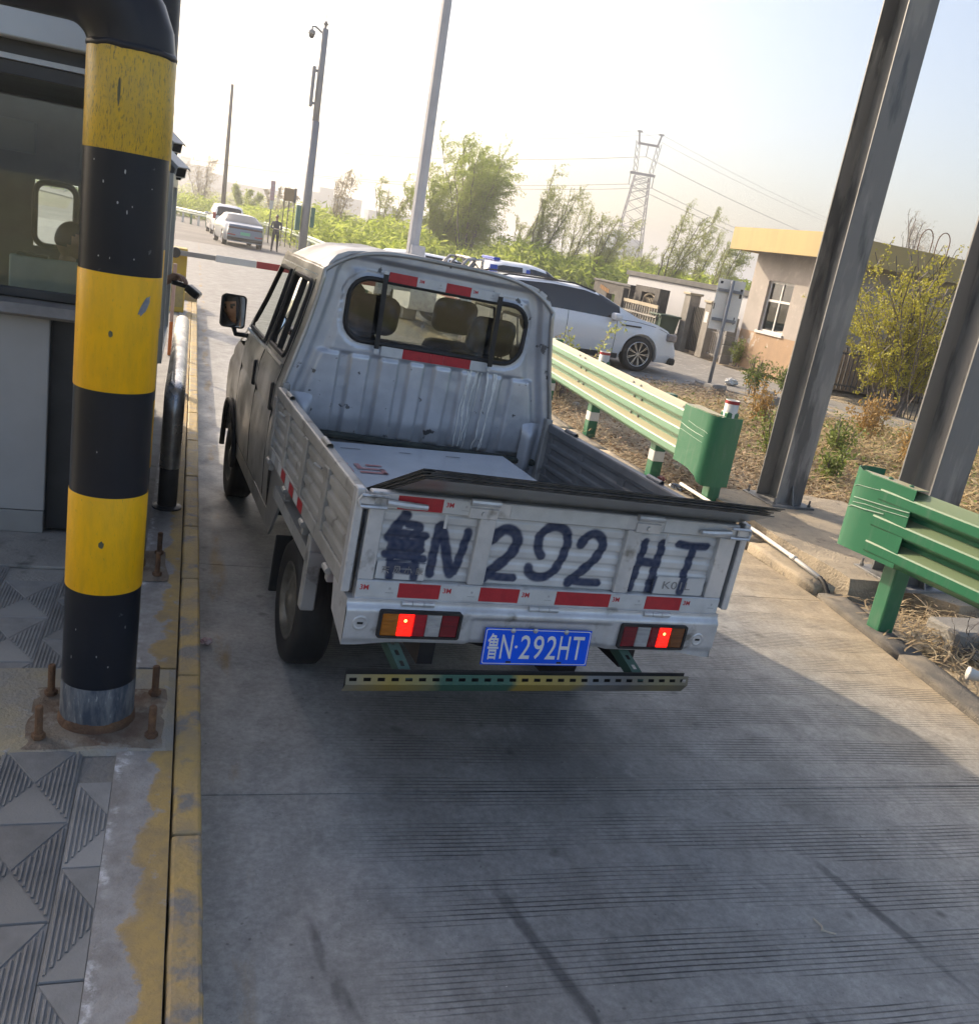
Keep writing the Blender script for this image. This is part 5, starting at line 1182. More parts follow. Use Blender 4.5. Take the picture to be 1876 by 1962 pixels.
# ------------------------------------------------------------------ guardrails
def dusty(name, col, dust, amt=.75, rough=.42):
    m = bpy.data.materials.new(name); m.use_nodes = True; N, L, bs = nodes_of(m)
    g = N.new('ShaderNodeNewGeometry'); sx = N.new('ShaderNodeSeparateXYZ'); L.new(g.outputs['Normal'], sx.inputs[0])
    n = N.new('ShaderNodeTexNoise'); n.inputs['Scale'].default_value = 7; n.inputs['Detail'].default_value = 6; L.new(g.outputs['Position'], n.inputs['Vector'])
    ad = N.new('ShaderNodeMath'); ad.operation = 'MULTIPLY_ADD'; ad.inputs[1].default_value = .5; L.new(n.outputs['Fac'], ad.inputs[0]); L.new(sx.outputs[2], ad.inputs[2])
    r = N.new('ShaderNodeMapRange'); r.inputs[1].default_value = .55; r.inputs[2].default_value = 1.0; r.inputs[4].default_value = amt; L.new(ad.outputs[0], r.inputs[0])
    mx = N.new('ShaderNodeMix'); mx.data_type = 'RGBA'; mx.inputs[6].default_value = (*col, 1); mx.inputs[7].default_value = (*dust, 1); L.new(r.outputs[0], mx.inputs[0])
    n2 = N.new('ShaderNodeTexNoise'); n2.inputs['Scale'].default_value = 26; n2.inputs['Detail'].default_value = 5; mp = N.new('ShaderNodeMapping'); mp.inputs['Scale'].default_value = (1, 1, .12); L.new(g.outputs['Position'], mp.inputs[0]); L.new(mp.outputs[0], n2.inputs['Vector'])
    r2 = N.new('ShaderNodeMapRange'); r2.inputs[1].default_value = .55; r2.inputs[2].default_value = .75; r2.inputs[4].default_value = .35; L.new(n2.outputs['Fac'], r2.inputs[0])
    m2 = N.new('ShaderNodeMix'); m2.data_type = 'RGBA'; L.new(r2.outputs[0], m2.inputs[0]); L.new(mx.outputs[2], m2.inputs[6]); m2.inputs[7].default_value = (*[c*.6+.12 for c in col], 1)
    L.new(m2.outputs[2], bs.inputs['Base Color']); bs.inputs['Roughness'].default_value = rough; bs.inputs['Coat Weight'].default_value = .15
    return m
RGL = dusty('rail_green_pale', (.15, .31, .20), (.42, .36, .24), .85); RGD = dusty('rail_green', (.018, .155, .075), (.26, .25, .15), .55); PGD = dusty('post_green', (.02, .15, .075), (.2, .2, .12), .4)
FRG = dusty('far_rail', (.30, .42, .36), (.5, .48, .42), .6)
def thrie(d=.082, n=6):
    """profile (outward, height) of a three-ridge beam, 0.506 tall, top at 0"""
    pts = [(0.0, -.506)]
    for k in (2, 1, 0):
        zc = -.083-.170*k
        pts += [(.012, zc-.072), (d-.006, zc-.036), (d, zc-.026), (d, zc+.026), (d-.006, zc+.036), (.012, zc+.072)]
    return pts + [(0.0, 0.0)]
def rail_beam(b, path, ztop, prof, side=-1, th=.004):
    pa = [Vector((p[0], p[1], 0)) for p in path]; rows = []
    for i, p in enumerate(pa):
        d = (pa[min(i+1, len(pa)-1)]-pa[max(i-1, 0)]).normalized(); nrm_ = Vector((d.y, -d.x, 0))*side*(1 if d.y > 0 else 1)
        if nrm_.x > 0: nrm_ = -nrm_
        zt = ztop if not callable(ztop) else ztop(p.y)
        rows.append(([b.verts.new(p+nrm_*o+Vector((0, 0, zt+h))) for o, h in prof], [b.verts.new(p+nrm_*(o-th)+Vector((0, 0, zt+h))) for o, h in prof]))
    for (A, A2), (B, B2) in zip(rows, rows[1:]):
        for k in range(len(prof)-1):
            b.faces.new((A[k], B[k], B[k+1], A[k+1])); b.faces.new((A2[k], A2[k+1], B2[k+1], B2[k]))
    A, A2 = rows[0]
    for rw_ in (rows[0], rows[-1]):
        for k in range(len(prof)-1): b.faces.new((rw_[0][k], rw_[0][k+1], rw_[1][k+1], rw_[1][k]))
    bmesh.ops.recalc_face_normals(b, faces=b.faces)
def endcap(b, pts, z1, zf0, th=.005):
    """curved terminal plate along pts; zf0(i/n) gives its lower edge"""
    n = len(pts); P = [Vector((p[0], p[1], 0)) for p in pts]; rows = []
    for i, p in enumerate(P):
        d = (P[min(i+1, n-1)]-P[max(i-1, 0)]).normalized(); nn = Vector((d.y, -d.x, 0)); f = i/(n-1)
        rows.append([b.verts.new(p+Vector((0, 0, zf0(f)))), b.verts.new(p+Vector((0, 0, z1(f)))), b.verts.new(p+nn*th+Vector((0, 0, z1(f)))), b.verts.new(p+nn*th+Vector((0, 0, zf0(f))))])
    for A, B in zip(rows, rows[1:]):
        for k in range(4): b.faces.new((A[k], A[(k+1) % 4], B[(k+1) % 4], B[k]))
    b.faces.new(rows[0]); b.faces.new(rows[-1][::-1]); bmesh.ops.recalc_face_normals(b, faces=b.faces)
BOLTM = M('bolt_steel', (.25, .26, .25), .4, .8, col2=(.12, .12, .11), scale=20)
def rail_post(t, x, y, z0, z1, bands=True, sleeve=False):
    b = NB(); box(b, x-.06, x+.06, y-.06, y+.06, z0, z1, .012, seg=2); po = O('post', b, PGD, t)
    if bands:
        b = NB(); box(b, x-.0615, x+.0615, y-.0615, y+.0615, z0+.21, z0+.33, .012, seg=2); O('white_band', b, WHT, po)
    if sleeve:
        b = NB(); lathe(b, [(.062, z1-.12), (.062, z1+.105), (.055, z1+.105), (.055, z1+.06)], (x, y, 0), 20, caps=False); O('reflector_sleeve', b, WHT, po, smooth=True)
        b = NB(); lathe(b, [(.0635, z1+.072), (.0635, z1+.100)], (x, y, 0), 20, caps=False); O('red_band', b, RED, po, smooth=True)
# longer rail beside the truck
g1 = thing('guardrail', 'long pale green three-ridged guardrail beside the truck, its near end wrapped round', 'guardrail', (4.5, 9, 0), group='green guardrails')
path = [(4.34, 6.92), (4.38, 7.6), (4.44, 8.4), (4.52, 9.4), (4.62, 10.6), (4.73, 11.9), (4.85, 13.3), (5.0, 15), (5.2, 17), (5.4, 19)]
zt1 = lambda y: .915+.004*(y-7)
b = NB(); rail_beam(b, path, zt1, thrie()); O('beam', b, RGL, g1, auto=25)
b = NB(); rail_beam(b, [(4.434, 8.19), (4.456, 8.52)], lambda y: zt1(y)+.004, [(o+.005, h*1.012) for o, h in thrie()]); O('lap_joint', b, RGL, g1, auto=25)
cap = [(4.252, 7.12), (4.250, 7.0), (4.25, 6.85), (4.255, 6.72)] + [(4.355-.10*math.cos(R(a)), 6.70-.11*math.sin(R(a))) for a in (15, 40, 65, 90)] + [(4.44, 6.60), (4.54, 6.63)]
b = NB(); endcap(b, cap, lambda f: .93, lambda f: .42-.10*sm(.15, .55, f)); O('end_wrap', b, RGD, g1, auto=30)
b = NB(); prism(b, [(4.254, 7.12), (4.254, 6.72), (4.30, 6.64), (4.36, 6.605), (4.40, 7.12)], .931, .936); O('cap_top', b, RGL, g1)
for y in (7.0, 7.22, 8.25, 8.45, 10.05, 10.25):
    for dz in (-.03, -.17, -.34):
        x = [p[0]+(q[0]-p[0])*(y-p[1])/(q[1]-p[1]) for p, q in zip(path, path[1:]) if p[1] <= y <= q[1]][0]
        b = NB(); lathe(b, [(.014, -.012), (.012, .0)], (x-(.05 if dz > -.1 else .012), y, zt1(y)+dz), 8, axis='x'); O('bolt', b, BOLTM, g1)
rail_post(g1, 4.52, 7.90, .0, .90); rail_post(g1, 4.62, 9.75, .0, .93, sleeve=True); rail_post(g1, 4.63, 6.98, .06, .93, sleeve=True); rail_post(g1, 4.83, 11.75, .0, .93); rail_post(g1, 5.0, 13.75, .0, .94)
# near rail stub at the right edge
g2 = thing('guardrail', 'short deep green guardrail stub in front of the steel columns at the right edge', 'guardrail', (4.3, 4.2, 0), group='green guardrails')
path2 = [(4.62, 1.6), (4.50, 2.4), (4.40, 3.2), (4.335, 3.8), (4.285, 4.22), (4.25, 4.48)]
b = NB(); rail_beam(b, path2, .985, thrie()); O('beam', b, RGD, g2, auto=25)
cap2 = [(4.205, 4.22), (4.185, 4.40), (4.165, 4.55), (4.16, 4.66)] + [(4.24-.08*math.cos(R(a)), 4.67+.075*math.sin(R(a))) for a in (15, 40, 65, 90)] + [(4.31, 4.74), (4.38, 4.70)]
b = NB(); endcap(b, cap2, lambda f: 1.0+.02*sm(.2, .5, f), lambda f: .50-.03*f); O('end_wrap', b, RGD, g2, auto=30)
b = NB(); prism(b, [(4.205, 4.22), (4.166, 4.56), (4.20, 4.68), (4.28, 4.46), (4.30, 4.22)], 1.001, 1.006); O('cap_top', b, RGL, g2)
for pts_, t_, z0, rr in ((cap, g1, .80, .0022), (cap, g1, .76, .003), (cap, g1, .71, .002), (cap2, g2, .86, .003), (cap2, g2, .83, .002), (cap2, g2, .79, .0035), (cap2, g2, .93, .002)):
    rq = random.Random(int(z0*1000)); k0 = 0 if rq.random() < .6 else 1
    b = NB(); tube(b, [(p[0]-.004, p[1], z0-.012*i+rq.uniform(-.004, .004)) for i, p in enumerate(pts_[k0:k0+4])], rr, 5); O('scrape', b, M('scrape_pale', (.42, .55, .46), .6, col2=(.3, .42, .34), scale=30), t_)
for x, y in ((4.225, 4.47), (4.235, 4.30)):
    b = NB(); lathe(b, [(.017, 0), (.015, .008), (.006, .013), (.001, .014)], (x, y, 1.006), 12); O('bolt', b, PGD, g2)
rail_post(g2, 4.385, 4.36, -.35, .95, bands=False); rail_post(g2, 4.56, 2.6, -.2, .95, bands=False)
# conduit on the kerb
t = thing('conduit', 'thin white conduit pipe lying along the broken kerb edge', 'pipe', (4.5, 5.6, .1))
b = NB(); tube(b, [(4.56, 7.4, .125), (4.54, 6.6, .12), (4.525, 6.0, .115), (4.48, 5.5, .11), (4.43, 5.08, .10)], .016, 10); O('white_pipe', b, WHT, t, smooth=True)
b = NB(); tube(b, [(4.43-.0*k, 5.08-.017*k, .10-.0012*k*k) for k in range(16)], [.020 if k % 2 else .015 for k in range(16)], 10); O('flexible_hose', b, RUB, t, smooth=True)
for y in (5.45, 6.25):
    b = NB(); tube(b, [(4.43+(y-5.08)*.1, y-.03, .112), (4.435+(y-5.08)*.1, y+.03, .112)], .0195, 10); O('coupling', b, WHT, t, smooth=True)
# ------------------------------------------------------------------ vehicles
def lerp(P, s):
    if s <= P[0][0]: return P[0][1]
    for (a, p), (c, q) in zip(P, P[1:]):
        if a <= s <= c:
            k = (s-a)/(c-a); return p+(q-p)*k
    return P[-1][1]
CGL = M('car_glass_dark', (.012, .016, .02), .06, col2=(.018, .022, .026), scale=2, spec=.8)
def alloy(t, c, r, w, side, spokes, rimc):
    c = Vector(c)
    b = NB(); lathe(b, [(r*.70, -w*.45), (r*.82, -w*.5), (r*.95, -w*.47), (r, -w*.36), (r, w*.36), (r*.95, w*.47), (r*.82, w*.5), (r*.70, w*.45)], c, 40, axis='y', caps=False); wt = O('tyre', b, RUB, t, smooth=True)
    b = NB(); s = side; lathe(b, [(r*.72, s*w*.42), (r*.70, s*w*.49), (r*.665, s*w*.47), (r*.66, s*w*.12)], c, 40, axis='y', caps=False); O('rim', b, rimc, wt, smooth=True)
    b = NB(); lathe(b, [(r*.66, s*w*.10), (0.001, s*w*.10)], c, 30, axis='y', caps=False); O('brake_disc', b, DARK, wt)
    b = NB(); lathe(b, [(r*.12, s*w*.20), (r*.12, s*w*.40), (r*.09, s*w*.44), (0.001, s*w*.44)], c, 16, axis='y', caps=False); O('hub_cap', b, rimc, wt)
    for k in range(spokes):
        a = 2*math.pi*k/spokes; b = NB()
        for da in (-.07, .07):
            p0 = c+Vector((math.cos(a)*r*.10, s*w*.40, math.sin(a)*r*.10)); p1 = c+Vector((math.cos(a+da)*r*.68, s*w*.44, math.sin(a+da)*r*.68)); bar(b, p0, p1, r*.035, r*.05, up=(0, 1, 0))
        O('spoke', b, rimc, wt)
def car(name, label, cat, loc, rz, L, W, top, belt, wheels, wr, paint, group, sidewin, screens, zl=.24, spokes=10, rim=None, wcurve=None, mirror=None, trim=True):
    """local +x forward, s measured from the tail; top/belt: profiles over s"""
    t = thing(name, label, cat, loc, rz, group=group); n = 84; hwid = W/2
    rim = rim or M('alloy_silver', (.55, .55, .55), .3, .9, col2=(.4, .4, .4), scale=6)
    def pt(s, k):
        zr, zb = lerp(top, s), lerp(belt, s); zr = max(zr, zb+.01); w = hwid*(lerp(wcurve, s) if wcurve else min(1, .86+.14*sm(0, .5, s), .80+.20*sm(0, .7, L-s)))
        cab = sm(.05, .45, zr-zb)
        arch = 0
        for ws in wheels:
            d = abs(s-ws)
            if d < wr*1.14: arch = max(arch, wr+math.sqrt(max(0, (wr*1.14)**2-d*d)))
        lo = lambda z: max(z, arch)
        tab = [(0, zl), (w*.55, zl), (w*.93, lo(zl)), (w*.99, lo(zl+.09)), (w, lo(zl+(zb-zl)*.45)), (w*1.0, max(arch, zl+(zb-zl)*.72)), (w*.97, zb-.02), (w*.945, zb+.015*(1-cab)+.02*cab),
               (w*(.945-.085*cab), zb+(zr-zb)*(.55)), (w*(.93-.17*cab), zb+(zr-zb)*.87), (w*(.86-.20*cab), zb+(zr-zb)*.955), (w*.45, zr-.004), (0, zr)]
        return tab[k]
    NK = 13; ss = [L*i/n for i in range(n+1)]
    body, glass = NB(), NB()
    for sd in (1, -1):
        VB = [[body.verts.new((s-L/2, sd*pt(s, k)[0], pt(s, k)[1])) for k in range(NK)] for s in ss]
        VG = {}
        def gv(i, k):
            if (i, k) not in VG:
                y, z = pt(ss[i], k); VG[(i, k)] = glass.verts.new((ss[i]-L/2, sd*(y+.004), z+.002))
            return VG[(i, k)]
        for i in range(n):
            sc = (ss[i]+ss[i+1])/2
            for k in range(NK-1):
                g = (k in (7, 8) and any(a < sc < c for a, c in sidewin)) or (k >= 7 and any(a < sc < c for a, c in screens) and not (k in (7, 8)))
                q = [(i, k), (i+1, k), (i+1, k+1), (i, k+1)]
                if sd < 0: q = q[::-1]
                if g: glass.faces.new([gv(*p) for p in q])
                else: body.faces.new([VB[p[0]][p[1]] for p in q])
        for i in (0, n): body.faces.new(VB[i] if (i == 0) == (sd > 0) else VB[i][::-1])
    bmesh.ops.remove_doubles(body, verts=body.verts, dist=.0008); bmesh.ops.recalc_face_normals(body, faces=body.faces)
    O('body', body, paint, t, auto=38); O('windows', glass, CGL, t, smooth=True)
    for ws in wheels:
        for sd in (1, -1):
            alloy(t, (ws-L/2, sd*(hwid-.115), wr), wr, .22, sd, spokes, rim)
            b = NB(); box(b, ws-L/2-wr*1.12, ws-L/2+wr*1.12, sd*(hwid-.25)-.12, sd*(hwid-.25)+.12, zl+.05, wr*2.1); O('wheel_well', b, DARK, t)
    if mirror:
        for sd in (1, -1):
            b = NB(); box(b, -.09, .09, -.12, .12, -.075, .075, .05, M=Matrix.Translation((mirror[0]-L/2, sd*(hwid+.07), mirror[1])), seg=3); mo = O('wing_mirror', b, paint, t, smooth=True)
            b = NB(); bar(b, (mirror[0]-L/2, sd*(hwid-.08), mirror[1]-.08), (mirror[0]-L/2, sd*(hwid+.06), mirror[1]-.06), .06, .03); O('mirror_stalk', b, DARK, mo)
    return t, pt
WPAINT = M('white_pearl', (.84, .85, .87), .22, col2=(.80, .81, .84), scale=1, coat=.8)
DPAINT = M('navy_paint', (.02, .035, .09), .22, col2=(.018, .03, .08), scale=1, coat=.8)
GPAINT = M('silver_blue_paint', (.17, .21, .28), .28, .4, col2=(.15, .19, .25), scale=1, coat=.6)
def lines(t, pt, L, segs, hwid, nm='panel_gap'):
    for s0, k0, s1, k1 in segs:
        for sd in (1, -1):
            P = []
            for j in range(9):
                f = j/8; s = s0+(s1-s0)*f; k = k0+(k1-k0)*f; a, c = pt(s, int(math.floor(k))), pt(s, min(12, int(math.floor(k))+1)); q = k-math.floor(k); y = a[0]+(c[0]-a[0])*q; z = a[1]+(c[1]-a[1])*q
                P.append((s-L/2, sd*(y+.001), z))
            b = NB(); tube(b, P, .006, 4); O(nm, b, DARK, t)
# white electric SUV beside the guard house
L = 4.95
suv, pt = car('suv', 'large white SUV with black multi-spoke wheels parked beyond the guardrail', 'car', (7.38, 18.15, 0), R(1.5), L, 1.94,
  [(0, .95), (.12, 1.15), (.4, 1.38), (.8, 1.50), (1.9, 1.56), (2.6, 1.535), (3.05, 1.445), (3.5, 1.25), (3.86, 1.09), (4.3, 1.02), (4.65, .92), (4.85, .77), (4.95, .56)],
  [(0, .9), (.4, 1.04), (2, 1.03), (3.3, .99), (3.85, .99), (4.3, .94), (4.65, .85), (4.85, .70), (4.95, .5)], (.95, 3.98), .365, WPAINT, 'cars parked on the yard',
  [(.62, 3.42)], [(.10, .42), (2.95, 3.80)], spokes=9, rim=M('alloy_cut', (.60, .60, .60), .25, .9, col2=(.5, .5, .5), scale=3), mirror=(3.28, 1.06))
for ws in (.95, 3.98):
    for sd in (1, -1):
        b = NB(); tube(b, [(ws-L/2+.425*math.cos(R(a)), sd*.968, .365+.425*math.sin(R(a))) for a in range(-8, 190, 11)], .012, 6); O('arch_trim', b, WPAINT, suv, smooth=True)
lines(suv, pt, L, [(3.36, 3, 3.36, 6.9), (2.25, 3, 2.25, 6.9), (1.25, 4.2, 1.25, 6.9), (3.36, 7, 4.80, 7)], .97)
for sd in (1, -1):
    b = NB(); box(b, 3.46-L/2, 3.92-L/2, sd*.972-.006, sd*.972+.006, .90, .93, .003); O('fender_vent', b, DARK, suv)
    b = NB(); box(b, 1.0-L/2, 3.5-L/2, sd*.945-.02, sd*.945+.02, .22, .33, .01); O('sill_trim', b, DARK, suv)
    b = NB(); box(b, 4.62-L/2, 4.86-L/2, sd*.80-.10, sd*.80+.05, .70, .86, .03); O('headlight', b, M('head_lens', (.35, .33, .33), .15, col2=(.2, .18, .18), scale=5), suv)
    b = NB(); tube(b, [(.75-L/2, sd*.62, 1.46), (1.0-L/2, sd*.62, 1.535), (2.4-L/2, sd*.62, 1.565), (2.9-L/2, sd*.62, 1.47)], .018, 6); O('roof_rail', b, DARK, suv)
b = NB(); box(b, 4.80-L/2, 4.93-L/2, -.9, .9, .22, .36, .03); O('front_lip', b, DARK, suv)
b = NB(); box(b, -L/2-.01, -L/2+.04, -.8, .8, .86, .92, .01); O('tail_light_bar', b, RDD, suv)
# patrol pickup with chrome roll bar behind it
L = 5.2
BLU = M('patrol_blue', (.012, .06, .42), .3, col2=(.01, .05, .38), scale=2)
pk, pt = car('patrol_pickup', 'white pickup with blue window pillars and a chrome roll bar behind the white SUV', 'car', (7.25, 21.35, 0), R(2), L, 1.86,
  [(0, .95), (.05, 1.0), (1.55, 1.0), (1.62, 1.05), (1.75, 1.62), (2.1, 1.72), (2.9, 1.73), (3.3, 1.66), (3.75, 1.36), (4.1, 1.12), (4.7, 1.03), (5.05, .90), (5.2, .6)],
  [(0, .95), (1.6, .99), (3.9, 1.02), (4.7, .98), (5.05, .85), (5.2, .55)], (1.05, 4.25), .37, WPAINT, 'cars parked on the yard', [(1.98, 2.62), (2.80, 3.62)], [(1.60, 1.80), (3.25, 4.05)], zl=.34, spokes=6)
for sd in (1, -1):
    for a, c in ((1.74, 1.96), (2.64, 2.78)):
        P = [Vector((a-L/2, sd*.87, 1.06)), Vector((c-L/2, sd*.87, 1.06)), Vector((c-L/2, sd*.735, 1.60)), Vector((a-L/2+.05, sd*.735, 1.60))]
        b = NB(); lo = [b.verts.new(p) for p in P]; hi = [b.verts.new(p+Vector((0, sd*.02, .008))) for p in P]; b.faces.new(lo); b.faces.new(hi)
        for i in range(4): b.faces.new((lo[i], lo[(i+1) % 4], hi[(i+1) % 4], hi[i]))
        O('blue_pillar', b, BLU, pk)
    b = NB(); tube(b, [(.75-L/2, sd*.78, 1.0), (1.25-L/2, sd*.72, 1.62), (1.60-L/2, sd*.72, 1.66), (1.62-L/2, sd*.74, 1.0)], .038, 8); tube(b, [(1.0-L/2, sd*.75, 1.0), (1.42-L/2, sd*.72, 1.62)], .03, 8); O('roll_bar', b, CHR, pk, smooth=True)
b = NB(); tube(b, [(1.42-L/2, -.72, 1.645), (1.42-L/2, .72, 1.645)], .038, 8); O('roll_bar_cross', b, CHR, pk, smooth=True)
b = NB(); box(b, 1.95-L/2, 2.12-L/2, -.45, .45, 1.70, 1.77, .02); O('light_bar', b, BLU, pk)
# other parked cars
L = 4.5
hb, pt = car('hatchback', 'white hatchback farthest back in the parked row, only its roof in sight', 'car', (7.0, 26.3, 0), R(3), L, 1.8,
  [(0, .95), (.1, 1.2), (.5, 1.46), (1.2, 1.53), (2.2, 1.50), (2.8, 1.34), (3.3, 1.05), (4.1, .92), (4.5, .55)], [(0, .9), (.6, 1.0), (3.3, .95), (4.1, .85), (4.5, .5)], (.8, 3.6), .32, WPAINT, 'cars parked on the yard', [(.55, 1.25), (1.32, 2.0), (2.06, 3.0)], [(.1, .4), (2.3, 3.25)], spokes=5)
L = 4.6
dk, pt = car('dark_sedan', 'dark blue sedan nosing out between the white SUV and the compound gate', 'car', (9.9, 24.6, 0), R(-4), L, 1.8,
  [(0, .9), (.4, 1.05), (.9, 1.15), (1.6, 1.42), (2.4, 1.44), (3.0, 1.22), (3.4, 1.02), (4.3, .86), (4.6, .55)], [(0, .85), (1, .98), (3.3, .94), (4.3, .80), (4.6, .5)], (.85, 3.75), .32, DPAINT, 'cars parked on the yard', [(1.2, 2.0), (2.06, 3.0)], [(.9, 1.5), (2.45, 3.35)], spokes=5)
# grey sedan and dark-windowed van ahead on the road
L = 4.8
sd_, pt = car('sedan', 'silver blue sedan with a green number plate stopped ahead on the road', 'car', (2.05, 48.3, 0), R(96), L, 1.88,
  [(0, .82), (.08, 1.0), (.55, 1.06), (.9, 1.20), (1.6, 1.45), (2.4, 1.49), (3.1, 1.32), (3.6, 1.04), (4.4, .90), (4.8, .55)], [(0, .80), (.5, 1.0), (1.2, 1.0), (3.5, .97), (4.4, .82), (4.8, .5)], (.9, 3.85), .33, GPAINT, 'cars on the road ahead', [(1.0, 1.9), (1.96, 3.1)], [(.62, 1.55), (2.6, 3.55)], spokes=5)
b = NB(); box(b, -L/2-.012, -L/2+.05, -.78, .78, .82, .90, .01); O('tail_light_bar', b, M('tail_dark', (.08, .02, .03), .2, col2=(.06, .02, .02), scale=4), sd_)
b = NB(); box(b, -L/2-.02, -L/2+.03, -.82, .82, .28, .45, .03); O('rear_diffuser', b, DARK, sd_)
b = NB(); box(b, -L/2-.020, -L/2-.005, -.22, .22, .56, .70); gp = O('number_plate', b, M('plate_green', (.10, .48, .28), .4, col2=(.12, .5, .3), scale=3), sd_)
for s in (-1, 1):
    b = NB(); box(b, -L/2-.022, -L/2+.02, s*.62-.18, s*.62+.18, .52, .57, .01); O('reflector', b, RDD, sd_)
L = 4.7
vn, pt = car('estate_car', 'white estate with dark rear window stopped in front of the silver sedan', 'car', (1.75, 59.8, 0), R(94), L, 1.9,
  [(0, .95), (.06, 1.1), (.25, 1.62), (.6, 1.76), (2.2, 1.78), (3.0, 1.62), (3.6, 1.12), (4.3, 1.0), (4.7, .6)], [(0, .95), (.4, 1.08), (3.5, 1.03), (4.3, .92), (4.7, .55)], (.9, 3.7), .35, WPAINT, 'cars on the road ahead', [(.6, 1.4), (1.46, 2.3), (2.36, 3.2)], [(.06, .30), (2.75, 3.55)], spokes=5, mirror=(3.1, 1.1))
for s in (-1, 1):
    b = NB(); box(b, -L/2-.01, -L/2+.12, s*.84-.09, s*.84+.09, .90, 1.25, .02); O('tail_light', b, RDD, vn)
b = NB(); box(b, -L/2-.012, -L/2+.03, -.72, .72, .35, .90, .02); O('tailgate_panel', b, M('van_dark', (.05, .055, .06), .3, col2=(.04, .04, .045), scale=3), vn)
# man standing on the road
NAVY = M('navy_top', (.02, .028, .05), .8, col2=(.03, .035, .06), scale=10)
x, y = 3.75, 46.8
Jm = dict(pel=(x, y, .95), chest=(x, y, 1.28), neck=(x, y, 1.50), head=(x, y-.01, 1.63), shL=(x-.19, y, 1.40), shR=(x+.19, y, 1.40), elL=(x-.25, y-.05, 1.12), elR=(x+.25, y-.04, 1.12), wrL=(x-.08, y-.24, 1.10), wrR=(x+.10, y-.24, 1.09),
          hipL=(x-.09, y, .92), hipR=(x+.09, y, .92), knL=(x-.12, y-.01, .50), knR=(x+.11, y-.01, .50), anL=(x-.14, y+.02, .08), anR=(x+.12, y+.02, .08), toL=(x-.16, y-.12, .04), toR=(x+.14, y-.12, .04), palmL=(0, 0, 1), palmR=(0, 0, 1))
human('person', 'man in a dark top and trousers standing on the road beside the silver sedan', Jm, (-.1, -1, -.1), [SKIN, NAVY, UNI, SHOE], sub=1)
b = NB(); box(b, x-.14, x+.12, y-.44, y-.26, 1.085, 1.095, .003); box(b, x-.12, x+.14, y-.42, y-.25, 1.0955, 1.10, .002); O('papers', b, WHT, label='white papers held by the man standing on the road', cat='papers')
# ------------------------------------------------------------------ poles and road signs
PWT = M('pole_white', (.52, .52, .54), .5, col2=(.46, .46, .48), scale=2)
PGY = M('pole_grey', (.26, .27, .29), .5, col2=(.22, .23, .25), scale=2)
PDK = M('pole_brown', (.11, .10, .10), .6, col2=(.14, .13, .12), scale=2)
t = thing('lamp_post', 'tall white octagonal lamp post rising behind the truck roof', 'lamp post', (4.93, 22, 0))
b = NB(); tube(b, [(4.93, 22, 0), (4.93, 22, 11)], [.155, .095], 8); O('shaft', b, PWT, t)
b = NB(); box(b, 4.86, 5.20, 21.80, 22.14, 0, 1.72, .01); O('control_box', b, PWT, t)
b = NB(); tube(b, [(4.93, 22, 10.9), (4.4, 22, 11.6), (3.4, 22, 11.8)], .05, 8); O('arm', b, PWT, t)
b = NB(); box(b, 2.6, 3.4, 21.85, 22.15, 11.72, 11.84, .03); O('lamp_head', b, PWT, t)
t = thing('cctv_pole', 'grey roadside pole with a dome camera and whip antenna on top', 'pole', (4.32, 40, 0))
b = NB(); tube(b, [(4.32, 40, 0), (4.32, 40, 5.6)], .17, 12); O('lower_shaft', b, PGY, t, smooth=True)
b = NB(); tube(b, [(4.32, 40, 5.55), (4.32, 40, 9.0)], .135, 12); O('upper_shaft', b, PGY, t, smooth=True)
b = NB(); lathe(b, [(.05, 9.0), (.05, 9.12), (.11, 9.16), (.03, 9.28), (.012, 9.3), (.012, 11.5)], (4.32, 40, 0), 10); O('whip_antenna', b, PDK, t)
b = NB(); tube(b, [(4.2, 40, 8.85), (3.95, 40, 9.0), (3.82, 40, 8.98), (3.82, 40, 8.86)], .04, 8); O('dome_bracket', b, PGY, t)
b = NB(); lathe(b, [(.03, .12), (.13, .08), (.14, -.05), (.11, -.06)], (3.82, 40, 8.76), 14); dc = O('dome_camera', b, PGY, t, smooth=True)
b = NB(); lathe(b, [(.11, -.06), (.10, -.14), (.05, -.20), (.001, -.21)], (3.82, 40, 8.76), 14, caps=False); O('dome_glass', b, BLKP, dc, smooth=True)
b = NB(); box(b, 3.98, 4.12, 39.9, 40.1, 6.1, 7.6, .03); box(b, 4.1, 4.3, 39.97, 40.03, 7.4, 7.5); box(b, 4.1, 4.3, 39.97, 40.03, 6.2, 6.3); O('panel_antenna', b, PGY, t)
b = NB(); box(b, 3.92, 4.12, 39.85, 40.15, 1.3, 2.3, .02); box(b, 4.52, 4.68, 39.85, 40.15, 1.5, 2.3, .02); O('equipment_box', b, M('box_green', (.05, .16, .12), .5, col2=(.06, .18, .14), scale=3), t)
t = thing('plain_pole', 'bare dark pole standing behind the estate car', 'pole', (2.0, 76, 0))
b = NB(); tube(b, [(2.0, 76, 0), (1.95, 76, 10.2)], [.19, .12], 10); O('shaft', b, PDK, t, smooth=True)
b = NB(); bar(b, (1.85, 76, 10.0), (2.05, 76, 10.0), .06, .06); O('cap_bracket', b, PDK, t)
b = NB(); box(b, 1.8, 2.2, 75.8, 76.2, -.1, .15); O('footing', b, CEM, t)
t = thing('board_sign', 'brown board sign on three thin legs beside the road', 'sign', (4.95, 56, 0))
b = NB(); box(b, 4.72, 5.28, 55.9, 56.05, 2.55, 3.25, .01); O('face', b, M('brown_board', (.28, .19, .09), .6, col2=(.24, .16, .08), scale=3), t)
b = NB(); box(b, 5.285, 5.42, 55.85, 56.1, 2.5, 3.3, .01); O('side_box', b, PDK, t)
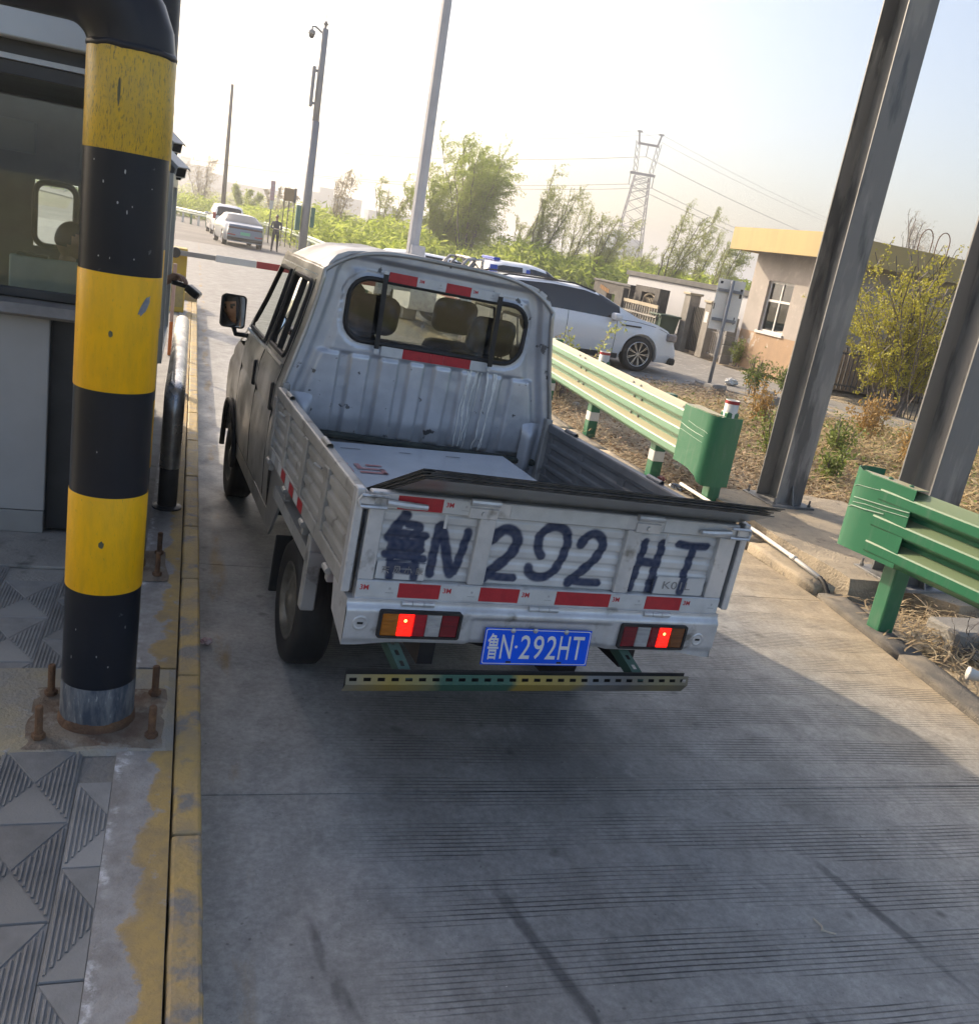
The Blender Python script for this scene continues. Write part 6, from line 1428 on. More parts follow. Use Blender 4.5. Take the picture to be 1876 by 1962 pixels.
for x in (4.78, 5.05, 5.36):
    b = NB(); tube(b, [(x, 56, 0), (x, 56, 2.56)], .03, 6); O('leg', b, PDK, t)
t = thing('banner_sign', 'narrow pink and white banner board by the road near the standing man', 'sign', (4.25, 58, 0))
b = NB(); box(b, 4.10, 4.36, 57.95, 58.0, 2.45, 3.55); O('pink_panel', b, M('banner_pink', (.62, .36, .38), .6, col2=(.66, .55, .55), scale=5, stretch=(1, 1, 4)), t)
b = NB(); box(b, 4.12, 4.34, 57.95, 58.0, 1.95, 2.44); O('white_panel', b, WHT, t)
b = NB(); tube(b, [(4.23, 58.05, 0), (4.23, 58.05, 3.5)], .04, 6); O('pole', b, PDK, t)
def wbeam():
    return [(0, -.31), (.02, -.30), (.08, -.25), (.08, -.20), (.01, -.155), (.08, -.11), (.08, -.06), (.02, -.01), (0, 0)]
def far_rail(label, path, zt):
    t = thing('roadside_barrier', label, 'guardrail', (path[0][0], path[0][1], 0), group='far roadside barriers'); b = NB()
    pa = []
    for p, q in zip(path, path[1:]):
        for k in range(6): pa.append((p[0]+(q[0]-p[0])*k/6, p[1]+(q[1]-p[1])*k/6))
    pa.append(path[-1]); rail_beam(b, pa, zt, wbeam()); O('beam', b, FRG, t)
    for i in range(0, len(pa), 2):
        b = NB(); box(b, pa[i][0]+.02, pa[i][0]+.16, pa[i][1]-.07, pa[i][1]+.07, -.05, zt-.03); O('post', b, PGD if i % 4 else WHT, t)
far_rail('pale roadside barrier curving away on the left beyond the estate car', [(1.2, 66), (-.3, 70), (-2.0, 76), (-4.6, 86), (-9, 100), (-16, 122), (-26, 150)], .98)
far_rail('pale roadside barrier running behind the standing man on the right', [(5.05, 27), (5.25, 33), (5.5, 40), (5.75, 48), (5.85, 58), (5.6, 70), (4.4, 84), (1.5, 102), (-4, 126)], .95)
# ------------------------------------------------------------------ guard house
WLG = M('render_grey', (.40, .36, .33), .85, col2=(.34, .31, .28), scale=1.5, bump=.2, bscale=30, col3=(.46, .42, .38), scale3=5)
WLO = M('render_orange', (.40, .27, .17), .85, col2=(.34, .235, .155), scale=2, bump=.2, bscale=30, col3=(.52, .46, .40), scale3=3.0, lo3=.62, hi3=.66)
YRF = M('parapet_yellow', (.46, .35, .155), .7, col2=(.41, .315, .145), scale=1.2, bump=.15, bscale=4, stretch=(1, 3, .4))
WPV = M('window_pvc', (.68, .68, .66), .4, col2=(.62, .62, .60), scale=5)
gh = thing('guard_house', 'small grey and orange guard house with a yellow parapet roof', 'building', (17.8, 21, 0))
X0, Y0, X1, Y1 = 14.5, 19.2, 21.5, 22.35
wy0, wy1, wz0, wz1 = 20.42, 21.55, 1.06, 2.37
def wall_with_hole(z0, z1, mat, nm):
    b = NB()
    if z1 <= wz0: box(b, X0, X0+.24, Y0, Y1, z0, z1)
    else:
        box(b, X0, X0+.24, Y0, wy0, z0, z1); box(b, X0, X0+.24, wy1, Y1, z0, z1); box(b, X0, X0+.24, wy0, wy1, wz1, z1)
        if z0 < wz0: box(b, X0, X0+.24, wy0, wy1, z0, wz0)
    box(b, X0+.24, X1, Y0, Y0+.24, z0, z1); box(b, X0+.24, X1, Y1-.24, Y1, z0, z1); box(b, X1-.24, X1, Y0+.24, Y1-.24, z0, z1)
    O(nm, b, mat, gh)
wall_with_hole(0, 1.0, WLO, 'plinth_wall'); wall_with_hole(1.0, 3.06, WLG, 'upper_wall')
b = NB(); box(b, X0-.70, X1+.5, Y0-.62, Y1+.30, 3.06, 3.12); rf_ = O('roof_slab', b, WLG, gh)
b = NB()
box(b, X0-.72, X0-.62, Y0-.64, Y1+.32, 3.03, 3.60); box(b, X0-.62, X1+.5, Y0-.64, Y0-.54, 3.03, 3.60); box(b, X0-.62, X1+.5, Y1+.22, Y1+.32, 3.03, 3.60); O('parapet', b, YRF, rf_)
wn = O('window', (lambda b: (box(b, X0+.08, X0+.14, wy0, wy0+.05, wz0, wz1), box(b, X0+.08, X0+.14, wy1-.05, wy1, wz0, wz1), box(b, X0+.08, X0+.14, wy0+.05, wy1-.05, wz0, wz0+.05), box(b, X0+.08, X0+.14, wy0+.05, wy1-.05, wz1-.05, wz1), box(b, X0+.08, X0+.14, wy0+.05, wy1-.05, 1.84, 1.90), box(b, X0+.082, X0+.138, (wy0+wy1)/2-.025, (wy0+wy1)/2+.025, wz0+.05, wz1-.05), b)[-1])(NB()), WPV, gh)
HGL = glass_mat('house_glass', (.35, .38, .38), 1.2)
for a, c, z0, z1 in ((wy0+.05, (wy0+wy1)/2-.025, wz0+.05, 1.84), ((wy0+wy1)/2+.025, wy1-.05, wz0+.05, 1.84), (wy0+.05, (wy0+wy1)/2-.025, 1.90, wz1-.05), ((wy0+wy1)/2+.025, wy1-.05, 1.90, wz1-.05)):
    b = NB(); box(b, X0+.105, X0+.111, a, c, z0, z1); O('pane', b, HGL, wn)
b = NB(); box(b, X0-.05, X0+.08, wy0-.06, wy1+.06, wz0-.07, wz0-.001, .006); O('sill', b, WPV, wn)
b = NB(); box(b, X0+.25, X1-.3, Y0+.3, Y1-.3, .01, .05); O('inner_floor', b, CEM, gh)
for k in range(5):
    b = NB(); box(b, X0+.30, X0+.31, wy0+.02, wy1-.02, 1.2+.22*k, 1.31+.22*k); O('blind_slat', b, M('blind_pale', (.5, .5, .47), .7, col2=(.45, .45, .42), scale=3), gh)
for x in (17.2, 17.75):
    b = NB(); P = [(x+.22*(1-math.cos(R(a))), 19.6, 3.3+.9*math.sin(R(min(90, a)))**.6) for a in range(0, 181, 15)]
    P = [(x, 19.6, 3.12)] + [(x+.20-.20*math.cos(R(a)), 19.6, 3.95+.28*math.sin(R(a))) for a in range(0, 181, 20)] + [(x+.40, 19.6, 3.12)]
    tube(b, P, .013, 6); O('roof_ladder_hoop', b, RUST, gh, smooth=True)
# fence south of the guard house, behind the yellow shrub
IRON = M('iron_dark', (.035, .034, .034), .6, col2=(.06, .055, .05), scale=8)
BRK = M('fence_stone', (.26, .25, .235), .85, col2=(.34, .32, .30), scale=3, bump=.5, bscale=20)
t = thing('iron_fence', 'dark iron bar fence behind the yellow flowering shrub', 'fence', (15.5, 18.3, 0))
for k in range(34):
    b = NB(); x = 14.35+.115*k; bar(b, (x, 18.45-.02*k, .12), (x, 18.45-.02*k, 1.12), .03, .03, up=(0, 1, 0)); O('fence_bar', b, IRON, t)
for z in (.22, .98):
    b = NB(); bar(b, (14.3, 18.46, z), (18.3, 17.76, z), .04, .04); O('fence_rail', b, IRON, t)
b = NB(); bar(b, (14.3, 18.46, 1.2), (18.3, 17.76, 1.2), .16, .08); O('fence_coping', b, BRK, t)
for x, y in ((14.3, 18.46), (18.35, 17.72)):
    b = NB(); box(b, x-.16, x+.16, y-.16, y+.16, -.05, 1.35, .02); O('fence_pillar', b, BRK, t)
# ------------------------------------------------------------------ compound wall, gates, bin
WWH = M('wall_white', (.44, .45, .48), .8, col2=(.46, .47, .50), scale=.8, bump=.1, bscale=20, col3=(.36, .37, .38), scale3=1.6, lo3=.62, hi3=.8)
CHA = M('wall_charcoal', (.055, .052, .05), .8, col2=(.09, .085, .08), scale=3, col3=(.13, .12, .11), scale3=9)
COP = M('coping_dark', (.06, .065, .07), .7, col2=(.09, .09, .095), scale=2)
t = thing('compound_wall', 'long low white compound wall with a dark coping behind the gates', 'wall', (15.2, 27, 0))
b = NB(); box(b, 15.1, 15.34, 22.9, 31.2, -.05, 1.86); O('wall_body', b, WWH, t)
b = NB(); box(b, 15.02, 15.42, 22.88, 31.3, 1.86, 2.02, .01); O('coping', b, COP, t)
t = thing('gate_wall', 'dark stone-clad gate wall with a small opening and rusty remains of lettering', 'wall', (13.6, 29, 0))
b = NB(); box(b, 13.5, 13.72, 29.35, 30.5, -.05, 1.50); box(b, 13.5, 13.72, 27.6, 28.65, -.05, 1.50); box(b, 13.5, 13.72, 28.65, 29.35, -.05, .62); box(b, 13.5, 13.72, 28.65, 29.35, 1.16, 1.50); O('wall_body', b, CHA, t)
b = NB(); box(b, 13.46, 13.76, 27.55, 30.55, 1.502, 1.57, .01); O('coping', b, COP, t)
ORG = M('rust_letters', (.32, .16, .05), .8, col2=(.22, .12, .05), scale=20)
rn = random.Random(2)
for k in range(9):
    y = 29.9-.13*k if k < 6 else 28.2-.13*(k-6); z = 1.26-.02*k if k < 6 else .75
    b = NB(); box(b, 13.488, 13.499, y-.045, y+.04, z, z+.13)
    if k % 2: box(b, 13.486, 13.4975, y-.06, y-.05, z-.02, z+.15)
    O('letter_remnant', b, ORG, t)
t = thing('gate_lodge', 'dark framed doorway with a pale arched grille beside the gate wall', 'doorway', (13.75, 26.8, 0))
b = NB(); box(b, 13.6, 13.95, 26.95, 27.45, -.05, 1.62); box(b, 13.6, 13.95, 25.75, 26.05, -.05, 1.62); box(b, 13.6, 13.95, 26.05, 26.95, 1.45, 1.62); O('frame', b, CHA, t)
CRM = M('cream_grille', (.42, .36, .26), .6, col2=(.36, .31, .22), scale=5)
b = NB(); P = [(13.7, 26.93, .1), (13.7, 26.93, 1.2)] + [(13.7, 26.5+.43*math.cos(R(a)), 1.2+.22*math.sin(R(a))) for a in range(0, 181, 20)] + [(13.7, 26.07, 1.2), (13.7, 26.07, .1)]; tube(b, P, .035, 6); O('arch', b, CRM, t)
for k in range(7):
    b = NB(); y = 26.15+.117*k; bar(b, (13.7, y, .1), (13.7, y, 1.30), .035, .035, up=(1, 0, 0)); O('grille_bar', b, CRM, t)
b = NB(); box(b, 13.95, 14.0, 26.05, 26.95, -.05, 1.45); O('backing', b, DARK, t)
GTM = M('gate_bar_pale', (.30, .29, .27), .55, .4, col2=(.24, .23, .22), scale=6)
t = thing('swing_gate', 'pale metal bar gate standing half open in front of the dark doorway', 'gate', (13.3, 26.2, 0))
for k in range(15):
    b = NB(); y = 27.4-.165*k; bar(b, (13.3, y, .14), (13.3, y, 1.08), .045, .03, up=(1, 0, 0)); O('gate_bar', b, GTM, t)
for z, w in ((.14, .07), (.45, .05), (.80, .05), (1.10, .10)):
    b = NB(); bar(b, (13.28, 27.48, z), (13.28, 25.02, z), .05, w); O('gate_rail', b, CRM if z > 1 else GTM, t)
for k in range(12):
    b = NB(); y = 26.1-.1*k; lathe(b, [(.018, 1.14), (.02, 1.2), (.001, 1.34)], (13.3, y, 0), 6, caps=False); O('spike', b, IRON, t)
b = NB(); box(b, 13.2, 13.4, 27.45, 27.6, -.05, 1.45); O('hinge_post', b, CHA, t)
t = thing('gate_pillar_pair', 'pair of grey gate pillars with a black bar gate between them', 'gate', (14.2, 24.2, 0))
for y0, y1, z in ((24.62, 24.98, 1.62), (23.35, 23.7, 1.5)):
    b = NB(); box(b, 14.05, 14.4, y0, y1, -.05, z, .01); pl_ = O('pillar', b, M('pillar_grey', (.24, .225, .20), .85, col2=(.30, .28, .25), scale=5), t)
    b = NB(); box(b, 14.0, 14.45, y0-.04, y1+.04, z, z+.07, .01); O('pillar_cap', b, CRM, pl_)
b = NB(); box(b, 14.042, 14.049, 23.42, 23.60, .95, 1.25); O('paper_notice', b, WHT, t)
for k in range(9):
    b = NB(); y = 23.78+.095*k; bar(b, (14.2, y, .05), (14.2, y, 1.32), .03, .03, up=(1, 0, 0)); O('gate_bar', b, IRON, t)
b = NB(); box(b, 14.23, 14.25, 23.72, 24.6, .05, 1.3); O('gate_sheet', b, IRON, t)
t = thing('yard_fence', 'dark fence with wavy upper bars between the pillars and the guard house', 'fence', (14.25, 22.9, 0))
for k in range(8):
    b = NB(); y = 22.46+.105*k; tube(b, [(14.2, y, .05), (14.2, y, .75), (14.12, y+.03, .9), (14.24, y-.02, 1.1), (14.18, y, 1.25)], .016, 5); O('fence_bar', b, GTM, t)
for z in (.12, .75):
    b = NB(); bar(b, (14.21, 22.4, z), (14.21, 23.32, z), .035, .035); O('fence_rail', b, GTM, t)
for k in range(5):
    b = NB(); box(b, 14.1, 14.42, 22.36, 22.46, -.05+.26*k, .20+.26*k, .015); O('stone_block', b, BRK, t)
t = thing('wheelie_bin', 'dark green wheelie bin standing by the gate pillars', 'bin', (13.65, 25.15, 0))
GBN = M('bin_green', (.035, .075, .05), .5, col2=(.045, .09, .06), scale=4)
b = NB(); vs = [b.verts.new(p) for p in ((13.40, 24.88, .08), (13.86, 24.88, .08), (13.86, 25.40, .08), (13.40, 25.40, .08), (13.32, 24.80, .86), (13.94, 24.80, .86), (13.94, 25.48, .86), (13.32, 25.48, .86))]
for f in ((3, 2, 1, 0), (4, 5, 6, 7), (0, 1, 5, 4), (1, 2, 6, 5), (2, 3, 7, 6), (3, 0, 4, 7)): b.faces.new([vs[i] for i in f])
O('tub', b, GBN, t)
b = NB(); box(b, 13.27, 13.99, 24.75, 25.53, .862, .93, .02); O('lid', b, GBN, t)
b = NB(); box(b, 13.24, 13.30, 24.9, 25.38, .88, .92, .01); O('handle', b, GBN, t)
for y in (24.84, 25.44):
    b = NB(); lathe(b, [(.09, -.025), (.09, .025)], (13.86, y, .09), 16, axis='y'); O('wheel', b, RUB, t)
# back of a road sign on a pole
t = thing('road_sign', 'white back of a rectangular road sign on a grey pole', 'sign', (10.22, 16.4, 0))
b = NB(); tube(b, [(10.22, 16.4, -.1), (10.22, 16.4, 2.14)], .038, 10); O('pole', b, PGY, t, smooth=True)
Mx = Matrix.Translation((10.24, 16.46, 1.65)) @ Matrix.Rotation(R(-24), 4, 'Z')
b = NB(); box(b, -.27, .27, 0, .012, -.50, .50, M=Mx); sg = O('plate', b, WHP, t)
for z in (.28, -.30):
    b = NB(); box(b, -.24, .24, -.03, -.001, z-.03, z+.03, M=Mx); box(b, -.07, .07, -.075, -.03, z-.025, z+.025, M=Mx); O('clamp', b, PGY, sg)
for x, z, w, h in ((-.20, .43, .05, .05), (.22, .26, .05, .18), (-.25, -.05, .02, .12), (.2, -.28, .02, .14)):
    b = NB(); box(b, x-w/2, x+w/2, -.003, -.0005, z-h/2, z+h/2, M=Mx); O('black_sticker', b, RUB, sg)
b = NB(); box(b, 10.0, 10.46, 16.2, 16.6, -.06, .06); O('footing', b, CEM, t)
for i, (x, y, w, rz) in enumerate(((9.75, 15.4, .42, 20), (10.65, 14.7, .5, -25), (10.95, 15.35, .36, 40))):
    b = NB(); box(b, -w/2, w/2, -.12, .12, -.05, .18, .02, M=Matrix.Translation((x, y, 0)) @ Matrix.Rotation(R(rz), 4, 'Z')); bmesh.ops.subdivide_edges(b, edges=b.edges, cuts=2)
    for v in b.verts: v.co += Vector((noise.noise(v.co*9), noise.noise(v.co*8+Vector((3, 0, 0))), noise.noise(v.co*9)))*.02
    O('concrete_block', b, CEM, label=['broken concrete block lying left of the sign pole', 'broken concrete block lying nearest the longer guardrail end', 'broken concrete block lying right of the sign pole'][i], cat='block', group='broken concrete blocks')
# ------------------------------------------------------------------ pylon and cables
PYL = M('pylon_steel', (.22, .22, .27), .6, .3, col2=(.18, .18, .23), scale=.5)
tx, ty = 85.5, 180.0
t = thing('power_pylon', 'lattice power pylon with two horns standing beyond the trees', 'pylon', (tx, ty, 0)); rz = R(20)
def TP(x, y, z): return (tx+x*math.cos(rz)+y*math.sin(rz), ty-x*math.sin(rz)+y*math.cos(rz), z)
def half(z): return 3.3-(3.3-1.5)*min(1, z/21)
b = NB()
for sx_ in (-1, 1):
    for sy in (-1, 1): bar(b, TP(sx_*half(-1), sy*half(-1), -1), TP(sx_*half(21), sy*half(21), 21), .16, .16)
O('leg', b, PYL, t)
zs = [0, 4, 7.6, 10.8, 13.4, 15.6, 17.4, 18.8, 20, 21]; b = NB()
for z0, z1 in zip(zs, zs[1:]):
    a, c = half(z0), half(z1)
    for f in range(4):
        def C4(k, h, z): return TP(*{0: (-h, -h), 1: (h, -h), 2: (h, h), 3: (-h, h)}[k % 4], z)
        bar(b, C4(f, a, z0), C4(f+1, c, z1), .08, .08); bar(b, C4(f+1, a, z0), C4(f, c, z1), .08, .08)
        if z0 in (10.8, 20): bar(b, C4(f, a, z0), C4(f+1, a, z0), .09, .09)
O('bracing', b, PYL, t)
b = NB(); hz = [21, 22.2, 23.6, 25, 26.4, 27.4]
bar(b, TP(-2.6, 0, 21.3), TP(2.6, 0, 21.3), .5, .5); bar(b, TP(-2.1, 0, 27.0), TP(2.1, 0, 27.0), .4, .45)
for s in (-1, 1):
    for z0, z1 in zip(hz, hz[1:]):
        x0, x1 = s*(1.55+.02*(z0-21)*5), s*(1.55+.02*(z1-21)*5)
        for d in (-.42, .42): bar(b, TP(x0+d, -.4, z0), TP(x1+d, -.4, z1), .1, .1); bar(b, TP(x0-d, .4, z0), TP(x1+d, .4, z1), .07, .07); bar(b, TP(x0-d, -.4, z0), TP(x1+d, -.4, z1), .07, .07)
    bar(b, TP(s*1.9, 0, 27), TP(s*2.3, 0, 29.2), .35, .35); bar(b, TP(s*1.7, 0, 29.2), TP(s*2.7, 0, 29.2), .3, .35)
O('cross_head', b, PYL, t)
b = NB()
for s, z in ((-1, 21.3), (1, 21.3), (0, 27)):
    tube(b, [TP(s*2.4, 0, z), TP(s*2.4, 0, z-2.3)], .09, 6)
O('insulator', b, PYL, t)
WIR = M('cable_grey', (.20, .20, .22), .6, col2=(.25, .25, .27), scale=1)
for i, (x, z, lab) in enumerate(((-2.4, 19.0, 'lowest power cable strung from the left arm of the pylon'), (2.4, 19.0, 'power cable strung from the right arm of the pylon'), (0, 24.7, 'middle power cable strung through the pylon head'), (-2.2, 29.3, 'thin earth wire from the left horn of the pylon'), (2.2, 29.3, 'thin earth wire from the right horn of the pylon'))):
    r = .055 if z < 26 else .03
    b = NB(); A = Vector(TP(x, 0, z))
    for end, sag in ((Vector((-80+x, 330, z+1)), 9), (Vector((330+x, 250, z-4)), 9)):
        P = [A.lerp(end, k/20)-Vector((0, 0, sag*4*(k/20)*(1-k/20))) for k in range(21)]; tube(b, P, r, 4)
    O('power_cable', b, WIR, label=lab, cat='cable', group='power cables')
# ------------------------------------------------------------------ hazy far buildings
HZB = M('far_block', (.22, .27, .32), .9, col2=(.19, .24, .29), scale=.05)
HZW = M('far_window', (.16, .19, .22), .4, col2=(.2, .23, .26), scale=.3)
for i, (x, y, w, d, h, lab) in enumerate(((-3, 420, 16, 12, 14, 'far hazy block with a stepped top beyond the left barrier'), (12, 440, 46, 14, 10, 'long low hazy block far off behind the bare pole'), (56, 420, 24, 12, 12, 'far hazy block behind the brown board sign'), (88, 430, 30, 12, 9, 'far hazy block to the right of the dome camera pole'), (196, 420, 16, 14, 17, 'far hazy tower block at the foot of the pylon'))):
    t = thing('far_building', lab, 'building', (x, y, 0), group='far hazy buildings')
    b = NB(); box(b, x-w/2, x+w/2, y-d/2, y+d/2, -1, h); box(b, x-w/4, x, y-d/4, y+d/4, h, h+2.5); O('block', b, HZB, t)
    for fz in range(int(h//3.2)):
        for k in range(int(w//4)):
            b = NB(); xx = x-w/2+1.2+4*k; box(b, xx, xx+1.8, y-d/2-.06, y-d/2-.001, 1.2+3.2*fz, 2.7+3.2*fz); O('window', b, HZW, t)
# ------------------------------------------------------------------ vegetation
def leaf_mat(name, c1, c2, trans=.35):
    m = bpy.data.materials.new(name); m.use_nodes = True; N, L, bs = nodes_of(m)
    g = N.new('ShaderNodeNewGeometry'); cr = N.new('ShaderNodeMix'); cr.data_type = 'RGBA'; cr.inputs[6].default_value = (*c1, 1); cr.inputs[7].default_value = (*c2, 1)
    L.new(g.outputs['Random Per Island'], cr.inputs[0]); L.new(cr.outputs[2], bs.inputs['Base Color']); bs.inputs['Roughness'].default_value = .6
    tl = N.new('ShaderNodeBsdfTranslucent'); L.new(cr.outputs[2], tl.inputs[0]); mx = N.new('ShaderNodeMixShader'); mx.inputs[0].default_value = trans
    out = N['Material Output']; L.new(bs.outputs[0], mx.inputs[1]); L.new(tl.outputs[0], mx.inputs[2]); L.new(mx.outputs[0], out.inputs[0]); return m
LG = leaf_mat('willow_leaf', (.30, .39, .06), (.44, .50, .13), .58); LG2 = leaf_mat('young_leaf', (.30, .35, .10), (.42, .45, .19), .55); LB = leaf_mat('bud_brown', (.34, .30, .20), (.42, .37, .26))
LY = leaf_mat('yellow_shrub_leaf', (.34, .33, .03), (.48, .44, .06), .4); LD = leaf_mat('shrub_green', (.12, .18, .035), (.24, .29, .07)); LO_ = leaf_mat('dry_orange_leaf', (.36, .22, .06), (.46, .31, .12)); LR_ = leaf_mat('red_tip_leaf', (.30, .10, .06), (.22, .17, .06))
BARK = M('bark', (.14, .12, .11), .9, col2=(.20, .175, .16), scale=2); BARKG = M('bark_pale', (.22, .20, .18), .9, col2=(.28, .25, .22), scale=2); STW = M('straw_stem', (.34, .26, .15), .9, col2=(.24, .18, .11), scale=8)
TWG = M('twig_olive', (.30, .29, .15), .9, col2=(.24, .22, .13), scale=2)
class Q:
    """fast quad collector"""
    def __init__(s): s.v, s.f = [], []
    def leaf(s, p, d, w, l, n):
        sd = d.cross(n)
        if sd.length < 1e-4: sd = d.cross(Vector((1, 0, 0)))
        sd = sd.normalized()*w/2; i = len(s.v)
        s.v += [tuple(p-sd*.3), tuple(p+d*l*.45+sd), tuple(p+d*l), tuple(p+d*l*.45-sd)]; s.f.append((i, i+1, i+2, i+3))
    def rib(s, pts, w):
        for a, c in zip(pts, pts[1:]):
            d = c-a; sd = d.cross(Vector((0, 0, 1)));
            if sd.length < 1e-5: sd = Vector((1, 0, 0))
            sd = sd.normalized()*w/2; i = len(s.v); s.v += [tuple(a-sd), tuple(a+sd), tuple(c+sd*.7), tuple(c-sd*.7)]; s.f.append((i, i+1, i+2, i+3))
    def obj(s, name, mat, parent=None, **k):
        me = bpy.data.meshes.new(name); me.from_pydata(s.v, [], s.f); me.update(); me.materials.append(mat)
        return O(name, me, mat, parent, **k)
def rv(rn, s=1.0): return Vector((rn.gauss(0, s), rn.gauss(0, s), rn.gauss(0, s)))
def tree(label, x, y, h, spread, seed, leaf=LG, dens=1.0, lean=.10, stems=5, bark=BARK, twigs=26, lsize=1.0, bare=False, group='trees beyond the road'):
    lsize *= .68
    rn = random.Random(seed); t = thing('tree', label, 'tree', (x, y, 0), group=group); b = NB(); q = Q(); tw_ = Q()
    wind = Vector((1, -.15, 0)).normalized()
    for k in range(stems):
        a = rn.uniform(0, 2*math.pi); hh = h*rn.uniform(.72, 1.0)*(1 if k else 1.0); r0 = .012*h*rn.uniform(.7, 1.1)
        base = Vector((x+rn.uniform(-.25, .25), y+rn.uniform(-.2, .2), -.1)); out = Vector((math.cos(a), math.sin(a), 0))*spread*rn.uniform(.25, .6)
        P = []; n = 11
        for i in range(n+1):
            f = i/n; P.append(base + Vector((0, 0, hh*f)) + out*f**1.3 + wind*lean*h*f*f + rv(rn, .018*h)*f*.5)
        tube(b, P, [max(.018, r0*(1-.9*i/n)) for i in range(n+1)], 5)
        for j in range(twigs):
            f = rn.uniform(.22, 1.0); i = min(n-1, int(f*n)); p = P[i].lerp(P[i+1], f*n-i)
            az = rn.uniform(0, 2*math.pi); ln = h*rn.uniform(.10, .26)*(1.15-f*.6)*(spread/3.0)**.5
            d = (Vector((math.cos(az), math.sin(az), 0))*.75 + Vector((0, 0, 1))*1.0 + wind*.40).normalized(); pts = [p]; m = 6
            for s_ in range(m):
                d = (d + Vector((0, 0, -1))*(.02 if bare else .06) + wind*.08 + rv(rn, .10)).normalized(); pts.append(pts[-1]+d*ln/m)
            tw_.rib(pts, .035*h/9)
            for s_ in range(2):
                c = rn.randrange(1, m); d2 = (pts[c]-pts[c-1]).normalized(); d2 = (d2+rv(rn, .5)).normalized(); sub = [pts[c], pts[c]+d2*ln*.2, pts[c]+(d2+wind*.5-Vector((0, 0, .3*(not bare)))).normalized()*ln*.42]; tw_.rib(sub, .022*h/9)
                for e_ in range(int(5*dens)):
                    o_ = sub[1].lerp(sub[2], rn.random()); q.leaf(o_+rv(rn, .04), (rv(rn, .6)+wind*.5-Vector((0, 0, .5))).normalized(), .085*lsize, .26*lsize*rn.uniform(.6, 1.2), rv(rn))
            for e_ in range(int(15*dens)):
                g_ = rn.random()**.7; c = min(m-1, int(g_*m)); o_ = pts[c].lerp(pts[c+1], g_*m-c)+rv(rn, .05)
                q.leaf(o_, (rv(rn, .55)+wind*.6-Vector((0, 0, .6))).normalized(), .09*lsize, .30*lsize*rn.uniform(.6, 1.2), rv(rn))
    O('trunk', b, bark, t, smooth=True)
    tw_.obj('twigs', BARKG if bare else TWG, t, world=True); q.obj('crown', leaf, t, world=True)
    return t
def atp(px, py, Y):
    """point in the place at depth Y along the sight line used while surveying the photograph"""
    d = _f + _rt*((px-938)/1740.0) - _up*((py-981)/1740.0); k = Y/d.y; return CAMLOC + d*k
def tree_at(label, px, ptop, Y, spread, seed, **k):
    p = atp(px, ptop, Y); return tree(label, p.x-k.get('lean', .10)*p.z*.6, Y, p.z, spread, seed, **k)
tree_at('bare pale tree with upright branches left of the white lamp post', 655, 318, 70, 3.0, 1, leaf=LB, dens=.35, bare=True, bark=BARKG, stems=5, twigs=44, lean=.04)
tree_at('thin tree just coming into leaf, close left of the white lamp post', 755, 345, 66, 3.2, 2, leaf=LG2, dens=.6, stems=6, twigs=30, lean=.08)
tree_at('biggest and fullest green willow, right of the white lamp post', 935, 275, 62, 6.0, 3, leaf=LG, dens=3.0, stems=11, twigs=50, lean=.08, lsize=.8)
tree_at('green willow overlapped by the lamp post, left part of the full clump', 862, 318, 64, 6.0, 31, leaf=LG, dens=2.8, stems=11, twigs=48, lean=.10, lsize=.8)
tree_at('slim wind-bent tree between the full willow and the pylon', 1075, 322, 58, 2.8, 4, leaf=LG2, dens=1.5, stems=6, twigs=46, lean=.14, lsize=.7)
tree_at('lower thin tree close to the left of the pylon', 1170, 405, 54, 3.4, 5, leaf=LG2, dens=1.0, stems=10, twigs=34, lean=.12, lsize=.62)
tree_at('wind-bent tree right of the pylon above the white compound wall', 1315, 395, 50, 2.8, 6, leaf=LG2, dens=1.3, stems=6, twigs=44, lean=.16, lsize=.62)
tree_at('wind-bent tree beside the yellow parapet of the guard house', 1420, 425, 46, 2.2, 7, leaf=LG2, dens=1.3, stems=6, twigs=42, lean=.18, lsize=.6)
tree_at('tall bare tree left of the bare dark pole', 395, 300, 110, 4.0, 8, leaf=LB, dens=.4, bare=True, bark=BARKG, stems=6, twigs=44, lean=.04)
tree_at('green bushy tree right of the bare dark pole', 475, 352, 98, 4.4, 9, leaf=LG, dens=2.0, stems=6, twigs=34, lean=.10)
tree_at('small weeping tree behind the brown board sign', 540, 350, 90, 3.0, 10, leaf=LB, dens=.9, stems=4, twigs=34, lean=.05)
tree_at('tall thin tree behind the yellow parapet at the far right', 1800, 400, 34, 2.6, 12, leaf=LB, dens=.5, bare=True, stems=7, twigs=40, lean=.10, lsize=.4)
tree_at('thin bare tree rising behind the white compound wall', 1355, 570, 31.5, 1.4, 13, leaf=LB, dens=.3, bare=True, stems=3, twigs=26, lean=.04, lsize=.4)
tree_at('slender pale tree between the two full willows and the slim wind-bent tree', 1010, 395, 66, 2.6, 14, leaf=LG2, dens=1.0, stems=5, twigs=34, lean=.12, lsize=.65)
tree_at('thin tree immediately right of the slim wind-bent tree', 1120, 385, 60, 2.6, 15, leaf=LG2, dens=1.0, stems=6, twigs=34, lean=.14, lsize=.62)
tree_at('thin tree behind the foot of the pylon', 1225, 455, 60, 2.6, 16, leaf=LG2, dens=.9, stems=7, twigs=30, lean=.12, lsize=.6)
tree_at('slim tree between the wind-bent pair right of the pylon', 1372, 440, 52, 2.2, 17, leaf=LG2, dens=1.1, stems=5, twigs=36, lean=.16, lsize=.6)
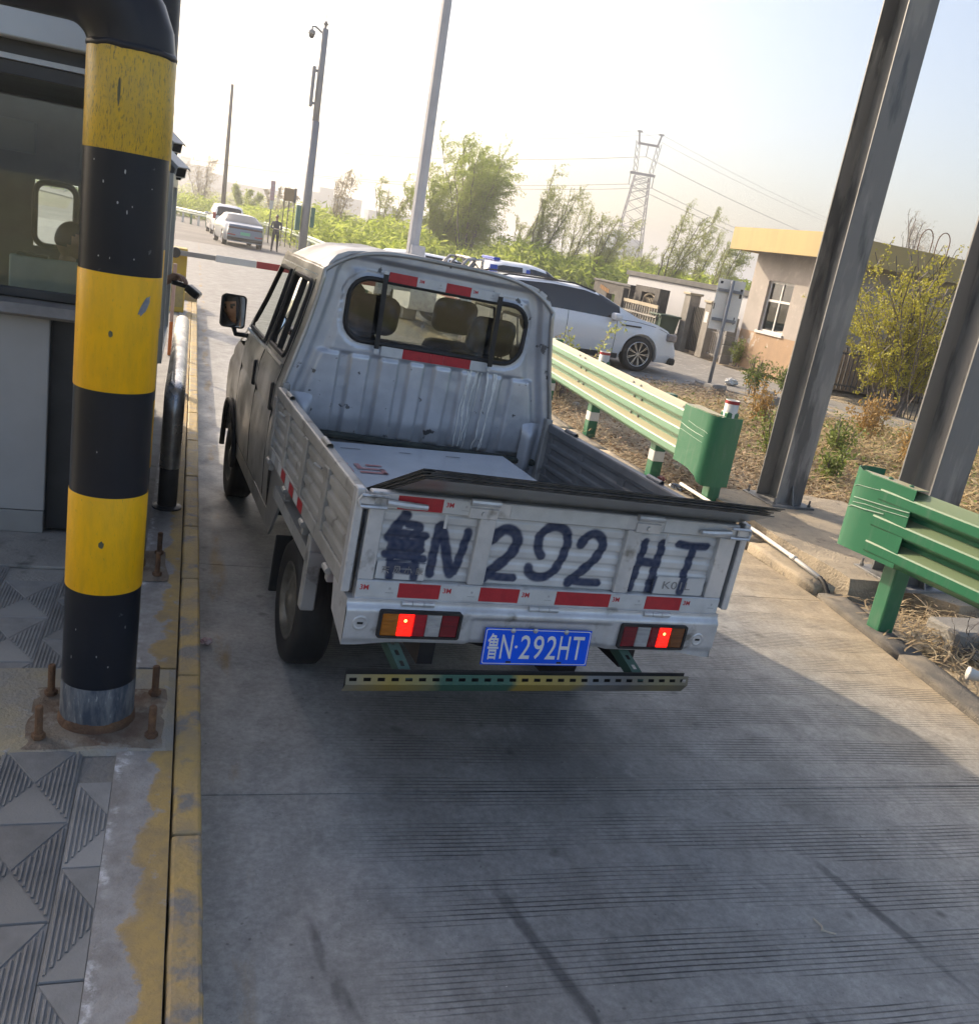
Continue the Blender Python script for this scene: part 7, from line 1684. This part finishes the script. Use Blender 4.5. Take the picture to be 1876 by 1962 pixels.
# low thicket along the far edge of the field (nobody could count it)
def thicket(name, label, spans, seed, mat, n, hmax, w=.12, l=.5):
    rn = random.Random(seed); q = Q()
    for _ in range(n):
        (xa, ya), (xb, yb) = spans[rn.randrange(len(spans))]; f = rn.random(); x = xa+(xb-xa)*f+rn.gauss(0, .8); y = ya+(yb-ya)*f+rn.gauss(0, 2.2)
        hm = hmax*(.62+.38*noise.noise(Vector((x*.22, y*.12, seed)))+.25*noise.noise(Vector((x*.9, y*.5, seed)))); z = max(.05, hm*rn.random()**.75)
        q.leaf(Vector((x, y, z)), (Vector((.55, 0, -.25))+rv(rn, .5)).normalized(), w*rn.uniform(.6, 1.3), l*rn.uniform(.5, 1.2), rv(rn))
    q.obj(name, mat, label=label, cat='thicket', kind='stuff')
thicket('thicket', 'dense light green thicket below the trees on the right', [((8, 74), (24, 68)), ((20, 66), (38, 58)), ((28, 56), (46, 46)), ((10, 62), (30, 50)), ((24, 44), (44, 40))], 4, LG, 80000, 3.3)
thicket('roadside_brush', 'light green brush along the far left barrier', [((-6, 96), (6, 88)), ((4, 84), (9, 70)), ((-18, 130), (-4, 104)), ((6.5, 62), (9.5, 46))], 6, LG, 24000, 2.9)
thicket('distant_wood', 'grey green line of distant trees along the horizon', [((-60, 230), (60, 230)), ((60, 230), (170, 170)), ((60, 150), (120, 110)), ((-120, 260), (40, 290))], 8, LG2, 26000, 5.5, .5, 1.6)
# shrubs
def shrub(name, label, c, r, h, n, leafm, seed, stems=14, leaf=.05, droop=.3, stemm=BARK, group=None, upright=.5, cat='shrub'):
    rn = random.Random(seed); t = thing(name, label, cat, c, group=group); c = Vector(c); q = Q(); w = Q()
    for k in range(stems):
        a = rn.uniform(0, 2*math.pi); d = (Vector((math.cos(a), math.sin(a), 0))*(1-upright)*rn.uniform(.4, 1.3)+Vector((0, 0, 1))*(upright+.25)).normalized(); p = c+Vector((rn.gauss(0, r*.12), rn.gauss(0, r*.12), -.03)); pts = [p]; m = 7; ln = math.hypot(r, h)*rn.uniform(.6, 1.05)
        for i in range(m):
            d = (d+Vector((0, 0, -droop*.25*i/m))+rv(rn, .10)).normalized(); pts.append(pts[-1]+d*ln/m)
        w.rib(pts, .012+.006*h); 
        for j in range(3):
            i = rn.randrange(2, m); d2 = ((pts[i]-pts[i-1]).normalized()+rv(rn, .5)).normalized(); s2 = [pts[i], pts[i]+d2*ln*.16, pts[i]+(d2-Vector((0, 0, droop*.5)))*ln*.3]; w.rib(s2, .008+.003*h); pts2 = s2
            for e_ in range(n//(stems*4)):
                o_ = pts2[0].lerp(pts2[-1], rn.random())+rv(rn, leaf*.6); q.leaf(o_, (rv(rn, .7)+Vector((0, 0, .2))).normalized(), leaf*.55, leaf*rn.uniform(.7, 1.3), rv(rn))
        for e_ in range(n//(stems*4)+1):
            f = rn.uniform(.25, 1); i = min(m-1, int(f*m)); q.leaf(pts[i].lerp(pts[i+1], f*m-i)+rv(rn, leaf*.6), (rv(rn, .7)+Vector((0, 0, .2))).normalized(), leaf*.55, leaf*rn.uniform(.7, 1.3), rv(rn))
    w.obj('stems', stemm, t, world=True); q.obj('foliage', leafm, t, world=True); return t
shrub('flowering_shrub', 'big yellow-green flowering shrub in front of the guard house fence', (14.3, 15.7, 0), 1.6, 3.1, 19000, LY, 21, stems=90, leaf=.06, droop=.75, upright=.64)
shrub('flowering_shrub', 'second yellow-green flowering shrub at the right, behind the nearer column', (15.9, 15.0, 0), 1.8, 3.5, 15000, LY, 22, stems=80, leaf=.06, droop=.7, upright=.68)
for i, (px, py, r, h, n, mt, lab) in enumerate((
    (1440, 757, .45, .75, 900, LD, 'rounded green shrub beside the sign pole footing'), (1495, 752, .35, .55, 600, LD, 'small green shrub just left of the far steel column'), (1410, 700, .50, .62, 800, LD, 'green shrub against the corner of the guard house'),
    (1465, 705, .55, .75, 900, LO_, 'dry orange brown shrub under the guard house window'), (1350, 672, .45, .45, 500, LO_, 'low dry orange plants in front of the gate pillars'), (1385, 682, .40, .35, 400, LO_, 'low dry orange plants left of the green corner shrub'),
    (1640, 745, .55, .60, 800, LD, 'green weeds at the foot of the iron fence'), (1690, 765, .8, .40, 900, LO_, 'orange dry plants along the edge of the service road'), (1740, 775, .7, .4, 700, LO_, 'orange dry plants right of the flowering shrub base'),
    (1660, 850, .6, .55, 900, LO_, 'orange dry weeds right of the far steel column'), (1600, 880, .45, .5, 700, LD, 'low green weeds just behind the far steel column'), (1580, 930, .35, .35, 500, LD, 'small green weeds on the verge by the island edge'),
    (1475, 880, .35, .55, 600, LD, 'yellow green weeds between guardrail end and steel column'), (1455, 820, .4, .6, 600, LO_, 'straw weeds behind the wrapped guardrail end'), (1330, 905, .35, .5, 200, LB, 'dark twiggy dead shrub under the guardrail'), (1070, 770, .35, .55, 200, LB, 'dark twiggy dead shrub under the far part of the guardrail'),
    (1740, 905, .5, .45, 600, LO_, 'dry weeds between the two steel columns'))):
    p = atp(px, py, 10); d = p-CAMLOC; k = -CAMLOC.z/d.z if d.z < 0 else 1; g_ = CAMLOC+d*k
    shrub('shrub', lab, (g_.x, g_.y, 0), r, h, n, mt, 40+i, stems=16 if n > 300 else 22, leaf=.055, droop=.2, upright=.7 if mt is not LB else .45, group='shrubs on the verge', stemm=STW if mt is LO_ else BARK)
for i, (x, y, h, lab) in enumerate(((5.6, 12.2, 1.15, 'young leafy sapling behind the guardrail in front of the white SUV'), (5.25, 12.6, .85, 'red-tipped young plant left of the leafy sapling'), (5.95, 12.9, .7, 'small red-tipped plant behind the guardrail sleeve'))):
    shrub('sapling', lab, (x, y, 0), .22, h, 260 if i else 420, LR_ if i else LG2, 70+i, stems=5, leaf=.06, droop=.05, upright=.85, group='young plants behind the guardrail', cat='plant')
# dry litter of stalks and leaves on the verge
def litter(name, label, n, area, seed, zf=lambda x, y: .02, matl=STW, big=1.0, kind='stalk'):
    rn = random.Random(seed); q = Q()
    for _ in range(n):
        x, y = area(rn)
        if kind == 'stalk' and noise.noise(Vector((x*.8, y*.8, seed)))+.5*noise.noise(Vector((x*2.3, y*2.3, seed))) < rn.uniform(-.55, .35): continue
        z = zf(x, y)+rn.random()**2*.12*big; a = rn.uniform(0, 6.28); d = Vector((math.cos(a), math.sin(a), rn.uniform(-.15, .5))).normalized(); l = rn.uniform(.08, .34)*big; p = Vector((x, y, z)); pts = [p]
        if kind == 'stalk':
            for k in range(4):
                d = (d+Vector((rn.gauss(0, .25), rn.gauss(0, .25), -.16))).normalized(); pts.append(pts[-1]+d*l/4)
            for v in pts: v.z = max(v.z, .004)
            q.rib(pts, rn.uniform(.006, .013)*big*(1+.05*max(0, y-7)))
        else: q.leaf(p, d, rn.uniform(.02, .045), rn.uniform(.03, .07), Vector((rn.gauss(0, .4), rn.gauss(0, .4), 1)))
    q.obj(name, matl, label=label, cat='litter', kind='stuff')
def areaA(rn):
    while True:
        y = 6.9+rn.random()**1.3*9; x = xr(y)+.28+rn.random()*(5.2 if y > 7.6 else 2.6)
        if not (4.6 < x < 6.4 and y < 7.4): return x, y
def areaB(rn):
    y = rn.uniform(2.2, 4.75); return xr(y)+.26+rn.random()*1.6, y
def areaC(rn): 
    return rn.uniform(6.4, 15), rn.uniform(7.0, 13.5)
litter('dry_stalks', 'tangled dry straw stalks on the verge under the guardrail', 34000, areaA, 1, matl=leaf_mat('straw', (.56, .45, .28), (.30, .22, .13), .1))
litter('dead_leaves', 'brown dead leaves scattered over the verge', 14000, areaA, 2, matl=leaf_mat('dead_leaf', (.20, .12, .06), (.32, .22, .12), .1), kind='leaf')
litter('pit_stalks', 'dry creeper stalks and leaves below the near guardrail stub', 5000, areaB, 3, zf=lambda x, y: .0, matl=bpy.data.materials['straw'])
litter('dry_grass', 'dry orange grass and weeds over the field beyond the columns', 34000, areaC, 5, matl=leaf_mat('orange_straw', (.58, .44, .22), (.40, .30, .15), .15), big=1.5)
litter('weed_leaves', 'small green weed leaves among the dry grass', 9000, areaC, 7, matl=LD, kind='leaf', big=2.5)
# wire mesh and creeper on the block below the near rail
t = thing('concrete_footing', 'pale concrete block below the near guardrail stub, overgrown with creeper', 'block', (4.75, 4.25, 0))
b = NB(); box(b, 4.72, 5.2, 4.06, 4.34, -.3, .15, .02); O('block', b, CEM, t)
rn = random.Random(4); q = Q()
for k in range(70):
    p = Vector((4.66+rn.random()*.5, 4.04-rn.random()*.02, rn.uniform(-.1, .22))); d = rv(rn).normalized(); pts = [p]
    for i in range(8):
        d = (d+rv(rn, .35)).normalized(); d.y = -abs(d.y)*.1; pts.append(pts[-1]+d*.035)
    q.rib(pts, .005)
q.obj('creeper', BARK, t, world=True)
# ------------------------------------------------------------------ rubbish
PET = glass_mat('bottle_plastic', (.82, .86, .88), .9, .25, (.6, .62, .64), dscale=20)
def bottle(label, c, rz, tilt, s=1.0, capc=None):
    t = thing('plastic_bottle', label, 'bottle', c, group='rubbish on the verge'); Mx = Matrix.Translation(c) @ Matrix.Rotation(R(rz), 4, 'Z') @ Matrix.Rotation(R(90+tilt), 4, 'X')
    b = NB(); lathe(b, [(.001, 0), (.028*s, .002), (.032*s, .012*s), (.032*s, .06*s), (.030*s, .07*s), (.032*s, .08*s), (.032*s, .135*s), (.012*s, .185*s), (.012*s, .2*s)], (0, 0, 0), 20, caps=False); bmesh.ops.transform(b, matrix=Mx, verts=b.verts); O('body', b, PET, t, smooth=True)
    b = NB(); lathe(b, [(.015*s, .197*s), (.015*s, .216*s), (.001, .217*s)], (0, 0, 0), 14, caps=False); bmesh.ops.transform(b, matrix=Mx, verts=b.verts); O('cap', b, capc or WHT, t)
bottle('clear plastic bottle lying in the dry creeper below the near guardrail stub', (4.72, 3.93, .06), 70, 0)
t = thing('paper_cup', 'white paper cup lying at the kerb near the right edge', 'cup', (4.52, 3.56, .06), group='rubbish on the verge')
Mx = Matrix.Translation((4.50, 3.60, .075)) @ Matrix.Rotation(R(-125), 4, 'Z') @ Matrix.Rotation(R(86), 4, 'X')
b = NB(); lathe(b, [(.001, 0), (.025, 0), (.036, .10), (.038, .102), (.034, .098), (.024, .004)], (0, 0, 0), 20, caps=False); bmesh.ops.transform(b, matrix=Mx, verts=b.verts); O('cup_body', b, WHT, t, smooth=True)
b = NB(); lathe(b, [(.001, .105), (.040, .104), (.040, .096)], (0, 0, 0), 20, caps=False); bmesh.ops.transform(b, matrix=Mx, verts=b.verts); O('cup_lid', b, WHT, t, smooth=True)
def crumple(name, label, c, s, mat, seed, flat=.5, cat='rubbish'):
    b = NB(); bmesh.ops.create_icosphere(b, subdivisions=3, radius=1.0)
    for v in b.verts:
        k = 1+.45*noise.noise(v.co*2.2+Vector((seed, 0, 0)))+.25*noise.noise(v.co*5+Vector((0, seed, 0))); v.co = Vector((v.co.x*k*s, v.co.y*k*s*.8, v.co.z*k*s*flat)) + Vector(c)
    return O(name, b, mat, label=label, cat=cat, group='rubbish on the verge')
BAG = M('bag_white', (.62, .62, .60), .5, col2=(.52, .52, .5), scale=14); REDP = M('red_wrapper', (.45, .06, .05), .5, col2=(.5, .35, .3), scale=18); PNK = M('pink_wrapper', (.50, .30, .30), .45, col2=(.62, .52, .52), scale=30, col3=(.25, .06, .08), scale3=22)
def gpt(px, py, z=0):
    p = atp(px, py, 10); d = p-CAMLOC; k = (z-CAMLOC.z)/d.z; return CAMLOC+d*k
g_ = gpt(1310, 895, .06); crumple('plastic_bag', 'crumpled white plastic bag under the guardrail near its end', (g_.x, g_.y, .07), .11, BAG, 1)
g_ = gpt(1265, 918, .04); crumple('wrapper', 'small crumpled red wrapper on the verge under the guardrail', (g_.x, g_.y, .05), .05, REDP, 2)
g_ = gpt(1075, 748, .04); crumple('wrapper', 'larger red and white wrapper under the far part of the guardrail', (g_.x, g_.y, .06), .14, REDP, 3)
g_ = gpt(1105, 775, .04); crumple('paper_scrap', 'white paper scrap on the verge left of the first white-banded post', (g_.x, g_.y, .04), .07, BAG, 5)
g_ = gpt(1400, 735, .04); crumple('foam_chunk', 'white foam chunk lying near the broken concrete blocks', (g_.x, g_.y, .08), .15, BAG, 6)
g_ = gpt(395, 1228, .02); crumple('wrapper', 'small pink wrapper lying on the lane beside the left kerb', (g_.x, g_.y, .018), .026, PNK, 7, .6)
bottle('brown and white drink bottle lying under the guardrail end', tuple(gpt(1285, 935, .06)), 115, 4, 1.5, RED)
b = NB(); g_ = gpt(1580, 1785, .006); tube(b, [g_+Vector((-.005, .055, .003)), g_+Vector((.004, .02, .002)), g_+Vector((-.008, 0, .002))], .0035, 5); tube(b, [g_+Vector((-.012, .004, .002)), g_+Vector((.03, -.02, .003))], .003, 5)
O('twig', b, M('pale_twig', (.5, .46, .38), .8, col2=(.4, .36, .3), scale=9), label='small pale forked twig on the concrete in the foreground', cat='twig')
rn = random.Random(9); q = Q()
for k in range(110):
    y = rn.uniform(1.6, 5.5); x = rn.uniform(.3, 3.9); s = rn.uniform(.003, .008); p = Vector((x, y, .004)); q.leaf(p, Vector((math.cos(k), math.sin(k), 0)), s, s*1.5, Vector((0, 0, 1)))
q.obj('grit', M('grit_pale', (.55, .53, .5), .8, col2=(.1, .1, .1), scale=300, lo=.48, hi=.52), label='tiny specks of grit scattered over the lane', cat='grit', kind='stuff')
# ------------------------------------------------------------------ haze
hm = bpy.data.materials.new('thin_haze'); hm.use_nodes = True; N = hm.node_tree.nodes; N.clear(); out = N.new('ShaderNodeOutputMaterial'); pv = N.new('ShaderNodeVolumePrincipled')
pv.inputs['Color'].default_value = (.92, .94, .97, 1); pv.inputs['Density'].default_value = HAZE; pv.inputs['Anisotropy'].default_value = .55
hm.node_tree.links.new(pv.outputs[0], out.inputs['Volume'])
b = NB(); box(b, -2600, 2600, -400, 4100, -1.2, 34); o = O('haze', b, hm, kind='stuff', label='thin pale haze in the air over the whole place', cat='haze')
